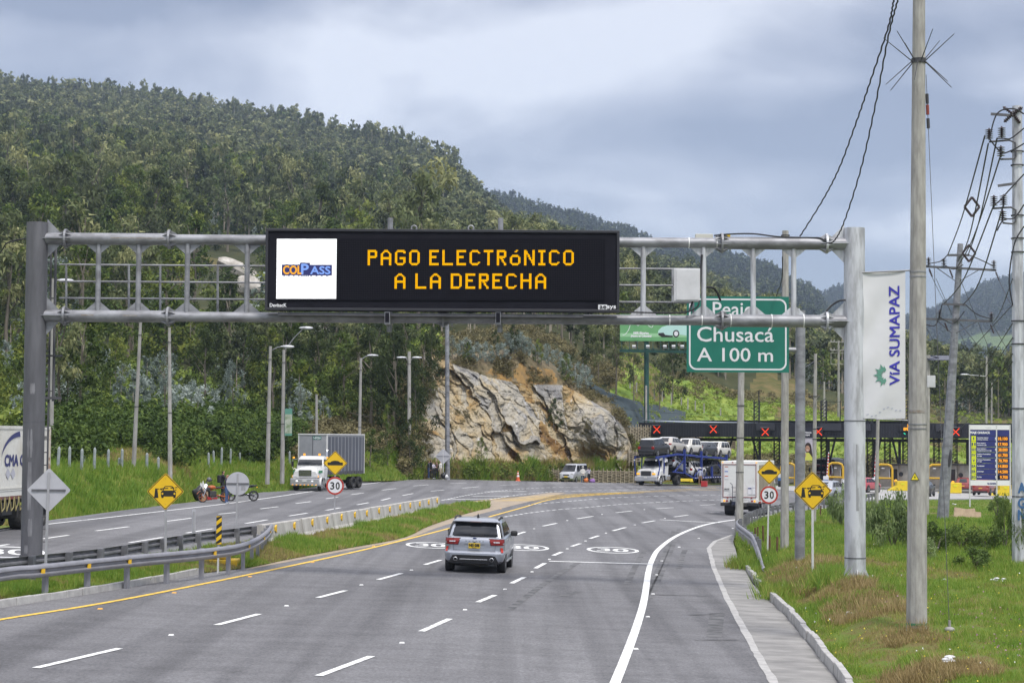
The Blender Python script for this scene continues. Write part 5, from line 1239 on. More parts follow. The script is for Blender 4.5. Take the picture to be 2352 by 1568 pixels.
m_swc = mat('clean_white_panel', (0.78, 0.78, 0.79), 0.5); m_greyink = mat('pale_grey_ink', (0.45, 0.45, 0.5), 0.6)
def bquad(x0, y0, x1, y1, m, name, kk, th=0.0):
 mb = MB()
 if th: mb.prism([q(x0, y1, kk), q(x1, y1, kk), q(x1, y0, kk), q(x0, y0, kk)], -fc.n*th)
 else: mb.poly([q(x0, y1, kk), q(x1, y1, kk), q(x1, y0, kk), q(x0, y0, kk)])
 return mb.build(name, m, rt, world=True)
bquad(2226, 975.5, 2320, 986.5, m_swc, 'header_panel', 1, 0.04); bquad(2226, 1102.5, 2320, 1114.5, m_swc, 'footer_panel', 1, 0.04)
bquad(2226.5, 987.5, 2319.5, 1000, m_navy, 'title_panel', 1, 0.04)
mb = MB(); add_text(mb, 'PEAJE CHUSACÁ', q(2251, 993.3, 3), fc.r, fc.u, 7.6*k, 45*k, bold=0.012); mb.build('title_lettering', m_swc, rt, world=True)
mb = MB(); add_text(mb, 'Transporte', q(2270, 982, 3), fc.r, fc.u, 3.2*k, 13*k); mb.build('header_lettering', m_greyink, rt, world=True)
mb = MB(); add_text(mb, 'VíA SUMAPAZ', q(2278, 1110, 3), fc.r, fc.u, 3.6*k, 22*k, bold=0.01); mb.build('footer_lettering', m_navy, rt, world=True)
ROWS = [('I', 'Automóviles, Camperos', 'y Pick Up, Camionetas', '18.100'), ('II', 'Buses, Busetas y', 'Camiones de 2 ejes', '17.900'), ('III', 'Buses, Camiones y', 'Tractocamiones de 3 ó 4 ejes', '38.000'), ('IV', 'Camiones y Tractocamiones', 'de 5 ejes', '61.700'),
  ('V', 'Camiones y Tractocamiones', 'de 6 ejes', '70.700'), ('EA', 'Eje Adicional', '', '14.800'), ('ER', 'Eje Remolque', '', '14.500'), ('EG', 'Eje Grúa', '', '9.700')]
for i, (cl, l1, l2, pr) in enumerate(ROWS):
 y0 = 1001.2+i*12.6; y1 = y0+11.6; ym = (y0+y1)/2
 bquad(2226.5, y0, 2319.5, y1, m_navy, 'tariff_row', 1, 0.04); bquad(2231, y0-0.3, 2241.5, y1, m_lime, 'class_panel', 2); bquad(2290.5, y0+1, 2315.5, y1-1, m_hous, 'price_display', 2)
 mb = MB(); add_text(mb, cl, q(2236.2, ym, 3), fc.r, fc.u, 6*k, min(8, 2.2+3*len(cl) if cl != 'I' else 1.4)*k, bold=0.008); mb.build('class_lettering', m_navy, rt, world=True)
 mb = MB()
 if l2: add_text(mb, l1, q(2244+len(l1)*0.62, ym-2, 3), fc.r, fc.u, 3*k, len(l1)*1.22*k, bold=0.005); add_text(mb, l2, q(2244+len(l2)*0.6, ym+2.3, 3), fc.r, fc.u, 3*k, len(l2)*1.18*k, bold=0.005)
 else: add_text(mb, l1, q(2244+len(l1)*0.62, ym, 3), fc.r, fc.u, 3.2*k, len(l1)*1.22*k, bold=0.005)
 add_text(mb, '$', q(2287, ym, 3), fc.r, fc.u, 6*k, 3.4*k, bold=0.006); mb.build('row_lettering', m_swc, rt, world=True)
 mb = MB(); wd = 21 if len(pr) == 6 else 17.5; add_text(mb, pr, q(2314-wd/2, ym, 3), fc.r, fc.u, 7*k, wd*k, bold=0.014); mb.build('price_lettering', m_amb, rt, world=True)
# small white sign half hidden behind the gantry column
b = P(1936, 1170, 150); rt = thing('information_sign', 'small white sign with black letters half hidden behind the right gantry column', 'road sign', b)
fc = Face(at_dist(b, 1958, 1113)); k = 150/F; fc.plate(rrect(50*k, 28*k, 2*k), 'panel', m_swht, rt); mb = MB(); fc.ring(mb, rrect(48*k, 26*k, 2*k), rrect(46.5*k, 24.5*k, 2*k), 1); add_text(mb, 'M', fc.p(-20*k, 2*k, 1), fc.r, fc.u, 8*k, 6.5*k, bold=0.015); mb.build('lettering', m_sblk, rt, world=True)
for dx in (-12, 14): mb = MB(); t = fc.p(dx*k, 0, -5); mb.bar((t.x, t.y, b.z-0.3), t, 0.06, 0.06, (0, 1, 0)); mb.build('post', m_post, rt, world=True)
# billboard
bb = P(1485, 968, 236); rt = thing('billboard', 'green car advertising billboard on a dark green column above the field', 'billboard', bb); k = 236/F
m_bgreen = mat('dark_green_steel', (0.012, 0.075, 0.06), 0.5, c2=(0.008, 0.05, 0.042), scale=2)
mb = MB(); t = at_dist(bb, 1486, 740, 0.6); mb.cyl(bb-Vector((0, 0, 2)), Vector((bb.x, bb.y+0.5, t.z)), 5.6*k, n=16); mb.build('column', m_bgreen, rt, True, True)
mb = MB(); c0, c1 = at_dist(bb, 1423, 805, -0.5), at_dist(bb, 1640, 809, -0.5); mb.bar(c0, c1, 0.3, 0.34); mb.bar(c0+Vector((0, -0.9, 0.25)), c1+Vector((0, -0.9, 0.25)), 0.05, 0.05)
for x in range(1428, 1640, 18): c = at_dist(bb, x, 805, -0.5); mb.bar(c, c+Vector((0, -0.95, 0.25)), 0.06, 0.06); mb.bar(c+Vector((0, 0, 0)), c+Vector((0, 0.2, 1.2)), 0.06, 0.06)
mb.build('catwalk', m_bgreen, rt, world=True)
for x in (1456, 1488, 1527, 1547, 1567): c = at_dist(bb, x, 796, -1.5); mb = MB(); mb.box(c, (0.42, 0.3, 0.3), M=Matrix.Rotation(0.5, 3, 'X')); mb.build('floodlight', m_cab, rt, world=True)
tl, br = at_dist(bb, 1424, 722), at_dist(bb, 1640, 783.5); fc = Face(((tl.x+br.x)/2, tl.y, (tl.z+br.z)/2)); q = lambda x, y, kk=1: fc.p((x-1532)*k, (752.75-y)*k, kk)
mb = MB(); mb.prism([q(1424, 783.5), q(1640, 783.5), q(1640, 722), q(1424, 722)], -fc.n*0.3); mb.build('panel', mat('green_poster', (0.16, 0.40, 0.16), 0.6, c2=(0.10, 0.30, 0.12), scale=0.3), rt, world=True)
mb = MB(); mb.poly([q(1424, 774, 3), q(1640, 774, 3), q(1640, 765.5, 3), q(1424, 765.5, 3)]); mb.build('poster_band', mat('pale_green_poster', (0.30, 0.55, 0.30), 0.6), rt, world=True)
mb = MB(); add_text(mb, '100% Eléctrico', q(1472.5, 765, 5), fc.r, fc.u, 5.4*k, 35*k, bold=0.02); add_text(mb, '¡Nuevo en Colombia!', q(1472.5, 772.5, 5), fc.r, fc.u, 5.8*k, 47*k, bold=0.02)
sw = catmull([Vector(v_+(0,)) for v_ in [(1430, 770), (1436, 768), (1444, 757), (1450, 740), (1458, 742), (1466, 748), (1475, 738), (1486, 745), (1497, 752), (1502, 740)]], 6)
for i in range(len(sw)-1): mb.bar(q(sw[i].x, sw[i].y, 6), q(sw[i+1].x, sw[i+1].y, 6), 0.06, 0.02, fc.n)
mb.build('poster_lettering', m_swc, rt, world=True)
mb = MB(); mb.poly([q(*v_, 7) for v_ in [(1511, 768), (1512, 759), (1520, 751), (1536, 746), (1548, 737), (1570, 733), (1620, 735), (1625, 765), (1585, 771), (1560, 768), (1530, 771)]]); mb.build('pictured_car', mat('mint_poster_ink', (0.45, 0.68, 0.62), 0.5), rt, world=True)
mb = MB(); mb.poly([q(*v_, 8) for v_ in [(1512, 765), (1524, 764), (1528, 769), (1546, 771), (1545, 774), (1520, 774), (1512, 769)]])
mb.build('pictured_trim', m_sblk, rt, world=True)
for cx_ in (1553, 1612): mb = MB(); mb.poly([q(cx_+7.5*math.cos(t), 766+8.5*math.sin(t), 9) for t in np.linspace(0, 6.28, 17)[:-1]]); mb.build('pictured_tyre', m_sblk, rt, world=True)
mb = MB(); mb.poly([q(1553+4.8*math.cos(t), 766+5.6*math.sin(t), 10) for t in np.linspace(0, 6.28, 13)[:-1]]); mb.build('pictured_rim', m_swht, rt, world=True)
# ---------------------------------------------------------------- poles
m_pole = mat('weathered_concrete_pole', (0.42, 0.405, 0.375), 0.9, c2=(0.25, 0.24, 0.22), scale=5, stretch=(1.5, 1.5, 0.35), bump=0.25, detail=10)
m_poled = mat('grey_old_pole', (0.36, 0.35, 0.33), 0.9, c2=(0.24, 0.23, 0.215), scale=3, stretch=(1, 1, 0.4), bump=0.2, detail=8)
m_iron = mat('dark_iron', (0.06, 0.06, 0.065), 0.6, 0.3)
m_porc = mat('brown_porcelain', (0.05, 0.035, 0.04), 0.3)
def pole(name, label, base, top_px, rb, rt_, m, n=10, cat='pole', group=None):
 t = at_dist(base, *top_px); o = thing(name, label, cat, base, group=group)
 mb = MB(); mb.cyl(base-Vector((0, 0, 0.4)), t, rb, rt_, n=n); mb.build('shaft', m, o, True, True, angle=25); return o, t
def bands(o, base, t, zs, r_, m=m_iron, name='clamp_band'):
 for f_ in zs:
  c = base.lerp(t, f_); mb = MB(); mb.lathe([(r_*0.9, -0.02), (r_, -0.02), (r_, 0.02), (r_*0.9, 0.02)], c, 12); mb.build(name, m, o, world=True)
# the near pole with its spikes, banner, warning plate and guy wire
nb = on_verge(2105, 1440); npo, ntop = pole('concrete_pole', 'thick pale concrete pole with a ring of spikes nearest on the right', nb, (2111, -70), 0.222, 0.125, m_pole, 12)
def on_np(y): f_ = (1440-y)/1510; return nb.lerp(ntop, f_), 0.222+(0.125-0.222)*f_
c, r0 = on_np(143); mb = MB(); mb.lathe([(r0, -0.05), (r0+0.02, -0.05), (r0+0.02, 0.05), (r0, 0.05)], c, 14); mb.build('spike_collar', m_iron, npo, world=True)
for k in range(12):
 a = k*math.pi/6+0.2; up = 1 if k % 2 else -1; d_ = Vector((math.cos(a)*0.62, math.sin(a)*0.62, up*0.55)); s_ = c+Vector((math.cos(a)*r0, math.sin(a)*r0, 0)); mb = MB(); mb.cyl(s_, s_+d_*0.98, 0.013, 0.008, n=5); mb.build('spike', m_iron, npo, world=True)
for y in (630, 641, 978, 988): c, r0 = on_np(y); mb = MB(); mb.lathe([(r0, -0.012), (r0+0.008, -0.012), (r0+0.008, 0.012), (r0, 0.012)], c, 14); mb.build('steel_band', m_galv, npo, world=True)
c, r0 = on_np(949); mb = MB(); mb.lathe([(r0, -0.03), (r0+0.003, -0.03), (r0+0.003, 0.03), (r0, 0.03)], c, 14); mb.build('rust_band', m_rust, npo, world=True)
c, r0 = on_np(1430); mb = MB(); mb.lathe([(r0, -0.025), (r0+0.003, -0.025), (r0+0.003, 0.025), (r0, 0.025)], c, 14); mb.build('green_paint_band', mat('green_paint', (0.05, 0.2, 0.1), 0.7), npo, world=True)
c, r0 = on_np(1098); fc = Face(c+Vector((-0.09, -r0-0.005, 0)), -0.1); mb = MB(); s_ = 0.175
tri = [(0, s_*0.62), (-s_*0.55, -s_*0.38), (s_*0.55, -s_*0.38)]
fc.poly(mb, tri, 1); mb.build('warning_plate', mat('yellow_plate', (0.75, 0.62, 0.02), 0.5), npo, world=True)
mb = MB(); fc.ring(mb, tri, [(x*0.8, y*0.8+0.0) for x, y in tri], 2); fc.poly(mb, [(0.01, 0.05), (-0.02, -0.005), (0.0, -0.005), (-0.012, -0.05), (0.022, 0.01), (0.002, 0.012)], 2); mb.build('warning_symbol', m_sblk, npo, world=True)
mb = MB(); g0 = on_np(175)[0]+Vector((0.16, 0, 0)); ga = on_verge(2181, 1448)
mb.cyl(g0, ga, 0.007, n=5); gw = thing('guy_wire', 'thin guy wire running down from the spiked pole to a ground anchor', 'wire', ga); mb.build('strand', m_galvd, gw, world=True)
for f_, m_ in ((0.035, m_iron), (0.055, mat('red_guy_insulator', (0.25, 0.05, 0.03), 0.4)), (0.08, m_iron)):
 p = g0.lerp(ga, f_); q_ = g0.lerp(ga, f_+0.018); mb = MB(); mb.cyl(p, q_, 0.035, n=8); mb.build('insulator', m_, gw, world=True)
mb = MB(); mb.cyl(ga-Vector((0, 0, 0.1)), ga+Vector((0, 0, 0.22)), 0.03, n=8); mb.ell(ga+Vector((0, 0, 0.03)), (0.11, 0.11, 0.06)); mb.build('anchor', m_poled, gw, world=True)
# banner
bc0 = on_np(622)[0]; bn = thing('roadside_banner', 'white vertical banner with blue lettering hung from the spiked pole', 'banner', P(2079, 962, dep(nb)))
m_fab = mat('white_banner_fabric', (0.66, 0.66, 0.67), 0.8, c2=(0.60, 0.60, 0.61), scale=1.5)
def BP(u, v, off=0.0):
 x = 1982+97.5*u+3*v*(1-u); y = 626-4.5*u+(334.5+5*u)*v
 w_ = 0.05*math.sin(v*5+u*2.2)*(1-abs(2*u-1)**3)*0.8+0.02*math.sin(v*17+u*6)*(1-u)
 p = at_dist(nb, x+2.0*math.sin(v*7)*(1-u)*math.sin(math.pi*v), y, 0); return p+Vector((0, w_-off, 0))
mb = MB(); mb.grid([[BP(i/14, j/40) for i in range(15)] for j in range(41)]); mb.build('fabric', m_fab, bn, True, True)
mb = MB(); mb.cyl(BP(-0.03, 0), at_dist(nb, 2100, 620.5), 0.016, n=8); mb.build('rod', m_galv, bn, world=True)
mb = MB(); mb.cyl(BP(-0.03, 1), at_dist(nb, 2100, 966), 0.016, n=8); mb.build('rod', m_galv, bn, world=True)
v_, f_ = text_polys('VíA SUMAPAZ'); xs_ = [p[0] for p in v_]; ys_ = [p[1] for p in v_]; x0, x1, y0, y1 = min(xs_), max(xs_), min(ys_), max(ys_)
mb = MB()
for du in (-0.006, 0.006):
 for dv in (-0.0015, 0.0015): mb.add([BP(0.862-0.24*(p[1]-y0)/(y1-y0)*-1-0.245+du, 0.772-0.67*(p[0]-x0)/(x1-x0)+dv, 0.012+(du+dv)*0.1) for p in [(q[0], -q[1]+y0+y1-0) for q in v_]], f_)
lt = mb.build('lettering', mat('blue_banner_ink', (0.035, 0.03, 0.36), 0.7), bn, world=True)
mb = MB()
for k in range(11):
 a = -2.3+k*0.46; ln = 0.155 if k % 2 else 0.12
 cu, cv = 0.52, 0.705; dx, dy = -math.cos(a*0.62), math.sin(a*0.62); px_, py_ = -dy, dx
 if k % 2: off = 0.05
 else: off = 0.02
 pts = [(off+.02, 0), (ln*0.6, 0.022), (ln*1.08, 0), (ln*0.6, -0.022)]
 mb.poly([BP(cu+(dx*p+px_*q)*1.75, cv+(dy*p+py_*q)*0.50, 0.014) for p, q in pts])
mb.build('leaf_emblem', mat('green_banner_ink', (0.10, 0.27, 0.20), 0.7), bn, world=True)
mb = MB()
for k in range(9): a_, b_ = (0.05+k*0.1, 0.975-k*0.006+0.02*math.sin(k)), (0.10+k*0.1, 0.972-k*0.006+0.02*math.sin(k)); mb.poly([BP(a_[0], a_[1]-0.003, 0.012), BP(b_[0], b_[1]-0.003, 0.012), BP(b_[0], b_[1]+0.002, 0.012), BP(a_[0], a_[1]+0.002, 0.012)])
mb.build('dotted_line', mat('grey_blue_banner_ink', (0.35, 0.38, 0.48), 0.7), bn, world=True)
# other poles on the right
b = on_verge(1802, 1282); o, t = pole('concrete_pole', 'square grey concrete pole beside the destination sign mast', b, (1804, 530), 0.155, 0.115, m_pole, 8); bands(o, b, t, (0.62, 0.64, 0.985), 0.16)
p2 = t
b = G(1697, 1227, 0.05); o, t = pole('concrete_pole', 'pale concrete pole standing in front of the white box truck', b, (1705, 700), 0.205, 0.13, m_pole, 10); bands(o, b, t, (0.27, 0.42, 0.56), 0.19)
b = on_verge(1869, 1205); o, t = pole('concrete_pole', 'slim pale pole behind the right yellow toll sign', b, (1873, 812), 0.115, 0.075, m_pole, 8); bands(o, b, t, (0.5, 0.56, 0.75), 0.105); p4 = t
for k in range(8): a = k*math.pi/4; c = b.lerp(t, 0.72); mb = MB(); mb.cyl(c, c+Vector((math.cos(a)*0.32, math.sin(a)*0.32, 0.3*(1 if k % 2 else -1))), 0.012, n=4); mb.build('spike', m_iron, o, world=True)
b = P(1926, 965, 310); o, t = pole('utility_pole', 'distant grey pole with two crossarms and a square frame', b, (1926, 782), 0.22, 0.16, m_poled, 8)
for y, w_ in ((785, 2.6), (804, 2.6)): c = at_dist(b, 1926, y); mb = MB(); mb.box(c, (w_, 0.15, 0.15)); [mb.cyl(c+Vector((x, 0, 0)), c+Vector((x, 0, 0.35)), 0.09, n=6) for x in (-1.2, -0.7, 0.7, 1.2)]; mb.build('crossarm', m_poled, o, world=True)
mb = MB(); c = at_dist(b, 1926, 823); [mb.bar(c+Vector((-1.2*s1, 0, s2*0.9)), c+Vector((1.2*s1, 0, s2*0.9)), .07, .07) for s1, s2 in ((1, 1), (1, -1))]; [mb.bar(c+Vector((x, 0, -0.9)), c+Vector((x, 0, 0.9)), .07, .07) for x in (-1.2, 1.2)]; mb.build('frame', m_poled, o, world=True)
b = P(1893, 968, 300); o, t = pole('utility_pole', 'short distant concrete pole with crowded crossarms on the field', b, (1893, 876), 0.2, 0.15, m_pole, 8)
for y in (880, 892): c = at_dist(b, 1893, y); mb = MB(); mb.box(c, (2.4, 0.15, 0.15)); [mb.cyl(c+Vector((x, 0, 0)), c+Vector((x, 0, 0.4)), 0.1, n=6) for x in (-1.1, -0.6, 0.6, 1.1)]; mb.build('crossarm', m_iron, o, world=True)
b = P(2013, 1152, 145); pole('concrete_pole', 'slim pale pole seen below the white banner', b, (2019, 800), 0.15, 0.10, m_pole, 8)
b = P(2265, 1000, 290); o, t = pole('street_lamp', 'distant street lamp pole above the tariff board', b, (2266, 818), 0.2, 0.14, m_pole, 8); mb = MB(); c = at_dist(b, 2266, 864); e_ = at_dist(b, 2216, 860); mb.cyl(c, e_, 0.05, n=6); mb.ell(e_, (0.7, 0.25, 0.14)); mb.build('lamp_arm', m_galvl, o, True, True)
mb = MB(); c = at_dist(b, 2266, 826); mb.box(c, (1.8, 0.15, 0.15)); mb.build('crossarm', m_iron, o, world=True); bands(o, b, t, (0.35, 0.5), 0.2)
b = P(2277, 1000, 295); pole('utility_pole', 'thin grey pole just behind the distant street lamp', b, (2278, 878), 0.16, 0.11, m_poled, 8)
b = P(2127, 1165, 118); o, t = pole('concrete_pole', 'pole with a solar panel and white box behind the spiked pole', b, (2132, 815), 0.18, 0.13, m_pole, 8)
mb = MB(); c = at_dist(b, 2158, 822); mb.box(c, (1.55, 0.9, 0.04), M=Matrix.Rotation(0.35, 3, 'X')); mb.cyl(t, c, 0.03, n=6); mb.build('solar_panel', mat('dark_solar_glass', (0.02, 0.025, 0.05), 0.2), o, world=True)
mb = MB(); c = at_dist(b, 2138, 876); mb.box(c, (0.5, 0.3, 0.72)); mb.build('equipment_box', m_cab, o, world=True, bevel=0.02)
# leaning eight sided steel pole with crossarms
b = on_verge(2164, 1196); o, t = pole('power_pole', 'leaning grey steel power pole with crossarms right of the spiked pole', b, (2206, 560), 14*dep(b)/F, 6.5*dep(b)/F, m_galv, 8, 'power pole')
lean_b = b; kk = dep(b)/F
mb = MB(); c = at_dist(b, 2182, 1052, -0.28); mb.ell(c, (3.6*kk, 0.05, 21*kk), M=Matrix.Rotation(0.12, 3, 'Y')); mb.build('hand_hole', m_iron, o, True, True)
def insul(o, p, up=0.38, r_=0.13, horiz=None):
 mb = MB(); ax = None
 if horiz is not None: ax = Vector(horiz).normalized().to_track_quat('Z', 'Y').to_matrix()
 prof = [(0.025, 0)]
 for k in range(5): z_ = up*(0.15+0.17*k); prof += [(0.035, z_-0.01), (r_, z_), (0.035, z_+up*0.09)]
 prof += [(0.02, up)]; mb.lathe(prof, p, 8, ax); mb.build('insulator', m_porc, o, world=True)
for (x0, y0, x1, y1) in ((2127, 612, 2288, 620.5), (2126, 732, 2279, 738), (2177, 586, 2226, 586), (2164, 698, 2218, 700)):
 mb = MB(); mb.bar(at_dist(b, x0, y0, -0.25), at_dist(b, x1, y1, -0.25), 0.11, 0.12); mb.build('crossarm', m_galvd, o, world=True)
mb = MB()
for (x0, y0, x1, y1) in ((2150, 614, 2194, 645), (2250, 619, 2205, 645), (2150, 734, 2186, 765), (2245, 738, 2196, 765)): mb.bar(at_dist(b, x0, y0, -0.2), at_dist(b, x1, y1, -0.2), 0.04, 0.04)
mb.build('brace', m_galvd, o, world=True)
for x, y in ((2133, 611), (2168, 613), (2283, 618), (2158, 732), (2277, 737)): insul(o, at_dist(b, x, y, -0.25), 0.5, 0.17)
for x, y in ((2134, 616), (2181, 618), (2287, 624), (2170, 740), (2275, 745)): insul(o, at_dist(b, x, y, -0.3), 0.55, 0.06, (0.25, -0.3, -0.9))
# galvanised power pole at the right edge
b = on_verge(2340, 1300); k2 = dep(b)/F; o, t = pole('power_pole', 'galvanised eight sided power pole at the right edge of the view', b, (2336, 244), 16*k2, 11.5*k2, m_galvl, 8, 'power pole'); right_b = b
bands(o, b, t, (0.34, 0.15, 0.48, 0.53, 0.68, 0.71, 0.76, 0.87, 0.90), 15.5*k2)
mb = MB()
for (pts) in ([(2272, 326), (2318, 322), (2332, 328), (2333, 360), (2328, 365), (2298, 366)], [(2280, 479), (2322, 476), (2333, 482), (2333, 508), (2326, 514), (2303, 512)]): MB().tube([at_dist(b, x, y, -0.2) for x, y in pts], 0.035, 6).build('bracket', m_galvd, o, world=True)
for x0, y0, x1, y1 in ((2276, 262, 2330, 266), (2292, 427, 2335, 421)): MB().bar(at_dist(b, x0, y0, -0.2), at_dist(b, x1, y1, -0.2), 0.05, 0.09).build('side_arm', m_galvd, o, world=True)
for x, y in ((2272, 322), (2301, 318), (2299, 362), (2283, 476), (2305, 474), (2303, 510)): insul(o, at_dist(b, x, y, -0.2), 0.42, 0.15)
for a_ in (0.6, 2.5, 3.9, 5.4): insul(o, at_dist(b, 2326, 262, -0.2), 0.42, 0.08, (math.cos(a_), 0, math.sin(a_)))
mb = MB()
for dz, s_ in ((1120, 'A'), (1155, 'G'), (1182, 'N')): add_text(mb, s_, at_dist(b, 2347, dz, -15*k2-0.012), XR, ZR, 0.34, 0.24, bold=0.02)
mb.build('graffiti', mat('blue_spray_paint', (0.05, 0.13, 0.28), 0.8), o, world=True)
# street lamps and poles on the left
def lamp(label, bpx, d, tpx, arm=None, rb=0.12, rt_=0.08, head=0.5, m=m_poled, double=False):
 b = P(bpx[0], bpx[1], d); o, t = pole('street_lamp' if arm else 'concrete_pole', label, b, tpx, rb, rt_, m, 8, 'street lamp' if arm else 'pole')
 for a_ in ([arm] if arm else []) + ([(2*tpx[0]-arm[0], arm[1])] if double else []):
  e_ = at_dist(b, a_[0], a_[1]); s_ = at_dist(b, tpx[0], tpx[1]+max(4, (a_[1]-tpx[1])+10)); mb = MB(); mb.tube([s_, s_.lerp(e_, 0.5)+Vector((0, 0, 0.12)), e_], 0.035, 6); mb.build('lamp_arm', m_galv, o, True, True)
  dx = 1 if e_.x > b.x else -1; mb = MB(); mb.ell(e_+Vector((dx*head*0.3, 0, 0)), (head, 0.17, 0.11), 12, 6); mb.build('lamp_head', m_galvl, o, True, True)
 bands(o, b, t, (0.42, 0.9), rb*0.95); return b, t
lamp('leaning concrete pole behind the fence posts left of the tall pole', (306, 1078), 108, (323, 735), rb=0.13)
lamp('upright pale concrete pole behind the left toll sign', (391, 1090), 107, (389, 752), rb=0.13, m=m_pole)
lamp('leaning lamp post with its arm to the right beside its twin', (614, 1098), 133, (621, 795), (655, 796), 0.16, 0.10)
lamp('lamp post with a high thin arm, right of its leaning twin', (648, 1097), 136, (652, 803), (698, 753), 0.16, 0.10)
lamp('lamp post rising behind the rear of the white truck trailer', (824, 1096), 168, (829, 822), (852, 816), 0.16, 0.10)
lamp('lamp post with two short arms left of the waiting people', (940, 1090), 184, (940, 807), (954, 821), 0.20, 0.15, m=m_pole, double=True)
b = P(1028, 1100, 186.2); o, t = pole('steel_mast', 'tall thick grey mast in front of the rock cliff', b, (1027, 735), 0.24, 0.19, m_galv, 10)
b = P(1484, 1090, 232); pole('concrete_pole', 'pale pole in front of the billboard column behind the toll canopy', b, (1484, 885), 0.16, 0.12, m_pole, 8)
lamp('street lamp peeking out right of the left gantry column', (118, 1085), 112, (121, 640), (144, 644), 0.13, 0.09)
b = P(660, 1055, 150); pole('steel_mast', 'thin grey post behind the white truck cab top', P(727, 1060, 160), (727, 905), 0.12, 0.10, m_poled, 8)
bn2 = thing('small_banner', 'small green and white banner on the leaning lamp post pair', 'banner', P(663, 1000, 136)); fc = Face(P(662.5, 969, 136)); k = 136/F
fc.plate(rrect(17*k, 62*k, 0.02), 'fabric', mat('banner_green', (0.10, 0.26, 0.20), 0.7), bn2, 0.01); mb = MB(); fc.poly(mb, [(-8*k, -26*k), (8*k, -26*k), (8*k, 18*k), (-8*k, 18*k)], 1); mb.build('printed_picture', mat('banner_picture', (0.50, 0.52, 0.46), 0.7, c2=(0.12, 0.20, 0.08), scale=2.2, detail=3), bn2, world=True)
# ---------------------------------------------------------------- wires
def wire(label, pts, r_=0.012, grp=None, n=8, twist=False, m=m_black):
 pts = catmull(pts, n); o = thing('power_line', label, 'wire', pts[0], group=grp); mb = MB()
 if twist: pts = [p+Vector((0.009*math.sin(i*1.3), 0.009*math.cos(i*1.3), 0)) for i, p in enumerate(pts)]
 mb.tube(pts, r_, 5); mb.build('strand', m, o, world=True); return o
dd = dep(nb)
wire('twisted black cable from the sky to the gantry top, left one', [P(2062, -40, 40), P(2053, 0, 41), P(2040, 63, 42), P(2000, 184, 44.5), P(1967, 280, 47), P(1928, 385, 50), P(1890, 459, 52.5), P(1838, 542, 54.8)], 0.019, n=24, twist=True)
wire('twisted black cable from the sky to the gantry top, right one', [P(2070, -40, 40), P(2062, 0, 41), P(2040, 86, 43), P(2010, 244, 47), P(1977, 389, 50), P(1939, 509, 53), P(1916, 553, 54.6), P(1900, 558, 54.7)], 0.019, n=24, twist=True)
wire('black cable hanging from the upper gantry beam to the green sign', [P(1797, 590, 58), P(1796, 640, 61), P(1783, 680, 65)], 0.016)
lk, rk = dep(lean_b), dep(right_b)
for i, (a_, b_) in enumerate([((2262, 312), (2177, 585)), ((2290, 318), (2224, 585)), ((2299, 355), (2196, 618)), ((2283, 470), (2168, 697)), ((2305, 470), (2212, 700)), ((2270, 330), (2200, 600))]):
 p, q_ = P(*a_, rk), P(*b_, lk); wire('one of the dark power lines between the two steel power poles', [p, p.lerp(q_, 0.5)+Vector((0, 0, -0.35-0.1*i)), q_], 0.028, 'power lines between the two steel poles')
for i, pp in enumerate([((2352, 330), (2325, 345), (2300, 350), (2272, 318)), ((2352, 400), (2322, 432), (2295, 462), (2283, 470)), ((2352, 295), (2322, 318), (2305, 318), (2290, 318)), ((2352, 470), (2330, 500), (2305, 505), (2290, 530)), ((2352, 262), (2326, 250), (2290, 262), (2272, 322)), ((2352, 520), (2330, 560), (2318, 640), (2326, 700))]): wire('one of the dark jumper cables looping round the right power pole', [P(*q, rk-.4) for q in pp], 0.026, 'jumper cables at the right power pole')
for i, pp in enumerate([((2133, 605), (2160, 600), (2177, 585)), ((2168, 608), (2190, 618), (2212, 608)), ((2224, 585), (2255, 598), (2283, 612)), ((2126, 745), (2150, 745), (2164, 698)), ((2218, 700), (2245, 722), (2277, 732)), ((2158, 728), (2190, 742), (2215, 715))]): wire('one of the dark jumper cables looping round the leaning power pole', [P(*q, lk-.3) for q in pp], 0.03, 'jumper cables at the leaning power pole')
for f_, (a_, b_) in ((0.42, ((2270, 330), (2200, 600))), (0.72, ((2290, 340), (2210, 640)))):
 p, q_ = P(*a_, rk), P(*b_, lk); c = p.lerp(q_, f_); sp_ = thing('line_spacer', 'diamond shaped spacer on the power lines, %s one' % ('upper' if f_ < 0.5 else 'lower'), 'spacer', c)
 for s1, s2 in ((1, 1), (1, -1), (-1, 1), (-1, -1)): mb = MB(); mb.cyl(c+Vector((s1*0.32, 0, 0)), c+Vector((0, 0, s2*0.42)), 0.055, n=6); mb.build('rod', m_porc, sp_, world=True)
for i, (a_, da_, b_, db_) in enumerate([((2326, 640), rk, (2278, 745), lk), ((2326, 742), rk, (2155, 990), 150), ((2326, 775), rk, (2168, 992), 150), ((2326, 812), rk, (2205, 985), 160), ((2288, 628), lk, (2352, 740), 90), ((2195, 730), lk, (2352, 905), 150), ((2282, 748), lk, (2352, 850), 140), ((2134, 622), lk, (2190, 720), 150), ((2126, 750), 118, (2178, 825), 150), ((2326, 700), rk, (2140, 880), 150), ((2326, 830), rk, (2160, 1000), 150), ((2205, 640), lk, (2345, 960), 160), ((2150, 640), lk, (2290, 940), 160), ((2190, 780), lk, (2330, 985), 170), ((2180, 860), lk, (2300, 1010), 170)]):
 p, q_ = P(*a_, da_), P(*b_, db_); wire('one of the thin dark lines crossing below the steel power poles', [p, p.lerp(q_, 0.5)+Vector((0, 0, -0.25)), q_], 0.016, 'thin lines crossing at the right')
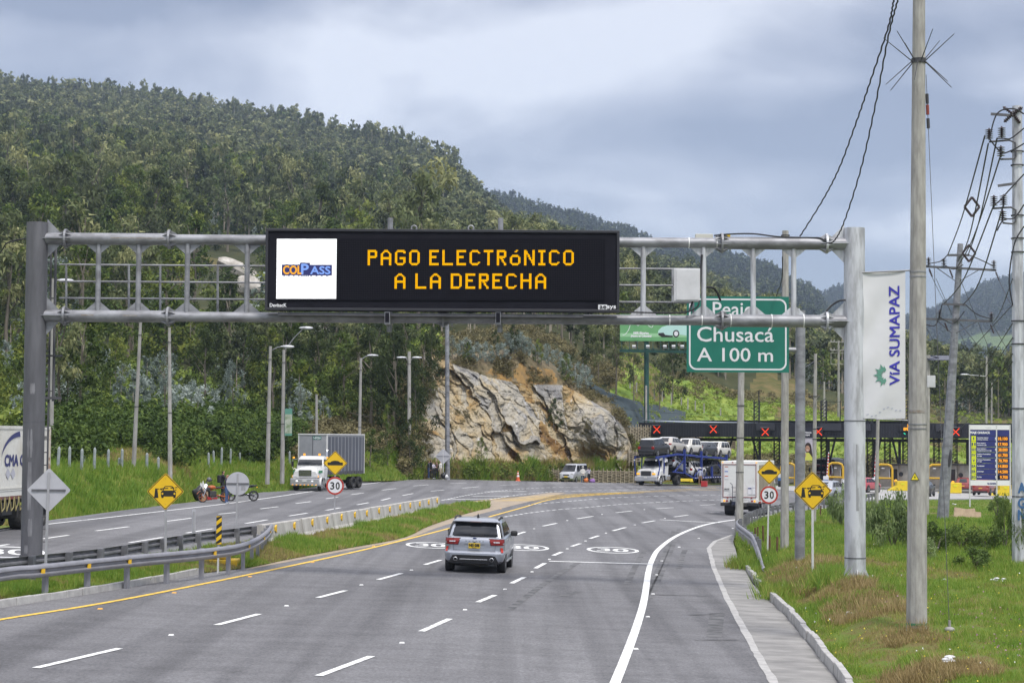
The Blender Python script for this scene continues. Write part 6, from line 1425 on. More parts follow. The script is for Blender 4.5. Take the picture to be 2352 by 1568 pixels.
for i, (pts) in enumerate([[(0, 1050-600, 100), (60, 470, 100)], [(985, 893, 186), (1230, 935, 190), (1485, 966, 214)], [(1028, 885, 186), (1230, 915, 190), (1484, 945, 214)], [(1484, 945, 230), (1700, 955, 240), (1880, 950, 260)], [(1838, 850, 70), (1873, 828, 98)], [(1875, 830, 98), (1926, 880, 200)]]):
 if i: wire('thin dark cable strung across %s' % ['', 'the rock cliff, lower one', 'the rock cliff, upper one', 'the field above the toll canopy', 'from the sign mast to the slim pole', 'from the slim pole to the right'][i], [P(*p) for p in pts], 0.02)
# ---------------------------------------------------------------- guard rails, barriers and fences
PROF = [(0.0, -.155), (0.03, -.145), (.085, -.105), (.085, -.06), (.012, -.02), (.012, .02), (.085, .06), (.085, .105), (.03, .145), (0, .155)]
def guardrail(name, label, px, side, m, post_px=None, lift=0.1, hgt=0.6, every=2.0, refl=(), drop_end=False, mp=None, gfun=None):
 gp_ = [(gfun(*p) if gfun else G(p[0], p[1], lift)) for p in px]; pts = catmull(gp_, 8); o = thing(name, label, 'guard rail', pts[0]); mb = MB(); rows = []; N_ = len(pts)
 for i, p in enumerate(pts):
  d = pts[min(i+1, N_-1)]-pts[max(i-1, 0)]; s = Vector((d.y, -d.x, 0)).normalized()*side; h = hgt
  if drop_end: h = hgt*min(1, max(0.15, i/(N_*0.22)))
  rows.append([p+s*a+Vector((0, 0, h+b)) for a, b in PROF])
 mb.grid(rows); rail = mb.build('rail', m, o, True, True, angle=60); md = rail.modifiers.new('thickness', 'SOLIDIFY'); md.thickness = 0.006
 acc = 0.0; nxt = 0.3
 for i in range(N_-1):
  ln = (pts[i+1]-pts[i]).length
  while acc+ln > nxt:
   p = pts[i].lerp(pts[i+1], (nxt-acc)/ln); d = (pts[i+1]-pts[i]).normalized(); s = Vector((d.y, -d.x, 0))*side; nxt += every
   if drop_end and i < N_*0.12: continue
   mb = MB(); an = math.atan2(d.y, d.x); mb.box(p-s*0.09+Vector((0, 0, (hgt+0.2)/2-0.15)), (0.14, 0.1, hgt+0.42), rz=an); mb.box(p-s*0.02+Vector((0, 0, hgt)), (0.14, 0.06, 0.30), rz=an); mb.build('post', mp or m, o, world=True)
  acc += ln
 for x, y in refl:
  best = min(pts, key=lambda p: abs(proj(p+Vector((0, 0, hgt)))[0]-x)); i = pts.index(best); d = (pts[min(i+1, N_-1)]-pts[max(i-1, 0)]).normalized(); s = Vector((d.y, -d.x, 0))*side; c = best+s*0.05+Vector((0, 0, hgt)); mb = MB()
  mb.prism([c+d*a+Vector((0, 0, b)) for a, b in ((-0.05, -0.05), (0.09, -0.10), (0.09, 0.10), (-0.05, 0.05))], s*0.03); mb.build('reflector', m_refl, o, world=True)
 return o
m_refl = mat('yellow_reflector', (0.80, 0.48, 0.02), 0.35)
m_rail = mat('grey_guard_rail', (0.30, 0.30, 0.33), 0.5, 0.3, c2=(0.235, 0.235, 0.255), scale=2.5, detail=8)
m_raild = mat('dull_guard_rail', (0.24, 0.24, 0.26), 0.6, 0.3, c2=(0.14, 0.14, 0.15), scale=3, detail=8)
guardrail('guard_rail', 'curving steel guard rail with yellow reflectors along the near edge of the median', [(-300, 1440), (-120, 1404), (19, 1377), (80, 1371), (185, 1357), (278, 1345), (325, 1339), (432, 1327), (482, 1320), (526, 1313), (559, 1304), (590, 1288), (612, 1268), (622, 1250)], 1, m_rail, every=2.05,
  refl=((92, 0), (197, 0), (290, 0), (491, 0), (567, 0), (603, 0), (617, 0)))
guardrail('guard_rail', 'dull steel guard rail seen from behind along the far edge of the median', [(-320, 1404), (0, 1355), (205, 1328), (307, 1309), (427, 1283), (520, 1268), (588, 1257)], -1, m_raild, every=1.9)
guardrail('guard_rail', 'steel guard rail with a turned down end along the right road edge', [(1757, 1320), (1746, 1296), (1733, 1276), (1714, 1258), (1694, 1238), (1703, 1223), (1722, 1209), (1760, 1194), (1845, 1178), (1943, 1164), (2010, 1153)], -1, m_rail, lift=0.05, drop_end=True, every=2.0, mp=m_raild)
m_jersey = mat('weathered_jersey_concrete', (0.50, 0.48, 0.45), 0.9, c2=(0.33, 0.315, 0.29), scale=1.6, stretch=(1.5, 1.5, 0.6), bump=0.3, detail=9)
bl = catmull([G(596, 1257, .05), G(697, 1238, .05), G(850, 1206, .05), G(1006, 1174, .05)], 24); tot = sum((bl[i+1]-bl[i]).length for i in range(len(bl)-1)); nB = 14
def along(pts, s):
 for i in range(len(pts)-1):
  l_ = (pts[i+1]-pts[i]).length
  if s <= l_ or i == len(pts)-2: return pts[i].lerp(pts[i+1], s/l_), (pts[i+1]-pts[i]).normalized()
  s -= l_
JP = [(-.30, -.1), (-.30, .10), (-.17, .30), (-.10, .80), (.10, .80), (.17, .30), (.30, .10), (.30, -.1)]
ORD = ['first', 'second', 'third', 'fourth', 'fifth', 'sixth', 'seventh', 'eighth', 'ninth', 'tenth', 'eleventh', 'twelfth', 'thirteenth', 'fourteenth', 'fifteenth', 'sixteenth']
for k in range(nB):
 a_, d = along(bl, tot*k/nB+0.02); b_, _ = along(bl, tot*(k+1)/nB-0.03); s = Vector((d.y, -d.x, 0))
 ht = random.uniform(-0.02, 0.02); a_ = a_+s*random.uniform(-.03, .03)+Vector((0, 0, ht)); b_ = b_+s*random.uniform(-.03, .03)+Vector((0, 0, ht)); o = thing('concrete_barrier', 'pale concrete road barrier block, %s from the guard rail end' % ORD[k], 'barrier', a_, group='concrete barriers along the median')
 mb = MB(); mb.grid([[p+s*x+Vector((0, 0, z)) for x, z in JP] for p in (a_, b_)]); mb.poly([a_+s*x+Vector((0, 0, z)) for x, z in JP]); mb.poly([b_+s*x+Vector((0, 0, z)) for x, z in JP]); mb.build('block', m_jersey, o, world=True, bevel=0.03)
 c = a_.lerp(b_, 0.55)+s*0.135+Vector((0, 0, .60)); mb = MB(); mb.prism([c+d*x+Vector((0, 0, z)) for x, z in ((-.08, -.07), (.10, -.14), (.10, .14), (-.08, .07))], s*0.05); mb.build('reflector', m_refl, o, world=True)
m_yblk = mat('yellow_painted_concrete', (0.72, 0.46, 0.03), 0.7, c2=(0.42, 0.30, 0.06), scale=2.5, detail=8, lo=0.3, hi=0.5)
p = G(484, 1309, -.1); o = tag(MB().box(p+Vector((0.1, 0.1, 0.16)), (1.45, 0.8, 0.36)).box(p+Vector((0.0, 0.15, 0.42)), (1.1, 0.8, 0.12)).build('concrete_block', m_yblk, bevel=0.03), 'yellow painted concrete block behind the striped object marker', 'concrete block')
m_wood = mat('grey_weathered_post', (0.32, 0.30, 0.26), 0.95, c2=(0.17, 0.16, 0.14), scale=4, stretch=(2, 2, 0.5))
m_concpost = mat('mossy_concrete_post', (0.34, 0.37, 0.37), 0.95, c2=(0.22, 0.26, 0.26), scale=4)
def z1(x, y): return x/1.96*0.5742, (1600+y/1.96)*0.5742
first = None
for i, (x, y0, y1) in enumerate([(453, 365, 545), (543, 360, 550), (638, 380, 555), (660, 430, 520), (738, 370, 545), (845, 385, 545), (932, 450, 525), (955, 378, 530), (1150, 412, 533), (1240, 445, 565), (1635, 410, 540), (1675, 393, 515), (1735, 370, 530), (1803, 378, 510), (1882, 408, 495), (1956, 410, 505), (2040, 395, 488), (2116, 395, 480), (2270, 400, 490)]):
 (xb, yb), (_, yt_) = z1(x, y1), z1(x, y0); p, d = hill_at(xb, yb); h = (yb-yt_)/F*d
 if first is None:
  first = thing('fence_post', 'pointed weathered post in the row along the left bank', 'fence post', p, group='fence posts on the left bank'); mb = MB(); mb.cyl((0, 0, -0.3), (0, 0, 0.9), 0.085, 0.08, n=6); mb.cyl((0, 0, 0.9), (0, 0, 1), 0.08, 0.02, n=6); mb.build('shaft', m_concpost, first); o = first
 else: o = copy_thing(first, p, random.random()*3)
 o.scale = (1, 1, h); o.rotation_euler = (random.uniform(-.04, .04), random.uniform(-.05, .05), random.random())
rp_ = None
for i, (x, yb, yt_) in enumerate([(1768, 1275, 1232), (1785, 1281, 1240), (1753, 1239, 1202), (1735, 1237, 1207), (1741, 1228, 1200), (1884, 1188, 1165)]):
 p = on_verge(x, yb); h = (yb-yt_)/F*dep(p)
 if rp_ is None: rp_ = thing('rusty_post', 'short rusty stake standing in the grass behind the right guard rail', 'stake', p, group='rusty stakes in the right verge'); MB().cyl((0, 0, -.3), (0, 0, 1), 0.042, 0.038, n=7).build('shaft', mat('rusty_brown', (0.16, 0.085, 0.04), 0.95, c2=(0.07, 0.04, 0.025), scale=5), rp_); o = rp_
 else: o = copy_thing(rp_, p)
 o.scale = (1, 1, h); o.rotation_euler = (random.uniform(-.05, .05), random.uniform(-.07, .07), 0)
fp_ = None
for x, yb, yt_ in [(1447, 890, 873), (1462, 899, 878), (1483, 906, 884), (1503, 914, 893), (1521, 920, 898), (1542, 927, 902), (1565, 930, 912), (1580, 938, 914), (1597, 940, 920), (1617, 946, 926), (1655, 953, 937), (1321, 873, 839), (1346, 878, 838)]:
 p, d = hill_at(x, yb); d -= 3; p = P(x, yb, d); h = (yb-yt_)/F*d
 if fp_ is None: fp_ = thing('fence_post', 'small white fence post in the row along the foot of the field', 'fence post', p, group='white fence posts by the field'); MB().box((0, 0, 0.45), (0.16, 0.16, 1.1)).build('shaft', m_pole, fp_); o = fp_
 else: o = copy_thing(fp_, p)
 o.scale = (1, 1, h)
m_wat = mat('woven_dry_branches', (0.46, 0.40, 0.30), 0.95, c2=(0.24, 0.20, 0.14), scale=5)
m_watd = mat('woven_gap_shade', (0.10, 0.08, 0.055), 0.95)
def woven(label, a, b, h, dx=0.55, rows=9):
 a, b = Vector(a), Vector(b); o = thing('woven_fence', label, 'fence', a); n = int((b-a).length/dx); d = (b-a).normalized(); s = Vector((d.y, -d.x, 0))
 if s.y > 0: s = -s
 mb = MB()
 for k in range(rows):
  z = h*(k+0.5)/rows*0.94
  for j in range(n): mb.bar(a+d*j*dx+s*0.05*(1 if (j+k) % 2 else -1)+Vector((0, 0, z+random.uniform(-.02, .02))), a+d*(j+1)*dx+s*0.05*(1 if (j+k) % 2 else -1)+Vector((0, 0, z+random.uniform(-.02, .02))), 0.06, h/rows*0.66)
 mb.build('weave', m_wat, o, world=True)
 MB().bar(a-s*0.12+Vector((0, 0, h*0.45)), b-s*0.12+Vector((0, 0, h*0.45)), 0.05, h*0.9).build('backing', m_watd, o, world=True)  # dark sheet added behind the weave, painting the shade in its gaps
 for j in range(n+1): mb = MB(); p = a+d*j*dx+s*0.13; mb.cyl(p-Vector((0, 0, .3)), p+Vector((random.uniform(-.05, .05), 0, h*random.uniform(1.0, 1.14))), 0.055, n=6); mb.build('stake', m_wat, o, world=True)
woven('long woven branch fence behind the van and the car carrier', P(1228, 1107, 199.5), P(1462, 1109, 206), 1.35)
woven('woven branch fence high behind the left end of the toll canopy', P(1446, 1012, hill_at(1446, 1012)[1]-.6), P(1615, 1012, 240), 1.7, 0.6)
woven('short woven branch fence behind the car carrier cab', P(1443, 1062, 208), P(1470, 1062, 209), 1.2, 0.5)
woven('short woven branch fence under the toll canopy beams', P(1608, 1030, 236), P(1690, 1030, 238), 1.0, 0.6)
# ---------------------------------------------------------------- vehicles (built facing +y, origin on the ground)
def paint(name, c, metal=0.0, rough=0.35): return mat(name, c, rough, metal, c2=tuple(x*0.93 for x in c), scale=1.5, coat=0.6 if max(c or (1,)) > .1 else .15)
m_glass = mat('dark_car_glass', (0.018, 0.02, 0.024), 0.08, spec=0.6)
m_tyre = mat('tyre_rubber', (0.022, 0.022, 0.023), 0.85, c2=(0.035, 0.034, 0.032), scale=9)
m_rim = mat('alloy_rim', (0.42, 0.42, 0.44), 0.35, 0.7); m_rimd = mat('dark_rim', (0.10, 0.10, 0.105), 0.5, 0.4)
m_blk = mat('black_plastic_trim', (0.022, 0.022, 0.024), 0.6); m_chr = mat('chrome', (0.62, 0.62, 0.63), 0.2, 0.9)
m_tail = mat('red_lamp_lens', (0.30, 0.012, 0.01), 0.2, coat=0.5); m_lampw = mat('clear_lamp_lens', (0.62, 0.62, 0.64), 0.15, coat=0.5)
m_headlit = mat('lit_headlamp', (0.7, 0.7, 0.7), 0.3, emit=(0.95, 0.97, 1), es=2.0); m_orlit = mat('lit_orange_lamp', (0.6, 0.25, 0.02), 0.3, emit=(1, 0.45, 0.03), es=0.9)
m_plate = mat('yellow_number_plate', (0.72, 0.50, 0.03), 0.5); m_platew = mat('white_number_plate', (0.62, 0.62, 0.60), 0.5)
m_twhite = mat('white_truck_paint', (0.66, 0.66, 0.65), 0.4, c2=(0.56, 0.56, 0.55), scale=1.2, coat=0.3); m_chas = mat('black_chassis', (0.03, 0.03, 0.032), 0.7, c2=(0.055, 0.05, 0.045), scale=4)
def bx(o, name, m, c, s, bevel=0.0, rz=0, taper=(1, 1), M=None): return MB().box(c, s, rz=rz, taper=taper, M=M).build(name, m, o, bevel=bevel)
def wheel(o, x, y, r, w_, rim=None, side=None, dual=False):
 s = side or (1 if x > 0 else -1); ax = Matrix(((0, 0, s), (0, 1, 0), (-s, 0, 0)))
 prof = [(r*0.62, -w_/2), (r*0.93, -w_/2), (r, -w_*0.38), (r, w_*0.38), (r*0.93, w_/2), (r*0.64, w_/2), (r*0.60, w_*0.40)]
 mb = MB(); mb.lathe(prof, (x, y, r), 22, ax); wh = mb.build('wheel', m_tyre, o, True)
 mb = MB(); dz = w_*0.5; k = 0.10 if dual else -0.02
 mb.lathe([(0.0, dz-w_*0.2), (r*0.16, dz-w_*0.2), (r*0.2, dz-w_*(0.55 if dual else 0.1)), (r*0.56, dz-w_*(0.6 if dual else 0.12)), (r*0.63, dz-w_*0.03)], (x, y, r), 20, ax)
 if not dual:
  for t in range(5):
   a = t*1.2566; mb.prism([Vector((x+s*(dz-0.01), y+math.cos(a+q)*rr, r+math.sin(a+q)*rr)) for q, rr in ((-0.3, r*0.2), (-0.13, r*0.58), (0.13, r*0.58), (0.3, r*0.2))], (s*0.02, 0, 0))
 mb.build('rim', rim or m_rim, wh, True); return wh
def loop(y0, y1, w_, rr, rf, z, n=5):
 pts = []
 for cx_, cy_, r_, t0 in ((w_-rf, y1-rf, rf, 0), (-w_+rf, y1-rf, rf, 90), (-w_+rr, y0+rr, rr, 180), (w_-rr, y0+rr, rr, 270)):
  for j in range(n): t = R(t0+90*j/(n-1)); pts.append((cx_+r_*math.cos(t), cy_+r_*math.sin(t), z))
 return pts
def loft(mb, loops, cap=True):
 n = len(loops[0]); o = [p for l in loops for p in l]; f = [(j*n+k, j*n+(k+1) % n, (j+1)*n+(k+1) % n, (j+1)*n+k) for j in range(len(loops)-1) for k in range(n)]
 if cap: f += [tuple(range(n-1, -1, -1)), tuple(range((len(loops)-1)*n, len(loops)*n))]
 mb.add(o, f)
def lerp_tab(tab, z):
 zs = [t[0] for t in tab]; return [float(np.interp(z, zs, [t[k] for t in tab])) for k in range(1, 4)]
def car(name, label, loc, rz, L_, W_, H_, m, m_roof=None, box=0.0, clear=0.22, plate=None, group=None, cat='car', lit=False, hood=0.58, fast=False, wr=0.34, cladding=True, hoodz=None, parent=None):
 o = thing(name, label, cat, loc, rz, group); w2 = W_/2; hl = L_/2; bz = H_*0.645 if box < 0.8 else H_*0.60; hz_ = hoodz or bz*0.97
 body = [(clear, -hl+.12, hl-.14, w2*.86), (clear+.10, -hl+.03, hl-.03, w2*.95), (clear+.30, -hl, hl, w2*.99), (clear+.42, -hl+.03, hl-.01, w2), (bz-.28, -hl+.09, hl-.05, w2), (bz-.14, -hl+.10+.05*(1-box), hl-.14, w2*.985), (hz_, -hl+.13+.08*(1-box), hl-.34, w2*.95), (bz+.005, -hl+.16+.12*(1-box), hl*0.62, w2*.925)]
 mb = MB(); loft(mb, [loop(a, b, c, min(.22, c*.3), .30, z) for z, a, b, c in body]); mb.build('body', m, o, True, angle=32)
 r0 = -hl+.17+.12*(1-box); ws = hl*(hood-.06)
 gh = [(bz, r0, ws, w2*.905), (bz+(H_-bz)*.45, r0+.10+.17*(1-box), ws-.36*(1.25-box*.55), w2*.83), (H_-.10, r0+.18+.42*(1-box), ws-.80*(1.25-box*.55), w2*.745), (H_-.03, r0+.28+.50*(1-box), ws-.92*(1.25-box*.55), w2*.68), (H_, r0+.55+.6*(1-box), ws-1.2, w2*.5)]
 k = 3
 mb = MB(); loft(mb, [loop(a, b, c, .10, .16, z) for z, a, b, c in gh[:k]], False); mb.build('cabin', m, o, True, angle=32)
 mb = MB(); loft(mb, [loop(a, b, c, .10, .16, z) for z, a, b, c in gh[k-1:]]); mb.build('roof', m_roof or m, o, True, angle=50)
 zt, zb_ = H_-.12, bz+.05
 def face_pane(name, ysel, u0, u1, sgn):
  rows = []
  for j in range(5):
   z = zb_+(zt-zb_)*j/4; a, b, c = lerp_tab(gh, z); y = (a-.012) if sgn < 0 else (b+.012); rows.append([((u0+(u1-u0)*i/4-.5)*2*(c-.05), y+(-sgn*.02*abs(u0+(u1-u0)*i/4-.5)*2), z) for i in range(5)])
  return MB().grid(rows).build(name, m_glass, o, True)
 face_pane('rear_window', 0, .03, .97, -1); face_pane('windscreen', 0, .03, .97, 1)
 for s in (-1, 1):
  for u0, u1 in ((.05, .27), (.30, .60), (.63, .97)):
   rows = []
   for j in range(4):
    z = zb_+(zt-zb_)*j/3; a, b, c = lerp_tab(gh, z); rows.append([(s*(c+.010), a+.14+(b-a-.26)*u, z) for u in (u0, u1)])
   MB().grid(rows).build('side_window', m_glass, o)
 wy = hl*.60
 for y in (-wy+.02, wy):
  for s in (-1, 1):
   ax = Matrix(((0, 0, s), (0, 1, 0), (-s, 0, 0))); mb = MB(); mb.lathe([(0, .0), (wr*1.22, 0), (wr*1.22, -.12)], (s*(w2+.006), y, wr+.02), 20, ax); mb.build('wheel_arch', m_blk, o); wheel(o, s*(w2-.085), y, wr, .225)
 if cladding:
  for s in (-1, 1): bx(o, 'side_skirt', m_blk, (s*(w2-.02), 0, clear+.06), (.08, wy*1.35, .14), .02)
 for s in (-1, 1):
  bx(o, 'mirror', m if box < .5 else m_blk, (s*(w2+.07), ws-.42, bz+.07), (.2, .1, .14), .04)
  bx(o, 'headlight', m_headlit if lit else m_lampw, (s*w2*.70, hl-.10, bz-.24), (w2*.42, .16, .13), .03);
  bx(o, 'rear_lamp', m_tail, (s*w2*.80, -hl+.12+.03*(1-box), bz-.16 if box < .8 else bz-.18), (w2*.30, .10, .15 if box < .8 else .26), .02)
 bx(o, 'front_bumper', m_blk, (0, hl-.015, clear+.16), (W_*.72, .06, .18), .03); bx(o, 'grille', m_blk, (0, hl-.045, bz-.24), (W_*.42, .06, .15), .02); bx(o, 'rear_bumper', m_blk, (0, -hl+.02, clear+.10), (W_*.80, .10, .20), .04)
 if plate is not None: bx(o, 'number_plate', plate, (0, -hl+.05, bz-.36), (.34, .03, .16)); bx(o, 'number_plate', plate, (0, hl+.02, clear+.26), (.34, .03, .16))
 return o
# --- the silver car in the middle of the road
m_silver = paint('silver_metallic_paint', (0.40, 0.42, 0.47), 0.55, 0.32)
sb = G(1088.5, 1314.5); SZ = R(-4.2); fwd = Vector((math.sin(R(4.2)), math.cos(R(4.2)), 0)); so = sb+fwd*2.0; so.z = gz(so.x)
suv = thing('silver_car', 'silver five door car driving away in the middle lane', 'car', so, SZ); suv.rotation_euler[1] = R(1.66)
HL = 2.29
body = [(.30, -HL+.16, HL-.2, .80), (.38, -HL+.03, HL-.06, .885), (.50, -HL, HL, .925), (.62, -HL+.01, HL+.01, .935), (.665, -HL+.05, HL, .935), (.70, -HL+.12, HL-.01, .935), (.86, -HL+.135, HL-.04, .94), (.93, -HL+.12, HL-.10, .94), (1.03, -HL+.14, HL-.25, .93), (1.09, -HL+.19, HL-.5, .905), (1.115, -HL+.24, 1.35, .875)]
mb = MB(); loft(mb, [loop(a, b, c, .30, .40, z, 8) for z, a, b, c in body]); mb.build('body', m_silver, suv, True, angle=30)
gh = [(1.10, -HL+.24, 1.18, .875), (1.25, -HL+.32, .92, .845), (1.42, -HL+.43, .55, .80), (1.53, -HL+.52, .28, .76), (1.60, -HL+.53, .05, .715), (1.645, -HL+.66, -.15, .65), (1.67, -HL+1.0, -.35, .46)]
mb = MB(); loft(mb, [loop(a, b, c, .13, .2, z, 6) for z, a, b, c in gh]); mb.build('cabin', m_silver, suv, True, angle=38)
bx(suv, 'roof_spoiler', m_silver, (0, -HL+.47, 1.578), (1.34, .22, .045), .02)
bx(suv, 'brake_lamp', mat('clear_red_lens', (0.35, 0.25, 0.25), 0.2), (0, -HL+.355, 1.575), (.34, .02, .022))
def rear_grid(name, m, z0, z1, wf, off, nx=9, nz=5, top=0.0, parent=None):
 rows = []
 for j in range(nz):
  z = z0+(z1-z0)*j/(nz-1); a, b, c = lerp_tab(gh if z > 1.1 else body, z); rows.append([((i/(nx-1)-.5)*2*(c*wf), a-off+.036*((i/(nx-1)-.5)*2)**4, z-top*((i/(nx-1)-.5)*2)**2*j/(nz-1)) for i in range(nx)])
 return MB().grid(rows).build(name, m, parent or suv, True)
rear_grid('rear_window', m_glass, 1.135, 1.535, .95, .022)
rear_grid('window_surround', m_blk, 1.118, 1.56, .985, .014)
bx(suv, 'wiper', m_blk, (.06, -HL+.25, 1.165), (.42, .04, .035), .01, rz=0); bx(suv, 'wiper_mount', m_blk, (-.08, -HL+.235, 1.165), (.12, .05, .06), .02)
for s in (-1, 1):
 rows = []
 for (u0, u1) in ((-1.62, -1.30), (-1.22, -.28), (-.20, .72)):
  rows = []
  for j in range(5):
   z = 1.15+.385*j/4; a, b, c = lerp_tab(gh, z); k0 = a+.16; k1 = b-.10; f0, f1 = (u0+1.80)/(2.62), (u1+1.80)/(2.62); rows.append([(s*(c+.012), k0+(k1-k0)*f, z) for f in (f0, (f0+f1)/2, f1)])
  MB().grid(rows).build('side_window', m_glass, suv)
 mb = MB(); mb.tube([(s*.68, -1.62, 1.60), (s*.69, -1.45, 1.665), (s*.69, -.8, 1.69), (s*.67, -.1, 1.655), (s*.65, .1, 1.61)], .028, 6); mb.build('roof_rail', m_blk, suv, True)
 bx(suv, 'mirror', m_blk, (s*1.02, .62, 1.13), (.22, .13, .17), .05); bx(suv, 'mirror_arm', m_blk, (s*.90, .64, 1.08), (.14, .06, .05))
 # tail lamp: dark body, red frame, white centre
 def lamp_poly(name, pts, m, off):
  rows = []
  for v in (0, .5, 1):
   row = []
   for i in range(10):
    u = i/9; A, B = Vector(pts[0]).lerp(Vector(pts[1]), u), Vector(pts[3]).lerp(Vector(pts[2]), u); q = A.lerp(B, v); t = max(0, q.x-.635); row.append((s*q.x, lerp_tab(body, q.y)[0]+.30-math.sqrt(max(0, .09-t*t))-off*.5, q.y))
   rows.append(row)
  return MB().grid(rows).build(name, m, suv)
 lamp_poly('lamp_surround', [(.43, 1.075), (.915, 1.065), (.92, .865), (.50, .86)], m_blk, .02); tl_ = lamp_poly('rear_lamp', [(.455, 1.062), (.905, 1.052), (.91, .88), (.515, .875)], mat('deep_red_lens', (0.24, 0.012, 0.01), .3), .03)
 o_ = lamp_poly('lamp_white_lens', [(.585, .985), (.78, .98), (.785, .95), (.60, .948)], mat('pale_lens', (0.62, 0.60, 0.62), 0.2), .042); o_.parent = tl_
 lamp_poly('reflector', [(.80, .80), (.875, .80), (.90, .655), (.835, .665)], mat('red_reflector', (0.55, 0.03, 0.01), 0.3), .05)
 mb = MB(); ax = Matrix(((1, 0, 0), (0, 0, -1), (0, 1, 0))); mb.lathe([(.03, -.06), (.06, -.06), (.064, .0), (.05, .012), (.045, .0), (.045, -.05), (0, -.05)], (s*.56, -HL-.04, .435), 16, ax); mb.build('exhaust_pipe', m_chr, suv, True)
 for y in (-1.38, 1.36):
  ax = Matrix(((0, 0, s), (0, 1, 0), (-s, 0, 0))); mb = MB(); mb.lathe([(0, 0), (.385, 0), (.395, -.02), (.395, -.14)], (s*.932, y, .365), 24, ax); mb.build('wheel_arch', m_blk, suv); wheel(suv, s*.80, y, .352, .245)
 bx(suv, 'side_step', m_chr, (s*.91, 0, .34), (.10, 2.0, .07), .03); bx(suv, 'door_handle', m_chr, (s*.945, -.72, 1.0), (.03, .2, .03), .01); bx(suv, 'door_handle', m_chr, (s*.945, .25, 1.0), (.03, .2, .03), .01)
 bx(suv, 'headlight', m_lampw, (s*.70, HL-.10, .88), (.36, .18, .12), .03)
# lower black diffuser with bright strip, tailgate creases
mb = MB(); pts = [(-.78, .33), (-.66, .545), (-.55, .56), (.55, .56), (.66, .545), (.78, .33)]; mb.prism([Vector((x, -HL-.03+abs(x)**4*.10, z)) for x, z in pts], (0, .08, 0)); mb.build('diffuser', m_blk, suv)
bx(suv, 'diffuser_strip', m_chr, (0, -HL-.045, .435), (.86, .03, .03), .01); bx(suv, 'underbody', m_blk, (0, 0, .32), (1.5, 4.0, .12)); bx(suv, 'rear_axle', m_blk, (0, -1.38, .33), (1.5, .12, .10)); bx(suv, 'silencer', m_chas, (0, -1.95, .30), (.9, .3, .14), .04)
mb = MB(); mb.cyl((0, -1.15, 1.64), (0, -1.28, 1.79), .05, .012, 8); mb.build('antenna_fin', m_blk, suv, True)
rear_grid('plate_recess_shade', paint('recess_shade_silver_paint', (0.34, 0.36, 0.40), 0.5, .35), .79, .905, .55, .006, top=0)  # shade of the recess painted as a darker silver patch
bx(suv, 'number_plate', m_plate, (0, -HL+.095, .845), (.36, .02, .165), .006)
ov = suv
mb = MB(); add_text(mb, 'NIS·588', (0, -HL+.08, .862), (1, 0, 0), (0, 0, 1), .085, .31, bold=.006); add_text(mb, 'BOGOTA DC', (0, -HL+.08, .783), (1, 0, 0), (0, 0, 1), .022, .15, bold=.001); mb.build('plate_lettering', m_sblk, suv)
mb = MB()
for i in range(6): mb.box((-.26+i*.105, -HL+.125, .99), (.05, .015, .022))
mb.build('model_lettering', m_chr, suv); mb = MB(); mb.ell((0, -HL+.16, 1.072), (.062, .02, .026), 12, 6); mb.build('badge', mat('navy_badge', (0.03, 0.05, 0.14), 0.3), suv, True)
for s in (-1, 1): mb = MB(); mb.tube([(s*.66, -HL+.113, 1.09), (s*.655, -HL+.10, .90), (s*.64, -HL+.11, .70)], .004, 4); mb.build('tailgate_seam', m_blk, suv)
mb = MB(); mb.tube([(x, -HL+.10+abs(x)**4*.1, .705) for x in (-.64, -.3, 0, .3, .64)], .004, 4); mb.build('tailgate_seam', m_blk, suv)
bx(suv, 'camera', m_blk, (0, -HL+.105, .945), (.07, .03, .03), .01); bx(suv, 'trim_badge', m_chr, (.56, -HL+.13, .765), (.09, .01, .018))
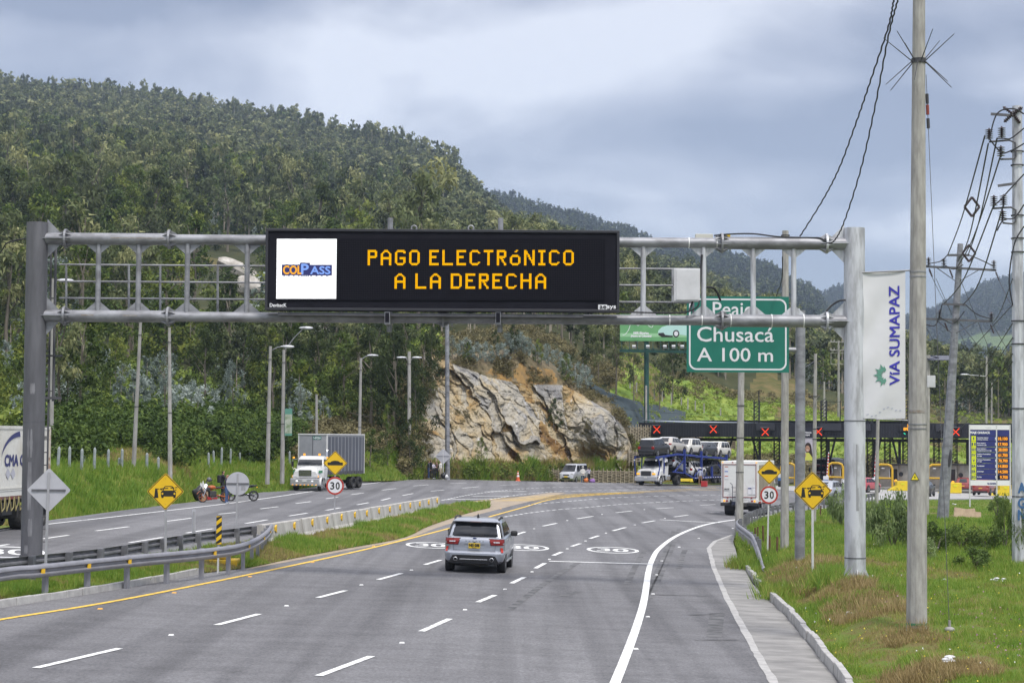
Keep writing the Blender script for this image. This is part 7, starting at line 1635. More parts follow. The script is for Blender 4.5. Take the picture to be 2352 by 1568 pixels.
# --- trucks
def tractor(o, m, y0=0.0, style=0, stripe=None, lit=False, w2=1.15, cabz=2.75, m_bump=None, grille=m_chr, plate=m_platew, sleeper=False, hoodz=1.95):
 mb = MB()
 if style == 0: secs = [(1.05, .98, .82, 1.05, hoodz-.38), (.9, .98, .8, 1.05, hoodz-.2), (.2, 1.0, .72, 1.1, hoodz-.06), (-.55, 1.05, .7, 1.1, hoodz)]
 else: secs = [(1.12, .92, .85, .85, hoodz-.34), (.95, 1.08, .85, .85, hoodz-.2), (.3, 1.12, .78, .95, hoodz-.05), (-.55, 1.1, .75, 1.0, hoodz+.05)]
 rows = [[(x, y0+y, z) for x, z in ((-wl, zb), (-wl, zt-.32), (-wt, zt-.04), (-wt*.5, zt+.03), (0, zt+.05), (wt*.5, zt+.03), (wt, zt-.04), (wl, zt-.32), (wl, zb))] for y, wl, wt, zb, zt in [(s_[0], s_[1], s_[2], s_[3], s_[4]) for s_ in secs]]
 mb.grid(rows); mb.poly(rows[0]); mb.build('hood', m, o, True, angle=50)
 mb = MB(); loft(mb, [loop(y0-1.95, y0-.5, w2-.06, .1, .15, 1.0), loop(y0-1.95, y0-.5, w2-.02, .1, .15, 1.9), loop(y0-1.95, y0-.52, w2-.05, .1, .15, hoodz+.02), loop(y0-1.95, y0-.80, w2-.12, .1, .2, cabz-.15), loop(y0-1.9, y0-1.0, w2-.25, .1, .2, cabz)]); mb.build('cab', m, o, True, angle=40)
 rows = []
 for j in range(4):
  t = j/3; z = hoodz+.10+(cabz-.28-hoodz-.10)*t; y = y0-.50-.27*t*(z-hoodz)/(cabz-.15-hoodz)*1.25+.03; rows.append([(x*(w2-.14-.07*t), y, z) for x in (-1, -.5, 0, .5, 1)])
 MB().grid(rows).build('windscreen', m_glass, o, True)
 for s in (-1, 1):
  MB().grid([[(s*(w2-.025-.08*t), y0-1.55+0*t, hoodz+.02+.55*t), (s*(w2-.025-.08*t), y0-.72-.14*t, hoodz+.02+.55*t)] for t in (0, .5, 1)]).build('side_window', m_glass, o)
  mb = MB(); rr = .60; mb.grid([[(s*x, y0+rr*math.cos(t), .50+rr*math.sin(t)) for x in (.78, 1.18)] for t in np.linspace(-.2, 3.3, 10)]); f_ = mb.build('fender', m, o, True); f_.modifiers.new('th', 'SOLIDIFY').thickness = .04
  bx(o, 'headlight', m_lampw if style == 0 else m_orlit, (s*.84 if style == 0 else s*.82, y0+1.02 if style == 0 else y0+1.06, 1.16), (.42, .10, .16) if style == 0 else (.34, .2, .17), .03)
  if style == 0: bx(o, 'indicator', m_orlit, (s*1.02, y0+1.0, 1.16), (.10, .12, .16))
  if lit: bx(o, 'fog_lamp', m_headlit, (s*.62, y0+1.25, .80), (.20, .04, .13), .02)
  wheel(o, s*.98, y0, .50, .28)
  mb = MB(); mb.tube([(s*(w2-.05), y0-.75, 2.5), (s*(w2+.32), y0-.62, 2.45), (s*(w2+.32), y0-.62, 1.75), (s*(w2-.05), y0-.7, 1.7)], .02, 5); mb.build('mirror_bracket', m_chr, o); bx(o, 'mirror', m_blk, (s*(w2+.32), y0-.62, 2.12), (.20, .08, .42), .02)
  if stripe: bx(o, 'side_stripe', stripe, (s*1.035, y0+.15, 1.52), (.02, 1.2, .20), rz=0); bx(o, 'roof_light', m_orlit, (s*.62, y0-1.1, cabz+.12), (.16, .12, .16), .02); bx(o, 'mirror_light', m_orlit, (s*(w2+.22), y0-.62, 2.62), (.16, .1, .13), .02)
  bx(o, 'fuel_tank', m_chr, (s*.95, y0-1.75, .78), (.5, 1.1, .55), .12)
 bx(o, 'bumper', m_bump or m, (0, y0+1.15, .78 if style == 0 else .68), (2.34, .24, .46), .06)
 bx(o, 'grille', grille, (0, y0+(1.06 if style == 0 else 1.13), 1.42 if style == 0 else 1.20), (1.06, .06, .50 if style == 0 else .46), .03); mb = MB(); [mb.box((0, y0+(1.095 if style == 0 else 1.165), (1.22 if style == 0 else 1.05)+k*.085), (1.0, .02, .035)) for k in range(6 if style == 0 else 4)]; mb.build('grille_bar', m_blk if style == 0 else m_rimd, o)
 bx(o, 'number_plate', plate, (0, y0+1.29, .82), (.36, .02, .17)); mb = MB(); mb.box((0, y0+.6, .52), (1.7, 1.0, .12)); mb.box((0, y0-3, .62), (.9, 6.0, .24)); mb.build('chassis', m_chas, o)
 if stripe:
  bx(o, 'step_bumper', m_chr, (0, y0+1.2, .50), (2.3, .2, .10), .03); mb = MB(); [mb.box((x, y0+1.31, .50), (.12, .02, .05)) for x in np.linspace(-.95, .95, 7)]; mb.build('marker_lamp', m_orlit, o); mb = MB(); mb.tube([(-1.0, y0-2.0, 1.6), (-1.0, y0-2.0, 3.0), (-1.0, y0-2.12, 3.2)], .07, 8); mb.build('exhaust_stack', m_chr, o, True)
def axle_pair(o, y, dual=True, r=.50):
 for s in (-1, 1): wheel(o, s*.98, y, r, .56, m_rimd, dual=True)
 bx(o, 'axle', m_chas, (0, y, r), (1.6, .16, .16))
g = G(708, 1126.5); wt = thing('white_truck', 'white truck tractor with lit headlamps coming down the far carriageway', 'truck', g, R(172)); wt.scale = (.88,)*3; m_gst = mat('green_paint_stripe', (0.03, 0.22, 0.09), .5)
tractor(wt, m_twhite, 0, 0, m_gst, True, m_bump=mat('polished_bumper', (0.5, 0.5, 0.52), .3, .5))
m_alu = mat('dull_aluminium_panel', (0.32, 0.33, 0.35), .55, .1, c2=(0.26, 0.27, 0.29), scale=1.2, detail=8); m_tarp = mat('grey_truck_curtain', (0.10, 0.108, 0.132), .7, c2=(0.075, 0.082, 0.10), scale=2.2, stretch=(1, 3, .3), detail=6, bump=.4)
tt_ = wt; wt = thing('box_trailer', 'grey curtain sided box trailer behind the white truck tractor', 'trailer', tt_.location, R(161)); wt.scale = (.88,)*3; wt.location = tt_.location+Vector((-.78, .2, 0))
bx(wt, 'box_body', m_alu, (0, -6.6, 2.85), (2.52, 7.6, 3.2), .02)
for s in (-1, 1):
 rows = [[(s*(1.272+.014*math.sin(y*9)), y, z) for z in (1.45, 2.2, 3.0, 3.7, 4.30)] for y in np.linspace(-10.3, -2.95, 90)]; MB().grid(rows).build('curtain', m_tarp, wt, True)
 rows = [[(s*(1.285+.02*math.sin(y*14)), y, z+.03*math.sin(y*6)*(z < 1.3)) for z in (1.22, 1.48)] for y in np.linspace(-10.3, -2.95, 70)]; MB().grid(rows).build('curtain_skirt', mat('black_curtain_hem', (0.03, 0.03, 0.035), .7, c2=(0.10, 0.10, 0.11), scale=7), wt, True)
 for y in (-2.83, -10.38): bx(wt, 'corner_post', m_twhite, (s*1.25, y, 2.85), (.09, .10, 3.24))
bx(wt, 'roof_rail', m_twhite, (0, -6.6, 4.48), (2.62, 7.7, .10), .02); bx(wt, 'front_seam', m_rimd, (0, -2.785, 2.9), (.03, .02, 3.0))
mb = MB(); add_text(mb, 'S-57224', (-.38, -2.775, 4.2), (-1, 0, 0), (0, 0, 1), .16, .62, bold=.01); mb.build('fleet_lettering', m_swht, wt); bx(wt, 'fleet_number_panel', m_sgrn, (-.38, -2.785, 4.2), (.74, .012, .26))
axle_pair(wt, -8.3); axle_pair(wt, -9.55); bx(wt, 'side_guard', m_alu, (1.1, -5.5, .95), (.06, 2.6, .42)); bx(wt, 'spare_wheel', m_tyre, (.9, -6.6, .75), (.4, 1.0, .4), .15); bx(wt, 'rear_bumper', m_chas, (0, -10.3, .6), (2.3, .12, .14))
# container lorry at the left edge
g = G(52, 1206); ct = thing('container_truck', 'lorry with a dirty white shipping container cut off by the left frame edge', 'truck', g, R(174)); ct.scale = (.88,)*3; LY = 12.1
m_cont = mat('dirty_white_container', (0.66, 0.65, 0.60), .6, c2=(0.53, 0.50, 0.42), scale=1.1, stretch=(1, .5, .35), detail=9, lo=.3, hi=.5)
mb = MB(); rows = []
for s in (-1, 1):
 ys_ = np.linspace(.08, LY-.08, 120); rows = [[(s*(1.22-.012*(k % 2)), y, z) for z in (1.62, 4.42)] for k, y in enumerate(ys_)]; MB().grid(rows).build('side_wall', m_cont, ct)
bx(ct, 'container', m_cont, (0, LY/2, 3.02), (2.38, LY-.05, 2.72));
for s in (-1, 1):
 bx(ct, 'top_rail', m_cont, (s*1.205, LY/2, 4.44), (.07, LY, .14)); bx(ct, 'bottom_rail', m_cont, (s*1.205, LY/2, 1.6), (.08, LY, .22)); mb = MB(); [mb.box((s*1.25, LY/2, 1.74+k*.09), (.03, LY-.1, .04)) for k in range(2)]; mb.build('ridge', m_cont, ct)
 for y in (.06, LY-.06): bx(ct, 'corner_post', mat('rusty_cream_post', (0.55, 0.50, 0.42), .7, c2=(0.30, 0.18, 0.11), scale=2.5, lo=.35, hi=.5), (s*1.2, y, 3.0), (.12, .13, 2.86))
m_logo = mat('navy_logo_paint', (0.035, 0.04, 0.15), .6)
mb = MB(); add_text(mb, 'CMA CGM', (-1.232, 3.95, 3.02), (0, -1, 0), (0, 0, 1), .46, 3.5, bold=.035); mb.build('lettering', m_logo, ct)
def arc(y, z, rx, rz_, a0, a1, w0, w1):
 mb = MB(); n = 24; A, B = [], []
 for i in range(n+1): t = i/n; a = R(a0+(a1-a0)*t); k = w0+(w1-w0)*t; A.append((-1.234, y-rx*math.cos(a), z+rz_*math.sin(a))); B.append((-1.234, y-(rx-k*2.5)*math.cos(a), z+(rz_-k)*math.sin(a)))
 mb.strip(A, B); mb.build('logo_arc', m_logo, ct)
arc(3.5, 3.05, 2.6, 1.25, 175, 100, .0, .24); arc(3.6, 2.95, 2.2, 1.15, -5, -75, .0, .24)
mb = MB(); add_text(mb, 'TTN 163845', (-1.232, .95, 4.02), (0, -1, 0), (0, 0, 1), .13, 1.1, bold=.004); add_text(mb, '45R1', (-1.232, 1.2, 3.8), (0, -1, 0), (0, 0, 1), .11, .4, bold=.004); mb.build('container_number', m_rimd, ct)
mb = MB(); mb.poly([(-1.235, y, z) for y, z in ((1.25, 2.95), (.85, 2.95), (1.05, 3.28))]); mb.build('warning_label', m_syel, ct); mb = MB(); [mb.poly([(-1.235, y+a, 2.45+b) for a, b in ((0, -.25), (.3, 0), (0, .25), (-.3, 0))]) for y in (5.3, 4.7)]; mb.build('hazard_diamond', m_greyink, ct)
mb = MB(); mb.box((0, LY/2, 1.28), (1.0, LY, .34)); mb.box((0, LY/2, 1.46), (2.44, LY, .10)); mb.build('trailer_chassis', m_chas, ct); bx(ct, 'side_beam', mat('faded_red_green_beam', (0.10, 0.12, 0.10), .7, c2=(0.22, 0.05, 0.04), scale=2), (-1.2, LY/2, 1.42), (.08, LY, .14))
for y in (.75, 2.0, 3.3): axle_pair(ct, y, r=.52)
bx(ct, 'mudguard', m_blk, (-.98, 4.2, .95), (.6, .1, .8)); bx(ct, 'toolbox', m_blk, (-1.0, 5.3, .95), (.45, 1.2, .55), .03); mb = MB()
for k in range(7): y = 2.4+k*.55; mb.tube([(-1.26, y, 1.45), (-1.28, y+.1, 1.0+.2*(k % 2)), (-1.27, y+.35, .85), (-1.26, y+.5, 1.42)], .028, 5)
mb.build('lashing_strap', mat('dirty_yellow_strap', (0.30, 0.26, 0.12), .9), ct)
ctr = tractor(ct, m_twhite, LY+2.6, 0)
# box truck at the right
g = G(1699, 1184.5); bt = thing('box_truck', 'white box truck seen from behind with an orange cone and hand trolley on its tail', 'truck', g, R(-17)); bw = 1.13
m_dirtyw = mat('white_tail_door', (0.70, 0.70, 0.68), .5, c2=(0.56, 0.55, 0.52), scale=1.6, stretch=(1, 1, .5), detail=8, lo=.25, hi=.45); m_mapr = mat('maroon_marker_tape', (0.22, 0.02, 0.02), .5); m_woodp = mat('stained_plywood_side', (0.36, 0.30, 0.22), .8, c2=(0.22, 0.19, 0.15), scale=1.6, stretch=(1, 2, .3), detail=8)
bx(bt, 'box_body', m_dirtyw, (0, 2.9, 2.06), (2*bw, 5.8, 2.44), .03)
for s in (-1, 1): bx(bt, 'side_panel', m_woodp, (s*(bw+.005), 2.95, 2.0), (.02, 5.5, 2.1))
bx(bt, 'tail_door', m_dirtyw, (0, -.03, 2.05), (2*bw-.22, .06, 2.2), .01)
for c, s_ in (((0, -.075, 3.08), (2.02, .02, .035)), ((0, -.075, 1.13), (2.02, .02, .035)), ((-1.0, -.075, 2.1), (.035, .02, 1.95)), ((1.0, -.075, 2.1), (.035, .02, 1.95))): bx(bt, 'reflective_tape', m_mapr, c, s_)
mb = MB(); [mb.box((x, -.08, z), (.10, .02, .05)) for x, z in ((-.72, 1.08), (.72, 1.08))]; mb.build('tail_reflector', m_tail, bt)
for s in (-1, 1):
 for k, m in ((.92, m_orlit), (.76, m_tail), (.60, m_lampw)):
  ax = Matrix(((1, 0, 0), (0, 0, -1), (0, 1, 0))); mb = MB(); mb.lathe([(0, .03), (.055, .03), (.06, 0)], (s*k, -.08, .90), 12, ax); mb.build('rear_lamp', m, bt)
 bx(bt, 'clearance_lamp', m_orlit, (s*1.02, -.07, 3.2), (.08, .03, .06)); bx(bt, 'mudflap', m_blk, (s*.72, .62, .48), (.62, .03, .42)); wheel(bt, s*.82, 1.15, .45, .5, m_rimd, dual=True); wheel(bt, s*.85, 4.9, .45, .26)
bx(bt, 'clearance_lamp', m_tail, (-.42, -.07, 3.2), (.08, .03, .06)); bx(bt, 'rear_camera', m_blk, (-.1, -.08, 3.17), (.18, .05, .09)); bx(bt, 'rear_beam', m_blk, (0, .0, .70), (2.3, .24, .20), .03); bx(bt, 'chassis', m_chas, (0, 3, .68), (.9, 6.6, .22)); bx(bt, 'lamp_panel', m_dirtyw, (0, -.02, .90), (2.24, .06, .22)); bx(bt, 'side_rail', mat('striped_side_rail', (0.55, 0.5, 0.48), .6, c2=(0.35, 0.05, 0.04), scale=1.2, stretch=(1, 3, 1), lo=.48, hi=.52), (bw, 3, .82), (.04, 5.4, .10)); bx(bt, 'side_guard', m_galv, (bw-.05, 3, .55), (.04, 2.2, .3)); bx(bt, 'rear_axle', m_chas, (0, 1.15, .45), (1.4, .16, .2))
mb = MB(); mb.poly([(x, -.082, z) for x, z in ((-.9, 2.2), (-.68, 2.2), (-.68, 3.0), (-.9, 3.0))]); mb.build('sticker_column', m_swht, bt)
for z, c in ((2.94, (0.55, 0.18, 0.06)), (2.66, (0.05, 0.14, 0.45)), (2.38, (0.55, 0.14, 0.06))): bx(bt, 'sticker_header', mat('sticker_%d' % int(z*100), c, .6), (-.79, -.088, z), (.2, .006, .05))
bx(bt, 'number_plate', m_platew, (-.78, -.09, 1.62), (.30, .01, .16)); mb = MB(); add_text(mb, 'WOX 453', (-.78, -.098, 1.60), (1, 0, 0), (0, 0, 1), .07, .26, bold=.005); mb.build('plate_lettering', m_sblk, bt)
bx(bt, 'notice', m_swht, (.62, -.088, 1.55), (.24, .01, .5)); bx(bt, 'notice', m_swht, (.87, -.088, 1.55), (.2, .01, .5)); bx(bt, 'notice_header', m_navy, (.62, -.096, 1.66), (.2, .006, .07)); bx(bt, 'notice_header', m_greyink, (.87, -.096, 1.7), (.17, .006, .03))
tractor_y = 6.3
mb = MB(); loft(mb, [loop(5.9, 7.4, 1.0, .1, .2, .6), loop(5.9, 7.45, 1.02, .1, .25, 1.4), loop(5.9, 7.2, .95, .1, .3, 2.2), loop(5.95, 6.9, .85, .1, .3, 2.35)]); mb.build('cab', m_twhite, bt, True);
for s in (-1, 1): MB().grid([[(s*(1.03-.08*t), 6.2, 1.45+.65*t), (s*(1.03-.08*t), 7.05-.1*t, 1.45+.65*t)] for t in (0, 1)]).build('side_window', m_glass, bt); bx(bt, 'mirror', m_blk, (s*1.25, 7.1, 1.8), (.18, .1, .4), .02)
# hand trolley and cone hung on the tail
M_b = Matrix.Translation(bt.location) @ bt.rotation_euler.to_matrix().to_4x4()
ht = thing('hand_trolley', 'dark blue hand trolley strapped upright to the tail of the white box truck', 'trolley', M_b @ Vector((-.22, -.25, .75)), R(-17)); m_tro = mat('dark_blue_tube', (0.02, 0.025, 0.05), .5)
mb = MB()
for s in (-1, 1): mb.tube([(s*.17, 0, 0), (s*.17, 0, .95), (s*.17-.05*(s < 0), .0, 1.0)], .02, 6)
for z in (.1, .4, .7, .95): mb.cyl((-.17, 0, z), (.17, 0, z), .016, n=6)
mb.tube([(-.17, 0, .95), (-.2, .02, 1.15), (-.32, .05, 1.22)], .018, 6); mb.build('frame', m_tro, ht); bx(ht, 'toe_plate', m_tro, (0, -.04, .02), (.42, .12, .2));
for s in (-1, 1): wheel(ht, s*.27, -.02, .12, .08)
m_cone = mat('orange_cone', (0.75, 0.13, 0.03), .6, c2=(0.5, 0.10, 0.04), scale=5)
def cone(name, label, loc, h, tilt=0.0, band=True):
 o = thing(name, label, 'traffic cone', loc); mb = MB(); mb.lathe([(h*.23, h*.05), (h*.20, h*.06), (h*.045, h), (0, h)], n=16); mb.build('cone', m_cone, o, True); bx(o, 'base', m_cone, (0, 0, h*.03), (h*.52, h*.52, h*.06), .02)
 if band:
  for z0, z1 in ((.42, .60), (.72, .84)): mb = MB(); f_ = lambda z: h*(.20+(.045-.20)*(z-.06)/.94)+.004; mb.lathe([(f_(z0), h*z0), (f_(z1), h*z1)], n=16); mb.build('reflective_band', m_swht, o, True)
 o.rotation_euler = (tilt, 0, 0); return o
cone('traffic_cone', 'orange cone hanging on the hand trolley at the box truck tail', M_b @ Vector((.0, -.30, 1.28)), .62, R(4), False)
cone('traffic_cone', 'orange and white cone standing alone at the foot of the rock cliff', P(1189.5, 1104.5, 192), 1.0)
# --- car carrier
m_blue = mat('blue_carrier_frame', (0.02, 0.045, 0.26), .5, c2=(0.015, 0.03, 0.17), scale=2, detail=7)
g = G(1494, 1114.5); cc = thing('car_carrier', 'white and blue two deck car carrier parked before the toll canopy', 'truck', g, R(153)); tractor(cc, m_twhite, 0, 1, None, False, m_bump=mat('grey_bumper', (0.38, 0.39, 0.41), .5), grille=m_blk, hoodz=1.78, cabz=2.72); axle_pair(cc, -4.3)
zz = lambda z: z if z < 1.25 else 1.25+(z-1.25)*.86
def bar_(name, a, b, w_=.12, h=.14, m=m_blue): return MB().bar((a[0], a[1], zz(a[2])), (b[0], b[1], zz(b[2])), w_, h).build(name, m, cc)
for s in (-1, 1):
 x = s*1.12; bar_('upper_rail', (x, 1.3, 3.0), (x, -4.2, 3.35), h=.2); bar_('upper_rail', (x, -4.2, 3.35), (x, -9, 3.15), h=.2); bar_('upper_rail', (x, -9, 3.1), (x, -18.2, 2.75), h=.22)
 bar_('lower_rail', (x, -3.0, 1.35), (x, -6.2, 1.15)); bar_('lower_rail', (x, -6.2, 1.15), (x, -8.6, .62)); bar_('lower_rail', (x, -8.6, .62), (x, -18.4, .62), h=.18)
 for y, z0, z1 in ((-6.0, 1.1, 3.9), (-10.6, .6, 3.7), (-17.9, .6, 3.2), (-13.6, .6, 1.8)): bar_('deck_post', (x*1.04, y, z0), (x*1.04, y, z1), .2, .2)
 bar_('brace', (x, -3.4, 1.3), (x, -5.8, 2.6), .08, .1); bar_('brace', (x*1.03, -10.4, .8), (x*1.03, -6.6, 3.1), .09, .09, m_chas); bar_('brace', (x, -8.8, .8), (x, -10.4, 1.7), .08, .1); bar_('brace', (x, -17.6, .9), (x, -15.6, 2.0), .1, .1); mb = MB(); mb.tube([(s*1.2, .9, 1.0), (s*1.32, .8, 1.8), (s*1.3, 1.0, 2.55), (s*1.12, 1.2, 2.72)], .06, 6); mb.build('cab_frame', m_blue, cc); mb = MB(); mb.tube([(s*1.12, -.7, 1.2), (s*1.2, -.62, 1.9), (s*1.16, -.6, 2.8)], .07, 6); mb.build('cab_frame', m_blue, cc); bx(cc, 'spot_lamp', m_lampw, (s*1.15, 1.35, 2.48), (.16, .1, .16), .05)
 for y in (-14.6, -15.9): wheel(cc, s*1.0, y, .48, .4, m_rimd, dual=True)
 mb = MB(); [mb.tube([(s*1.1, y, 2.75), (s*1.1, y, 3.5)], .025, 4) for y in (-2.2, -3.4, -4.4)]; mb.tube([(s*1.1, -1.2, 3.2), (s*1.1, -4.4, 3.3)], .02, 4); mb.build('hand_rail', m_chas, cc)
mb = MB(); [mb.box((0, y, zz(3.05+.3*(1-abs(y+4.2)/8))), (2.2, .6, .05)) for y in np.arange(.8, -9, -1.0)]; [mb.box((0, y, zz(3.05-(abs(y)-9)*.037)), (2.2, .6, .05)) for y in np.arange(-9.5, -18, -1.0)]; mb.build('upper_deck', m_chas, cc); mb = MB(); mb.box((0, -13.4, .60), (2.2, 10, .08)); mb.bar((0, -3, 1.3), (0, -8.6, .62), 2.1, .06); mb.build('lower_deck', m_chas, cc); mb = MB(); [mb.box((s*1.2, y, .62), (.02, .28, .06)) for s in (-1, 1) for y in np.arange(-9, -18, -.7)]; mb.build('marker_tape', m_swht, cc); bx(cc, 'spare_wheel', m_tyre, (1.0, -7.2, .72), (.4, 1.3, .55), .2)
M_c = Matrix.Translation(cc.location) @ cc.rotation_euler.to_matrix().to_4x4()
CC = paint('dark_slate_paint', (0.05, 0.055, 0.065), .4); CW = paint('pearl_white_paint', (0.60, 0.58, 0.53), .1); CG = paint('champagne_paint', (0.50, 0.46, 0.41), .3); CSi = paint('light_silver_paint', (0.42, 0.44, 0.47), .5); CB = paint('black_paint', (0.018, 0.018, 0.02), .1); CWh = paint('white_car_paint', (0.66, 0.66, 0.66), 0)
def loaded(label, y, z, fwd_, L_, W_, H_, m, roof, box, pitch=0.0, nm='loaded_car'):
 o = car(nm, label, M_c @ Vector((0, y, zz(z))), R(153)+(0 if fwd_ else math.pi), L_, W_, H_, m, roof, box, group='cars on the car carrier', wr=.36); o.rotation_euler = (pitch*(1 if fwd_ else -1), 0, o.rotation_euler[2]); return o
loaded('black boxy car with white roof, foremost on the upper carrier deck', -.95, 3.18, False, 4.3, 1.82, 1.78, CB, CWh, 1.0, R(-3)); loaded('champagne car with pale roof, second on the upper carrier deck', -5.3, 3.36, False, 4.4, 1.84, 1.68, CG, CWh, .35, R(2.5))
loaded('cream boxy car facing forward, third on the upper carrier deck', -9.75, 3.18, True, 4.2, 1.8, 1.75, CW, CWh, 1.0, R(1)); loaded('dark slate car with white roof, fourth on the upper carrier deck', -14.0, 2.98, True, 4.35, 1.82, 1.62, CC, CWh, .4, R(1.5)); loaded('pearl white boxy car, rearmost on the upper carrier deck', -18.1, 2.86, True, 4.2, 1.8, 1.72, CW, CWh, 1.0, R(1.5))
loaded('silver car tilted nose down on the lower carrier deck behind the cab', -5.9, 1.12, False, 4.2, 1.8, 1.55, CSi, None, .4, R(14)); loaded('white boxy car low in the middle of the car carrier', -10.9, .66, False, 4.1, 1.78, 1.68, CWh, None, 1.0); loaded('black car low at the rear of the car carrier', -15.4, .95, True, 4.2, 1.8, 1.5, CB, None, .3)
# --- van and cars near the toll
g = P(1318, 1106.5, 199); vn = thing('passenger_van', 'small silver white van parked in front of the woven fence', 'van', g, R(155)); m_van = paint('silver_white_van_paint', (0.50, 0.51, 0.54), .3)
vb = [(.22, -1.9, 1.85, .70), (.4, -2.0, 2.02, .79), (.75, -2.0, 2.0, .80), (.98, -2.0, 1.82, .80), (1.08, -1.98, 1.55, .79)]; mb = MB(); loft(mb, [loop(a, b, c, .15, .25, z) for z, a, b, c in vb]); mb.build('body', m_van, vn, True, angle=35)
gh2 = [(1.06, -1.97, 1.50, .78), (1.5, -1.92, 1.05, .71), (1.78, -1.86, .78, .65), (1.86, -1.75, .6, .58)]; mb = MB(); loft(mb, [loop(a, b, c, .1, .15, z) for z, a, b, c in gh2]); mb.build('cabin', m_van, vn, True, angle=38)
rows = [[((i/4-.5)*2*(lerp_tab(gh2, z)[2]-.05), lerp_tab(gh2, z)[1]+.012, z) for i in range(5)] for z in (1.10, 1.35, 1.6, 1.74)]; MB().grid(rows).build('windscreen', m_glass, vn, True)
for s in (-1, 1):
 for u0, u1 in ((-1.8, -.85), (-.78, .15), (.22, .95)): MB().grid([[(s*(lerp_tab(gh2, z)[2]+.012), min(y, lerp_tab(gh2, z)[1]-.08), z) for y in (u0, u1)] for z in (1.13, 1.4, 1.7)]).build('side_window', m_glass, vn)
 bx(vn, 'headlight', m_lampw, (s*.60, 1.90, .86), (.30, .14, .2), .04); bx(vn, 'fog_lamp', m_lampw, (s*.6, 2.0, .42), (.14, .06, .1), .03); bx(vn, 'mirror', m_blk, (s*.93, 1.1, 1.14), (.16, .1, .2), .04); mb = MB(); mb.tube([(s*.52, -1.6, 1.87), (s*.52, .4, 1.88)], .02, 4); mb.build('roof_rail', m_blk, vn)
 for y in (-1.15, 1.2): wheel(vn, s*.72, y, .30, .19); bx(vn, 'rear_lamp', m_tail, (s*.74, -1.98, 1.1), (.1, .06, .5))
bx(vn, 'grille', m_blk, (0, 1.95, .74), (.70, .12, .14), .03); bx(vn, 'lower_grille', m_blk, (0, 2.01, .42), (.85, .06, .16), .02); bx(vn, 'number_plate', m_plate, (0, 2.045, .57), (.36, .02, .15))
m_redc = paint('dark_red_car_paint', (0.24, 0.035, 0.03), .2)
def pcar(label, px, d, rz, *a, **k): return car('waiting_car', label, P(px[0], px[1], d), R(rz), *a, **k)
pcar('dark red car waiting left of the tariff board', (2215.5, 1129), 212, -18, 3.9, 1.72, 1.56, m_redc, None, .6, plate=m_plate, wr=.32); pcar('dark red car half hidden below the tariff board', (2261, 1135.5), 196, -25, 3.9, 1.72, 1.56, m_redc, None, .6, plate=m_plate, wr=.32)
pcar('black car hidden behind the spiked concrete pole', (2121, 1138), 188, -20, 4.2, 1.76, 1.5, CB, None, .4); pcar('small red car behind the shrub right of the gantry column', (1988, 1130), 196, -35, 4.0, 1.74, 1.5, paint('coral_red_paint', (0.45, 0.06, 0.07), .2), None, .5); pcar('pale silver car behind the right toll sign', (1908, 1147), 150, -30, 4.3, 1.76, 1.48, CSi, None, .2, plate=m_plate)
rt_ = thing('tarpaulin_truck', 'red truck with a black tarpaulin coming through the toll lane', 'truck', P(1886, 1121, 226), R(160)); tractor(rt_, paint('maroon_truck_paint', (0.20, 0.025, 0.025), .1), 0, 0); mb = MB(); loft(mb, [loop(-9, -2.3, 1.25, .1, .1, 1.2), loop(-9, -2.3, 1.28, .1, .1, 2.7), loop(-8.7, -2.5, 1.1, .2, .2, 3.3), loop(-8, -3, .5, .2, .2, 3.5)]); mb.build('tarpaulin', mat('black_tarpaulin', (0.02, 0.02, 0.028), .5, c2=(0.05, 0.05, 0.06), scale=2, bump=.5), rt_, True); axle_pair(rt_, -7); bx(rt_, 'drop_side', paint('maroon_truck_paint', ()), (0, -5.6, 1.5), (2.6, 6.6, .7))
# ---------------------------------------------------------------- toll plaza
m_fasc = mat('dark_ribbed_fascia', (0.022, 0.024, 0.034), .55, c2=(0.016, 0.017, 0.024), scale=1.5); m_steel = mat('black_painted_steel', (0.016, 0.017, 0.022), .55); m_sroof = mat('pale_roof_sheet', (0.36, 0.40, 0.48), .5, c2=(0.28, 0.31, 0.38), scale=1)
m_inox = mat('stainless_booth_panel', (0.34, 0.32, 0.29), .4, .4, c2=(0.24, 0.22, 0.20), scale=1.6, detail=7); m_ytube = mat('yellow_tube', (0.68, 0.42, 0.02), .5, c2=(0.55, 0.33, 0.03), scale=2); m_ybar = mat('bright_yellow_barrier', (0.74, 0.55, 0.015), .6, c2=(0.6, 0.44, 0.02), scale=2)
TA, TB = P(1468.5, 987, 229), P(2352, 988, 211); TA.z = TB.z = (TA.z+TB.z)/2; td = (TB-TA).normalized(); tn = Vector((td.y, -td.x, 0))      # tn points to the camera
if tn.y > 0: tn = -tn
def TP(x, off=0.0):
 lo_, hi_ = -5.0, (TB-TA).length+8
 for _ in range(40):
  m_ = (lo_+hi_)/2; q_ = TA+td*m_+tn*off
  if proj(q_)[0] < x: lo_ = m_
  else: hi_ = m_
 return q_
def zat(x, y, off=0.0): q_ = TP(x, off); return P(x, y, dep(q_)).z
zt_, zb2 = zat(1700, 970.5), zat(1700, 1003.5); ang = math.atan2(td.y, td.x)
def tgz(x, off=0.0): q_ = TP(x, off); return float(gz(q_.x))+0.01
cn = thing('toll_canopy', 'long low black toll plaza canopy on dark steel columns', 'toll canopy', (TA.x, TA.y, gz(TA.x))); Lc = (TB-TA).length
mb = MB(); mid = TA+td*Lc/2; mb.box((mid.x, mid.y, (zt_+zb2)/2), (Lc, .25, zt_-zb2), rz=ang); mb.build('fascia', m_fasc, cn, world=True)
mb = MB(); s_ = 0.0
while s_ < Lc: q_ = TA+td*s_+tn*.14; mb.box((q_.x, q_.y, (zt_+zb2)/2), (.07, .04, zt_-zb2), rz=ang); s_ += .32
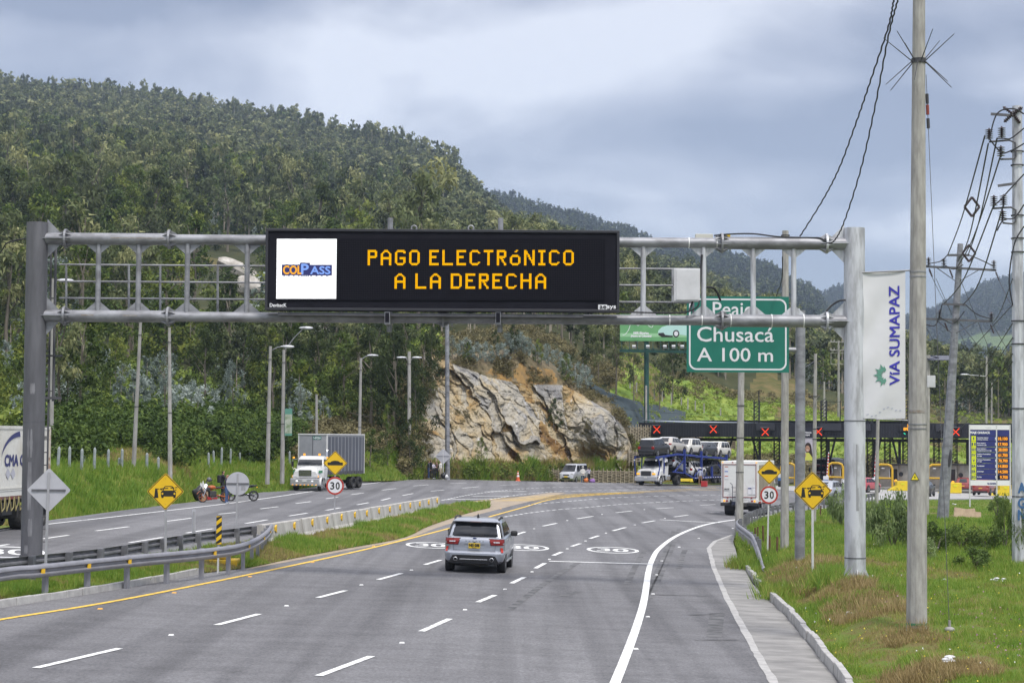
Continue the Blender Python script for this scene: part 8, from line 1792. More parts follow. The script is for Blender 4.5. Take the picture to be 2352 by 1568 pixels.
mb.build('fascia_rib', m_steel, cn, world=True)
mb = MB(); q_ = mid-tn*5.2; mb.box((q_.x, q_.y, zt_-.25), (Lc-.4, 10, .12), rz=ang); mb.box((TA.x-tn.x*5, TA.y-tn.y*5, (zt_+zb2)/2), (.2, 10, zt_-zb2), rz=ang); mb.build('roof_deck', m_steel, cn, world=True)
mb = MB(); a, b = TP(1585, -3), TP(1760, -3); c, d_ = TP(1700, -8), TP(2080, -8); mb.poly([(a.x, a.y, zt_+.05), (b.x+20, b.y, zt_+.05), (d_.x, d_.y, zt_+.32), (c.x-12, c.y, zt_+.32)]); mb.build('roof_sheet', m_sroof, cn, world=True)
mb = MB(); a, b = TP(1600, -2.5), TP(2352, -2.5); za = zat(1700, 1009); mb.bar((a.x, a.y, za), (b.x, b.y, za), .5, .34); mb.build('main_beam', m_steel, cn, world=True)
mb = MB(); a, b = TP(1620, -6.5), TP(2352, -6.5); mb.bar((a.x, a.y, za), (b.x, b.y, za), .5, .3); mb.build('rear_beam', m_steel, cn, world=True)
for x, xt in ((1610, 1597), (1666, 1684), (1745, 1726), (1903, 1920), (2009, 2024), (2066, 2048), (2222, 2236)):
 q_, t_ = TP(x, -2.5), TP(xt, -2.5); g_ = tgz(x, -2.5); mb = MB(); mb.bar((q_.x, q_.y, g_-.2), (q_.x, q_.y, za), .26, .26, (0, 1, 0)); mb.build('column', m_steel, cn, world=True); mb = MB(); mb.bar((q_.x, q_.y, g_+2.2), (t_.x, t_.y, za+.5), .2, .2, (0, 1, 0)); mb.build('inclined_strut', m_steel, cn, world=True)
for x in (1738, 1784, 1892, 1998, 2038, 2080, 2151, 2191):
 q_ = TP(x, -4.2); g_ = tgz(x, -4.2); mb = MB(); hgt2 = zt_+2.6-g_ if x in (1738, 1892, 1998, 2080, 2191) else zt_-g_-1
 for sx_ in (-1, 1):
  for sy_ in (-1, 1): mb.bar((q_.x+sx_*.3, q_.y+sy_*.3, g_), (q_.x+sx_*.3, q_.y+sy_*.3, g_+hgt2), .08, .08, (0, 1, 0))
 z = g_+.3
 while z < g_+hgt2:
  for sy_ in (-1, 1): mb.bar((q_.x-.3, q_.y+sy_*.3, z), (q_.x+.3, q_.y+sy_*.3, z), .05, .05); mb.bar((q_.x-.3, q_.y+sy_*.3, z), (q_.x+.3, q_.y+sy_*.3, z+.42), .04, .04)
  z += .42
 mb.build('lattice_column', m_steel, cn, world=True)
for x in (1743, 1838, 1930, 2110): q_ = TP(x, -5); mb = MB(); mb.cyl((q_.x, q_.y, zt_-.2), (q_.x, q_.y, zt_+(3.8 if x == 1743 else 2.6)), .06, n=6); mb.build('lightning_rod', m_steel, cn, world=True)
mb = MB(); a, b = TP(1735, -5), TP(2260, -5); mb.tube([(a.x, a.y, zt_+2.5), ((a.x+b.x)/2, (a.y+b.y)/2, zt_+2.45), (b.x, b.y, zt_+2.5)], .03, 4); mb.build('top_wire', m_steel, cn, world=True)
for x0, x1 in ((1738, 1779), (1884, 1933), (1975, 2000), (2068, 2131), (2150, 2197)):
 a, b = TP(x0, .3), TP(x1, .3); z0, z1 = zat(1700, 987.5), zat(1700, 971.5); c = (a+b)/2; mb = MB(); mb.box((c.x, c.y, (z0+z1)/2), ((b-a).length, .3, z1-z0), rz=ang); mb.build('sign_box', mat('dark_sign_box', (0.035, 0.037, 0.048), .5), cn, world=True)
m_redx = mat('lit_red_cross', (0.3, 0.01, 0.0), .5, emit=(1.0, 0.07, 0.02), es=.95)
for i, (x, y) in enumerate(((1509, 986), (1639, 985.5), (1758, 991.5), (1880, 991), (2195.5, 991.5))):
 q_ = TP(x, .45); zc = zat(x, y, .45); o = thing('lane_signal', 'lit red cross lane signal on the black toll fascia, %s from the left' % ['first', 'second', 'third', 'fourth', 'fifth'][i], 'lane signal', (q_.x, q_.y, zc), ang); h = .48
 bx(o, 'housing', m_steel, (0, .1, 0), (1.0, .3, 1.0)); bx(o, 'visor', m_galv, (0, -.15, .5), (1.0, .35, .05)); mb = MB(); [mb.bar((-.40*s, -.07-.01*(s > 0), -.40), (.40*s, -.07-.01*(s > 0), .40), .02, .10, (0, 0, 1)) for s in (-1, 1)]; mb.build('cross', m_redx, o)
q_ = TP(2100, .5); o = thing('lane_message', 'small amber message display on the toll fascia behind the spiked pole', 'message display', (q_.x, q_.y, zat(2100, 981, .5)), ang); k = dep(q_)/F
bx(o, 'housing', m_steel, (0, .05, 0), (60*k, .2, 17*k)); mb = MB(); add_text(mb, 'SOLO', (-8*k, -.06, 4*k), (1, 0, 0), (0, 0, 1), 6.0*k, 15*k, bold=.03); add_text(mb, 'EFECTIVO', (-8*k, -.06, -4*k), (1, 0, 0), (0, 0, 1), 6.0*k, 32*k, bold=.03); mb.build('lettering', mat('lit_amber_text', (.3, .1, 0), .5, emit=(1, .42, .02), es=.95), o)
mb = MB(); mb.bar((-24*k, -.06, -13*k), (-20*k, -.06, -16*k), .05, .1); mb.build('green_arrow', mat('lit_green_arrow', (0, .2, .1), .5, emit=(0.05, 0.8, 0.5), es=.8), o)
def booth(label, x0, x1, ytop, off, win=True, lampx=None):
 a, b = TP(x0, off), TP(x1, off); g_ = tgz(x0, off); z1 = zat((x0+x1)/2, ytop, off); c = (a+b)/2; w_ = (b-a).length; o = thing('toll_booth', label, 'toll booth', (c.x, c.y, g_), ang); h = z1-g_
 bx(o, 'kerb_island', m_conc, (0, 1.5, .12), (w_+1.0, 7, .24), .03); bx(o, 'cabin', m_inox, (-w_*.15, 1.6, h/2), (w_*.68, 2.6, h), .06); mb = MB(); mb.cyl((w_*.30, 1.4, .2), (w_*.30, 1.4, h), 1.1, n=18); mb.build('rounded_end', m_inox, o, True); bx(o, 'roof_slab', m_steel, (0, 1.6, h+.04), (w_+.6, 3.2, .1))
 bx(o, 'window', m_glass, (w_*.02, .28, h*.62), (w_*.26, .05, h*.42)); bx(o, 'window_frame', m_galvl, (-w_*.135, .27, h*.62), (.07, .06, h*.46)); bx(o, 'camera', m_galvl, (-w_*.36, .1, h*.85), (.35, .2, .14), .04, rz=.5); mb = MB(); mb.lathe([(0, .3), (.25, .3), (.25, .34)], (w_*.30, .3, h*.62), 14, Matrix(((1, 0, 0), (0, 0, -1), (0, 1, 0)))); mb.build('porthole', m_steel, o)
 if lampx: mb = MB(); mb.ell((w_*.1, .1, h*.34), .17); mb.build('warning_lamp', m_orlit, o, True)
 return o
for i, (x0, x1, lab) in enumerate(((1772, 1800, 'behind the square concrete pole'), (1912, 1958, 'left of the right gantry column'), (2018, 2082, 'between the gantry column and the spiked pole'), (2132, 2225, 'left of the tariff board'))): booth('steel toll booth '+lab, x0, x1, 1067, 2.0, lampx=x1 > 2000)
def hoop(label, x0, x1, y0, y1, off):
 a, b = TP(x0, off), TP(x1, off); g_ = tgz(x1, off); z1 = zat(x1, y0, off); z2 = zat(x1, (y0*.3+y1*.7)-4, off); o = thing('yellow_hoop', label, 'guard hoop', (a.x, a.y, g_)); r_ = .13
 mb = MB(); rr = .45; mb.tube([(b.x, b.y, g_), (b.x, b.y, z1-rr), (b.x-rr*.3, b.y, z1-rr*.3), (b.x-rr, b.y, z1), (a.x+rr, a.y, z1), (a.x+rr*.3, a.y, z1-rr*.3), (a.x, a.y, z1-rr), (a.x, a.y, g_)], r_, 8); mb.build('tube', m_ytube, o, True, True); mb = MB(); mb.cyl((a.x, a.y, z2), (b.x, b.y, z2), .10, n=8); mb.build('cross_tube', m_ytube, o, True, True); return o
hoop('yellow tube hoop in front of the booth behind the square pole', 1794, 1826, 1064, 1117, 2.6); hoop('yellow tube hoop left of the right gantry column', 1902, 1936, 1063, 1115, 2.6); hoop('yellow tube hoop right of the gantry column', 2012, 2049, 1066.5, 1117, 2.6); hoop('yellow tube hoop right of the spiked pole', 2132, 2172, 1067, 1117, 2.6)
def yblock(label, px, off):
 o = thing('crash_cushion', label, 'barrier', TP(px[0], off)); o.location.z = tgz(px[0], off); a, b = TP(px[0], off), TP(px[1], off); zz = zat(px[0], px[2], off)-o.location.z; w_ = (b-a).length
 mb = MB(); mb.prism([(-w_*.75, -.5, 0), (w_, -.5, 0), (w_, -.5, zz), (0, -.5, zz), (0, -.5, zz*.55)], (0, 1.2, 0)); mb.build('block', m_ybar, o, bevel=.03); bx(o, 'reflector_strip', m_lime, (w_*.5, -.52, zz*.72), (w_*.3, .02, zz*.1)); return o
yblock('bright yellow crash block left of the spiked pole', (2058, 2084, 1104), 7); yblock('bright yellow crash block right of the leaning power pole', (2177, 2206, 1108), 8); yblock('bright yellow crash block under the right end of the tariff board', (2293, 2320, 1112), 10)
mb = None
for i, x in enumerate((1468, 1498, 1518, 1545, 1575, 1600)): q_ = TP(x, 6); tag(MB().box((q_.x, q_.y, tgz(x, 6)+.2), (1.6, .6, .45), taper=(.8, .6)).build('kerb_block', m_ybar, bevel=.05), 'low yellow kerb block under the car carrier, %s from the left' % ORD[i], 'kerb block', group='low yellow kerb blocks')
m_wb = mat('white_barrier_box', (0.68, 0.68, 0.70), .5); m_bb = mat('blue_barrier_box', (0.04, 0.16, 0.5), .5)
for lab, x, yb, yt_, off in (('striped barrier arm raised right of the gantry column', 2006, 1112, 1026, 4), ('striped barrier arm raised left of the gantry column', 1897, 1110, 1038, 4), ('striped barrier arm raised behind the square pole', 1793, 1110, 1060, 4)):
 q_ = TP(x, off); g_ = tgz(x, off); o = thing('barrier_gate', lab, 'barrier gate', (q_.x, q_.y, g_), ang); bx(o, 'base_box', m_bb, (0, 0, .45), (.5, .5, .7), .03); bx(o, 'top_box', m_wb, (0, 0, 1.0), (.52, .52, .4), .04); zt2 = zat(x, yt_, off)-g_; mb = MB(); mb.bar((.1, 0, 1.1), (.32, 0, zt2), .10, .10, (0, 1, 0)); mb.build('arm', m_swht, o); mb = MB()
 n = 7
 for k in range(n):
  z0 = 1.4+(zt2-1.4)*(k+.0)/n; z1 = z0+(zt2-1.4)/n*.5; f_ = lambda z: .1+.22*(z-1.1)/(zt2-1.1); mb.bar((f_(z0), 0, z0), (f_(z1), 0, z1), .106, .106, (0, 1, 0))
 mb.build('arm_band', mat('red_stripe', (0.5, 0.03, 0.02), .5), o)
# hanging poster with a portrait
q_ = TP(1856, .8); o = thing('hanging_poster', 'tall poster of a smiling woman hanging from the toll canopy', 'poster', (q_.x, q_.y, zat(1856, 1058, .8)), ang); k = dep(q_)/F; z_ = lambda y: zat(1856, y, .8)-o.location.z
bx(o, 'backing', mat('pale_brick_print', (0.55, 0.52, 0.56), .7, c2=(0.38, 0.36, 0.42), scale=1.4), (0, .05, (z_(982)+z_(1058))/2), (38*k, .06, z_(982)-z_(1058))); bx(o, 'header', mat('dark_header', (0.02, 0.022, 0.035), .6), (0, 0, (z_(982)+z_(1005))/2), (38*k, .06, z_(982)-z_(1005))); mb = MB(); add_text(mb, 'TENCIA', (1*k, -.04, z_(993)), (1, 0, 0), (0, 0, 1), 3.4*k, 15*k, bold=.01); add_text(mb, 'OBAS', (-1*k, -.04, z_(998.5)), (1, 0, 0), (0, 0, 1), 3.4*k, 11*k, bold=.01); mb.build('lettering', m_swht, o)
def disc(name, m, x, y, rx, ry, off): mb = MB(); mb.poly([(x*k+rx*k*math.cos(t), off, z_(y)+ry*k*math.sin(t)) for t in np.linspace(0, 6.28, 21)[:-1]]); mb.build(name, m, o)
m_hair = mat('dark_brown_hair', (0.03, 0.018, 0.014), .7); m_skin = mat('skin', (0.48, 0.28, 0.19), .6, c2=(0.42, 0.24, 0.16), scale=6)
disc('printed_hair', m_hair, 0, 1028, 8, 12, .012); mb = MB(); mb.poly([(x*k, .014, z_(y)) for x, y in ((0, 1022), (8, 1028), (12, 1058), (4, 1058))]); mb.build('printed_hair', m_hair, o); mb = MB(); mb.poly([(x*k, .008, z_(y)) for x, y in ((-14, 1040), (2, 1039), (10, 1050), (12, 1057), (-14, 1057))]); mb.build('printed_vest', mat('lime_vest_print', (0.60, 0.62, 0.10), .6), o)
disc('printed_face', m_skin, -1.2, 1030, 5.2, 7.4, .006); disc('printed_hand', m_skin, -8, 1045, 3.6, 4.6, .004); mb = MB()
for ex in (-3.2, .9): mb.poly([((ex+1.0*math.cos(t))*k, .002, z_(1028.4)+.5*k*math.sin(t)) for t in np.linspace(0, 6.28, 9)[:-1]])
mb.build('printed_eyes', m_hair, o); mb = MB(); mb.poly([((-1.2+2.2*math.cos(t))*k, .002, z_(1032.6)+1.1*k*math.sin(t)) for t in np.linspace(3.14, 6.28, 9)]); mb.build('printed_smile', m_swht, o)
# cardboard, litter and kerb blocks on the verge
m_card = mat('damp_cardboard', (0.45, 0.34, 0.23), .9, c2=(0.34, 0.25, 0.17), scale=3)
b = on_verge(2222, 1184); k = dep(b)/F; o = thing('cardboard_boxes', 'flattened cardboard boxes dumped in the grass left of the tariff board', 'cardboard', b)
for x, w_, h, t_ in ((-18, 26, 26, .15), (4, 30, 24, -.1), (24, 14, 17, .1)): mb = MB(); mb.box((x*k, 0, h*k/2), (w_*k, .12, h*k), M=Matrix.Rotation(t_, 3, 'Y') @ Matrix.Rotation(-.35, 3, 'X')); mb.build('cardboard_sheet', m_card, o)
m_lit = mat('white_litter', (0.62, 0.62, 0.62), .8)
for i, (x, y, lab) in enumerate([(2193, 1160, 'crumpled clear plastic bag by the leaning power pole'), (1953, 1421, 'torn scrap of white paper on the grass bank above the kerb'), (2170, 1340, 'bunch of white litter near the guy wire'), (2290, 1345, 'white plate lying in the grass near the right power pole'), (2180, 1517, 'white paper scrap in the grass below the guy wire anchor')]):
 p = on_verge(x, y); r = np.random.default_rng(i); mb = MB()
 for q in range(5): mb.ell(p+Vector((r.normal(0, .06), r.normal(0, .06), .05+.02*q)), (.08*r.uniform(.5, 1.3), .07, .035), 6, 4)
 tag(mb.build('litter', m_lit, smooth=True), lab, 'litter')
# ---------------------------------------------------------------- people
def dgl(): return bpy.context.evaluated_depsgraph_get()
def person(label, loc, face, h, shirt, legs, hair, shoes, pose='stand', hat=None, coat=0.0, longhair=False, pack=None, sleeves=True, skin=None):
 k = h/1.72; V = []; E = []; RD = []; ZN = []
 def nd(p, r_, zone, par=None):
  V.append(Vector(p)*k); RD.append(r_*k); ZN.append(zone)
  if par is not None: E.append((par, len(V)-1))
  return len(V)-1
 pel = nd((0, 0, .94), .135, 'L'); wa = nd((0, .0, 1.10), .125, 'S', pel); ch = nd((0, .01, 1.30), .15, 'S', wa); nk0 = nd((0, 0, 1.43), .075, 'S', ch); nk = nd((0, .015, 1.50), .052, 'K', nk0)
 hd = nd((0, .03, 1.575), .082, 'K', nk); h2 = nd((0, .02, 1.655), .085, 'H', hd); nd((0, .10, 1.575), .022, 'K', hd);
 for s in (-1, 1):
  nd((s*.085, .02, 1.58), .018, 'K', hd)
  sh = nd((s*.185, 0, 1.40), .062, 'S', ch)
  if pose == 'phone' or (pose == 'one' and s > 0): el, wr_ = (s*.26, .06, 1.17), (s*.10, .28, 1.30)
  elif pose == 'back': el, wr_ = (s*.26, -.07, 1.14), (s*.06, -.19, .98)
  elif pose == 'cross': el, wr_ = (s*.25, .05, 1.14), (-s*.06, .22, 1.16)
  else: el, wr_ = (s*.235, -.01, 1.12), (s*.245, .07, .88)
  e_ = nd(el, .046, 'S', sh); w_ = nd(wr_, .032, 'S' if sleeves else 'K', e_); dv = (Vector(wr_)-Vector(el)).normalized(); pm = nd(Vector(wr_)+dv*.07, .034, 'K', w_)
  sd = dv.cross(Vector((s, .2, 0))).normalized()
  for f in range(4): a = nd(Vector(wr_)+dv*.115+sd*(f-1.5)*.018, .0095, 'K', pm); nd(Vector(wr_)+dv*(.165-.01*abs(f-1.5))+sd*(f-1.5)*.017+Vector((-s*.012, .012, 0)), .008, 'K', a)
  a = nd(Vector(wr_)+dv*.06+sd*.045, .010, 'K', pm); nd(Vector(wr_)+dv*.10+sd*.06, .009, 'K', a)
  hp = nd((s*.095, 0, .88), .10, 'L', pel); kn = nd((s*.11, .02, .50), .062, 'L', hp); an_ = nd((s*.12, -.01, .10), .045, 'L', kn); nd((s*.125, -.05, .04), .042, 'F', an_); toe = nd((s*.135, .14, .035), .038, 'F', an_)
 me = bpy.data.meshes.new('body'); me.from_pydata(V, E, []); ob = bpy.data.objects.new('body', me); col.objects.link(ob); md = ob.modifiers.new('skin', 'SKIN'); md.use_smooth_shade = True
 for i, sv in enumerate(me.skin_vertices[0].data): sv.radius = (RD[i], RD[i]*(.78 if ZN[i] in 'SL' and i < 4 else 1)); sv.use_root = (i == 0)
 sb_ = ob.modifiers.new('sub', 'SUBSURF'); sb_.levels = 1; sb_.render_levels = 1
 m2 = bpy.data.meshes.new_from_object(ob.evaluated_get(dgl())); bpy.data.objects.remove(ob); bpy.data.meshes.remove(me)
 ms = [shirt, legs, skin or m_skin, hair, shoes]; m2.materials.clear(); [m2.materials.append(m) for m in ms]
 VA = np.array([tuple(v) for v in V]); zi = {'S': 0, 'L': 1, 'K': 2, 'H': 3, 'F': 4}
 for p in m2.polygons:
  c = np.array(p.center); dd_ = np.linalg.norm(VA-c, axis=1)-np.array(RD)*.9; z = ZN[int(np.argmin(dd_))]
  if z == 'K' and c[2] > 1.50*k and (c[1] < -.005*k or c[2] > 1.64*k): z = 'H'
  if z == 'H' and c[1] > .055*k and c[2] < 1.65*k: z = 'K'
  p.material_index = zi[z]
 rt = thing('person', label, 'person', loc, face); o = bpy.data.objects.new('body', m2); col.objects.link(o); o.parent = rt
 for s in (-1, 1): MB().ell((s*.032*k, .098*k, 1.60*k), .009*k, 6, 4).build('eye', m_hair, rt)
 bx(rt, 'mouth', mat('lip', (0.30, 0.12, 0.10), .6), (0, .105*k, 1.535*k), (.04*k, .01*k, .009*k))
 if coat:
  mb = MB(); mb.lathe([(.20, 1.36), (.205, 1.2), (.20, 1.05), (.225, .94-coat), (.22, .94-coat)], n=14); mb.v = [(x*k*1.0, y*k*.72, z*k) for x, y, z in mb.v]; mb.build('coat', shirt, rt, True)
 if hat is not None: mb = MB(); mb.lathe([(.165, 1.66), (.17, 1.668), (.10, 1.68), (.095, 1.745), (.06, 1.765), (0, 1.77)], (0, .01, 0), 14); mb.v = [(x*k, y*k, z*k) for x, y, z in mb.v]; mb.build('hat', hat, rt, True)
 if longhair: mb = MB(); mb.ell((0, -.045*k, 1.50*k), (.085*k, .06*k, .20*k), 10, 7); mb.build('hair', hair, rt, True)
 if pack is not None: bx(rt, 'backpack', pack, (0, -.20*k, 1.22*k), (.30*k, .17*k, .42*k), .05)
 return rt
C_ = lambda n, c, v=.25: mat(n, c, .85, c2=tuple(x*(1-v) for x in c), scale=9)
jeans, dpant, beige, tan = C_('blue_jeans', (0.06, 0.10, 0.22)), C_('black_trousers', (0.02, 0.02, 0.024)), C_('beige_trousers', (0.42, 0.35, 0.26)), C_('tan_trousers', (0.26, 0.17, 0.10)); wsh, bsh = C_('white_shoes', (0.6, 0.6, 0.6)), C_('dark_shoes', (0.03, 0.025, 0.02))
grey, dkj, lil, brn, wht, pbl = C_('grey_jacket', (0.07, 0.08, 0.10)), C_('black_jacket', (0.022, 0.022, 0.028)), C_('lilac_white_hoodie', (0.55, 0.52, 0.60)), C_('dark_brown_jacket', (0.05, 0.03, 0.03)), C_('white_cloth', (0.66, 0.64, 0.60), .1), C_('pale_blue_shirt', (0.42, 0.46, 0.58), .15)
blk, gry = m_hair, mat('grey_hair', (0.35, 0.34, 0.33), .8)
def GPx(x, y, d=None): return P(x, y, d) if d else G(x, y)
dP = 184.6
person('person in a grey jacket and blue jeans, leftmost of the waiting group', P(984, 1098.3, dP), R(-70), 1.70, grey, jeans, blk, wsh, 'stand'); person('person in black standing behind the grey jacket in the waiting group', P(988.5, 1096.5, dP+1.2), R(-50), 1.74, dkj, dpant, blk, bsh, 'stand')
person('person in a white lilac hoodie and black trousers in the waiting group', P(995.3, 1099.3, dP-.5), R(-120), 1.62, lil, dpant, blk, wsh, 'cross'); person('person in dark brown with a backpack in the waiting group', P(1002.7, 1098.8, dP), R(-160), 1.60, brn, dpant, blk, bsh, 'one', longhair=True, pack=dkj); person('person with grey hair, white shirt and beige trousers by the small diamond sign', P(1012.3, 1098.6, dP), R(60), 1.70, wht, beige, gry, bsh, 'one')
dV = 197
person('person in a long white coat and white hat beside the van', P(1338.5, 1108.8, dV), R(10), 1.66, wht, jeans, wht, wsh, 'back', hat=wht, coat=.16); person('person with long black hair, pale top and black trousers beside the van', P(1352.5, 1108.6, dV), R(35), 1.62, lil, dpant, blk, wsh, 'phone', longhair=True)
person('person in pale blue shirt and white cap beside the red cooler', P(1608.5, 1117, 178), R(-12), 1.70, pbl, tan, blk, wsh, 'stand', hat=wht)
g = G(520, 1156.5); person('person in a dark jacket and blue jeans standing at the orange motorcycle', g, R(-100), 1.68, C_('dark_plum_jacket', (0.035, 0.028, 0.045)), jeans, blk, wsh, 'phone'); g2 = G(511, 1151); person('person in a black jacket half hidden behind the motorcycles', g2, R(-60), 1.80, dkj, dpant, blk, bsh, 'phone', pack=dkj)
# bags, pot, cooler
def blob(name, lab, cat, p, r_, m, extra=None):
 o = thing(name, lab, cat, p); mb = MB(); rr = np.random.default_rng(len(lab)); mb.ell((0, 0, r_[2]*.95), r_, 12, 8); mb.v = [(x*(1+.18*math.sin(7*z+x*9)), y, z*(1+.12*math.sin(11*x+5*y))) for x, y, z in mb.v]; mb.build('bag' if 'bag' in name else 'vessel', m, o, True)
 if extra: extra(o)
 return o
m_bin = mat('black_bin_bag', (0.015, 0.015, 0.017), .35, bump=.5, scale=6)
blob('black_bag', 'black bag on the ground beside the person in beige trousers', 'bag', P(1018.3, 1099, dP-.3), (.30, .25, .30), m_bin); blob('white_bag', 'white plastic bag beside the black bag at the mast foot', 'bag', P(1024.5, 1099, dP-.3), (.22, .2, .2), m_lit)
blob('orange_pot', 'round orange pot on the ground beside the person with long hair', 'pot', P(1346, 1108.6, dV-.3), (.26, .26, .27), mat('orange_enamel', (0.55, 0.15, 0.02), .4), lambda o: bx(o, 'lid', m_blk, (0, 0, .52), (.2, .2, .06), .02)); blob('purple_bag', 'purple bag on the ground right of the person with long hair', 'bag', P(1360.5, 1108.8, dV-.3), (.36, .25, .22), C_('purple_bag_cloth', (0.30, 0.16, 0.42)))
o = thing('red_cooler', 'red cooler box on the ground beside the person in pale blue', 'cooler', P(1617.5, 1117.3, 177.5), R(-20)); m_cool = mat('red_cooler_plastic', (0.42, 0.03, 0.03), .4); bx(o, 'box', m_cool, (0, 0, .22), (.55, .4, .44), .06); bx(o, 'lid', m_cool, (0, 0, .47), (.57, .42, .08), .03); mb = MB(); mb.tube([(-.25, 0, .4), (-.24, 0, .62), (.24, 0, .62), (.25, 0, .4)], .02, 5); mb.build('handle', m_blk, o)
blob('black_bag', 'full black bin bag leaning at the left of the orange motorcycle', 'bag', G(454, 1149.5), (.32, .3, .42), m_bin); o = thing('cardboard_box', 'brown cardboard box of bottles left of the orange motorcycle', 'box', G(467, 1148), R(20)); bx(o, 'box', m_card, (0, 0, .33), (.55, .45, .66), .01)
for x, h in ((-.15, .36), (-.03, .45), (.16, .42)): mb = MB(); mb.lathe([(.055, .66), (.055, .66+h*.7), (.025, .66+h*.85), (.025, .66+h)], (x, 0, 0), 10); mb.build('bottle', m_lampw if x < .1 else m_rimd, o, True)
for x, y in ((482, 1149), (494, 1147.5)): tag(MB().box(G(x, y)+Vector((0, 0, .14)), (.26, .24, .2)).build('red_crate', m_cool, bevel=.02), 'small red crate on the ground behind the orange motorcycle, %s one' % ('left' if x < 490 else 'right'), 'crate')
# motorcycles (facing +y)
def motorcycle(label, loc, rz, m, mrim, lit):
 o = thing('motorcycle', label, 'motorcycle', loc, rz); o.rotation_euler[1] = R(4)
 for y, nm in ((.68, 'front'), (-.68, 'rear')):
  ax = Matrix(((0, 0, 1), (0, 1, 0), (-1, 0, 0))); mb = MB(); n = 24; mb.lathe([(.23, -.045), (.29, -.05), (.31, 0), (.29, .05), (.23, .045)], (0, y, .31), n, ax); w_ = mb.build('wheel', m_tyre, o, True); mb = MB(); mb.lathe([(.20, -.02), (.235, -.04), (.235, .04), (.20, .02)], (0, y, .31), n, ax); mb.lathe([(0, -.05), (.05, -.05), (.05, .05), (0, .05)], (0, y, .31), 10, ax); [mb.bar((0, y, .31), (0, y+.21*math.cos(a), .31+.21*math.sin(a)), .03, .03, (1, 0, 0)) for a in np.arange(0, 6.2, 1.2566)]; mb.build('rim', mrim, w_)
 mb = MB(); [mb.cyl((s*.09, .68, .31), (s*.08, .40, .95), .028, n=8) for s in (-1, 1)]; mb.build('fork', m_chr if lit else m_blk, o); mb = MB(); mb.tube([(-.38, .26, 1.06), (-.2, .36, 1.02), (.2, .36, 1.02), (.38, .26, 1.06)], .018, 6); mb.build('handlebar', m_blk, o)
 mb = MB(); mb.tube([(0, .38, .86), (0, .1, .62), (0, -.15, .42)], .035, 6); mb.tube([(0, .38, .82), (0, -.1, .78), (0, -.72, .84)], .035, 6); mb.tube([(.08, -.12, .42), (.08, -.68, .31)], .03, 6); mb.tube([(-.08, -.12, .42), (-.08, -.68, .31)], .03, 6); mb.build('frame', m if lit else m_blk, o, True)
 mb = MB(); mb.ell((0, .12, .84), (.14, .26, .13), 10, 7); mb.build('tank', m, o, True); bx(o, 'tank_fairing', m_blk, (0, .36, .74), (.34, .2, .22), .05, M=Matrix.Rotation(.5, 3, 'X')); mb = MB(); mb.ell((0, -.30, .84), (.12, .26, .06), 10, 6); mb.ell((0, -.62, .90), (.10, .18, .05), 10, 6); mb.build('seat', m_blk, o, True); bx(o, 'tail', m, (0, -.74, .88), (.16, .3, .08), .03, M=Matrix.Rotation(-.25, 3, 'X'))
 bx(o, 'engine', m_chas, (0, .08, .48), (.30, .42, .34), .05); mb = MB(); mb.cyl((.14, .1, .3), (.17, -.62, .42), .05, .07, 10); mb.build('exhaust_pipe', m_chr, o, True); mb = MB(); mb.grid([[(x, .68+.36*math.cos(a), .31+.36*math.sin(a)) for x in (-.07, .07)] for a in np.linspace(.5, 2.4, 8)]); mb.build('front_mudguard', m, o, True); mb = MB(); mb.ell((0, .46, .93), (.10, .09, .12), 10, 7); mb.build('headlight', m_headlit if lit else m_lampw, o, True)
 for s in (-1, 1): mb = MB(); mb.cyl((s*.3, .3, 1.04), (s*.36, .26, 1.2), .01, n=5); mb.ell((s*.38, .25, 1.23), (.07, .015, .045), 8, 5); mb.build('mirror', m_blk, o);
 mb = MB(); mb.ell((-.12, -.86, .80), (.03, .03, .03), 6, 4); mb.build('indicator', m_orlit, o); return o
g = G(491, 1153.5); mo = motorcycle('orange and black motorcycle parked on the far road shoulder', g, R(122), mat('orange_bike_paint', (0.42, 0.10, 0.02), .4), mat('orange_wheel', (0.35, 0.10, 0.03), .5), True); g = G(556, 1150.5); motorcycle('black motorcycle parked behind the round sign back', g, R(112), m_blk, m_rimd, False)
M_m = Matrix.Translation(mo.location) @ mo.rotation_euler.to_matrix().to_4x4(); o = thing('helmet', 'dark grey helmet resting on the orange motorcycle handlebar', 'helmet', M_m @ Vector((-.15, .33, 1.15))); mb = MB(); mb.ell((0, 0, .12), (.14, .16, .14), 12, 8); mb.build('shell', mat('dark_grey_helmet', (0.10, 0.10, 0.11), .3), o, True); mb = MB(); mb.ell((0, .05, .11), (.125, .13, .06), 10, 6); mb.build('visor', m_glass, o, True)
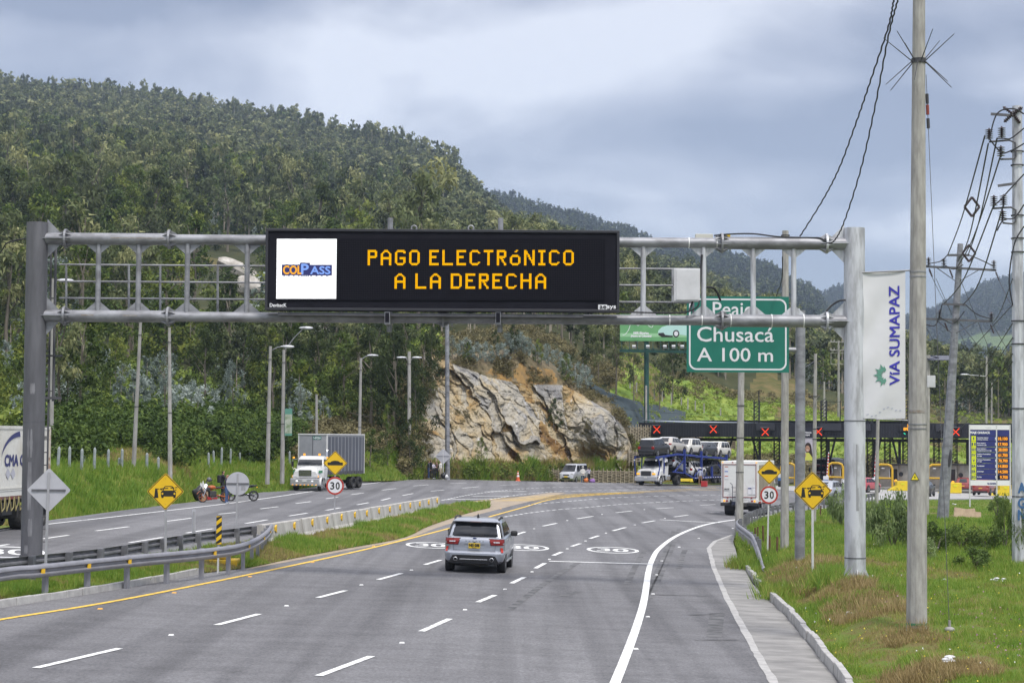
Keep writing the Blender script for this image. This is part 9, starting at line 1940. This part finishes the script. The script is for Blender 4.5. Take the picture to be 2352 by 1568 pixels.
# ---------------------------------------------------------------- grass and roadside plants
m_blade = tint_mat('grass_blades', [(0, (0.24, 0.19, 0.09)), (0.25, (0.38, 0.31, 0.13)), (0.42, (0.32, 0.35, 0.075)), (0.7, (0.20, 0.32, 0.045)), (1, (0.11, 0.22, 0.03))], rough=.6, transl=0.35, spec=0.25)
def sample_mesh(o, n, keep=None, wfun=None, seed=0):
 r = np.random.default_rng(seed); me = o.data; me.calc_loop_triangles(); T_ = np.empty(len(me.loop_triangles)*3, np.int32); me.loop_triangles.foreach_get('vertices', T_); T_ = T_.reshape(-1, 3)
 co = np.empty(len(me.vertices)*3, np.float32); me.vertices.foreach_get('co', co); co = co.reshape(-1, 3); A, B, C = co[T_[:, 0]], co[T_[:, 1]], co[T_[:, 2]]; ar = np.linalg.norm(np.cross(B-A, C-A), axis=1)/2; ctr = (A+B+C)/3
 if keep is not None: ar = ar*keep(ctr)
 if wfun is not None: ar = ar*wfun(ctr)
 i = r.choice(len(ar), n, p=ar/ar.sum()); u, v = r.random(n), r.random(n); q = u+v > 1; u[q], v[q] = 1-u[q], 1-v[q]
 return A[i]+(B[i]-A[i])*u[:, None]+(C[i]-A[i])*v[:, None], r
def grass(name, label, p, r, h, w_, dry=0.0, seed=0, m=None, tscale=.45, kind='stuff', cat='grass', bank=0):
 n = len(p); a = r.random(n)*6.28; cl = fbm(p[:, :2]*1.6, 3, seed+3); pat = fbm(p[:, :2]*tscale, 4, seed+9)-bank; hh = h*(0.45+1.1*np.clip(.5+cl*1.7, 0, 1))*r.uniform(.5, 1.3, n)
 hh = hh*np.where(pat < -.12+dry, .7, 1.0); ww = w_*r.uniform(.6, 1.4, n); ln = hh*r.uniform(.15, .75, n); b = r.random(n)*6.28
 d = np.stack([np.cos(a), np.sin(a), np.zeros(n)], 1)*ww[:, None]/2; t = np.stack([np.cos(b)*ln, np.sin(b)*ln, hh], 1); g_ = p-np.array([0, 0, .03])
 V = np.stack([g_-d, g_+d, g_+t], 1).reshape(-1, 3); tn_ = np.clip(.62+cl*.5+r.normal(0, .13, n)+np.where(pat < -.12+dry, -.42, pat*.3), 0, 1)
 return tag(np_mesh(name, V, np.arange(n*3).reshape(-1, 3), m or m_blade, tint=tn_), label, cat, kind=kind)
nearw = lambda c: 1/np.clip(c[:, 1], 22, 200)**1.7
inview = lambda c: (np.abs(c[:, 0]/np.maximum(c[:, 1], 1)) < .30) & (c[:, 1] > 18)
p, r = sample_mesh(verge, 400000, inview, nearw, 1); o_ = np.argsort(KY[:50]); sk = p[:, 0]-np.interp(p[:, 1], KY[:50][o_], KX[:50][o_]); bk = .48*np.exp(-((sk-1.5)/1.0)**2)*np.clip((70-p[:, 1])/12, 0, 1)*np.clip(.5+fbm(p[:, :2]*.25, 2, 71)*4, 0, 1)
grass('grass', 'green tufted grass with dry patches on the right verge', p, r, .15*np.clip(p[:, 1]/48, .75, 1.5)*np.where(p[:, 1] > 110, .4, 1), .02*np.clip(p[:, 1]/45, .7, 3), -.07, 1, bank=bk)
m_hay = tint_mat('dry_hay_blades', [(0, (0.15, 0.10, 0.05)), (0.5, (0.31, 0.23, 0.10)), (1, (0.42, 0.33, 0.17))], transl=.2)
p, r = sample_mesh(verge, 160000, lambda c: inview(c) & (c[:, 1] < 66), nearw, 6); sk = p[:, 0]-np.interp(p[:, 1], KY[:50][o_], KX[:50][o_]); p = p[(sk > .35) & (sk < 2.7) & (fbm(p[:, :2]*.42, 3, 72)-((sk-1.4)/2.6)**2 > -.07)]
grass('dry_grass', 'dry brown grass on the cut bank above the right kerb', p, r, .21, .024, -9, 2, m=m_hay)
p, r = sample_mesh(median, 130000, inview, nearw, 2); grass('grass', 'weedy green and brown grass growing in the median', p, r, .18*np.clip(p[:, 1]/60, .8, 1.2), .026*np.clip(p[:, 1]/50, .7, 3), .04, 5)
lb = lambda c: inview(c) & (c[:, 1] < 205) & (c[:, 2] < 3.9) & (c[:, 0] < -4)
gn, gf = gt, None
p, r = sample_mesh(hillside, 190000, lambda c: (np.abs(c[:, 0]/np.maximum(c[:, 1], 1)) < .29) & (c[:, 1] > 70) & (c[:, 1] < 196) & (c[:, 2] < 4.3) & (c[:, 0] < -7), lambda c: 1/np.clip(c[:, 1], 60, 200)**1.3, 3)
grass('grass', 'long bright green grass on the bank left of the far carriageway', p, r, .34, .06*np.clip(p[:, 1]/110, .7, 1.6), -.06, 9, tscale=.16)
p, r = sample_mesh(cliff, 16000, lambda c: (c[:, 2] < 1.6) & (c[:, 1] > 150), None, 4); grass('grass', 'grass and weeds along the foot of the rock cliff', p, r, .8, .12, .12, 11, tscale=.3)
q = sample_mesh(cliff, 9000, lambda c: (c[:, 0] < -9.2), None, 5); grass('grass', 'dry grass on the earth left of the rock cliff', q[0], q[1], .9, .13, .25, 12, tscale=.3)
# flowers and weeds on the verge
def flowers(label, n, c, seed, size, cond, cat='flowers'):
 p, r = sample_mesh(verge, n, lambda q: inview(q) & (q[:, 1] < 75), nearw, seed); k = cond(p); p = p[k]; n = len(p); z = r.uniform(.14, .34, n); p[:, 2] += z; s = size*r.uniform(.6, 1.3, n)[:, None]; a = r.normal(size=(n, 3)); a /= np.linalg.norm(a, axis=1)[:, None]; b = np.cross(a, r.normal(size=(n, 3))); b /= np.linalg.norm(b, axis=1)[:, None]
 V = np.stack([p-a*s-b*s*.6, p+a*s-b*s*.6, p+b*s], 1).reshape(-1, 3); return tag(np_mesh('flowers', V, np.arange(3*n).reshape(-1, 3), mat(label.split()[0]+'_petals', c, .7)), label, cat, kind='stuff')
flowers('yellow flowers dotted through the right verge grass', 420, (0.75, 0.62, 0.05), 21, .017, lambda p: p[:, 2] > -9); flowers('pink clover heads in the right verge grass', 1000, (0.30, 0.16, 0.22), 22, .02, lambda p: (p[:, 0] > 8.5) & (p[:, 1] < 48)); flowers('white daisies in the right verge grass', 160, (0.75, 0.75, 0.72), 23, .022, lambda p: fbm(p[:, :2]*.5, 2, 5) > .05)
m_leaf['broad'] = tint_mat('broad_shrub_leaves', [(0, (0.08, 0.12, 0.045)), (0.5, (0.19, 0.26, 0.10)), (1, (0.36, 0.43, 0.20))], obj_random=.12, transl=.25); m_leaf['low'] = tint_mat('dark_low_shrub_leaves', [(0, (0.04, 0.065, 0.02)), (0.5, (0.10, 0.155, 0.038)), (1, (0.22, 0.28, 0.075))], obj_random=.12, transl=.25)
def shrub(label, x, yb, yt_, wpx, leafmat, seed, ntri=1500, size=.11, droop=1.0, name='shrub'):
 b = on_verge(x, yb); k = dep(b)/F; h = (yb-yt_)*k; r = np.random.default_rng(seed); C = clumps_of('bush', r); v, t = leaf_cloud(C, ntri, size, r, droop, .35, .35); o = thing(name, label, 'shrub', b); np_mesh('foliage', v.reshape(-1, 3)*np.array([wpx*k/1.25, wpx*k/1.25, h*1.15]), np.arange(ntri*3).reshape(-1, 3), m_leaf[leafmat], tint=t, parent=o)
 mb = MB()
 for q in r.permutation(len(C))[:6]: c = C[q][0]; mb.tube([(0, 0, -.1), (c[0]*wpx*k/3, c[1]*wpx*k/3, h*.3), (c[0]*wpx*k/1.6, c[1]*wpx*k/1.6, c[2]*h)], [.035, .025, .01], 5)
 mb.build('stem', m_bark, o, True); return o
shrub('leafy drooping shrub between the gantry column and the spiked pole', 2050, 1262, 1112, 98, 'broad', 1, 2600, .085); shrub('leafy shrub just left of the right gantry column', 1932, 1215, 1105, 66, 'broad', 2, 1500, .10); shrub('leafy shrub just right of the right gantry column', 1996, 1238, 1108, 56, 'broad', 3, 1700, .09)
for i, (x, yb, yt_, w_, m_, lab) in enumerate([(2150, 1255, 1180, 80, 'low', 'low dark shrub left of the leaning power pole foot'), (2205, 1262, 1188, 90, 'low', 'low dark shrub right of the leaning power pole foot'), (2262, 1268, 1195, 90, 'low', 'low dark shrub midway towards the right power pole'), (2308, 1255, 1120, 60, 'low', 'tall weedy shrub just left of the right power pole'), (2290, 1185, 1132, 52, 'low', 'brownish shrub below the tariff board'), (2120, 1290, 1225, 60, 'broad', 'small leafy shrub beside the spiked concrete pole'), (2352, 1290, 1150, 60, 'low', 'green shrub behind the right power pole'), (2240, 1300, 1245, 90, 'low', 'low creeping shrub in the grass right of the guy wire')]): shrub(lab, x, yb, yt_, w_, m_, 30+i, 1300, .10, .5)
for i, (x, yb, w_, lab) in enumerate([(1905, 1350, 60, 'clump of tall grass in front of the right toll sign post'), (1790, 1370, 60, 'thick grass clump at the kerb end below the guard rail'), (1700, 1300, 40, 'grass clump in front of the right guard rail')]):
 b = on_verge(x, yb); r = np.random.default_rng(i); n = 900; p = np.array(b)+np.stack([r.normal(0, w_/F*dep(b)*.35, n), r.normal(0, .5, n), np.zeros(n)], 1); o = grass('grass_clump', lab, p, r, .42, .03, -1, i, kind='thing', cat='grass clump')
# ---------------------------------------------------------------- haze
m = bpy.data.materials.new('haze'); m.use_nodes = True; nt = m.node_tree
for n in list(nt.nodes):
 if n.type != 'OUTPUT_MATERIAL': nt.nodes.remove(n)
pv = nt.nodes.new('ShaderNodeVolumePrincipled'); pv.inputs['Color'].default_value = (0.62, 0.76, 1.0, 1)
pv.inputs['Density'].default_value = 1.25e-4; pv.inputs['Anisotropy'].default_value = 0.2
nt.links.new(pv.outputs[0], nt.nodes['Material Output'].inputs['Volume'])
haze = MB().box((300, 2800, 346), (9000, 7000, 710)).build('haze', m); tag(haze, kind='stuff')
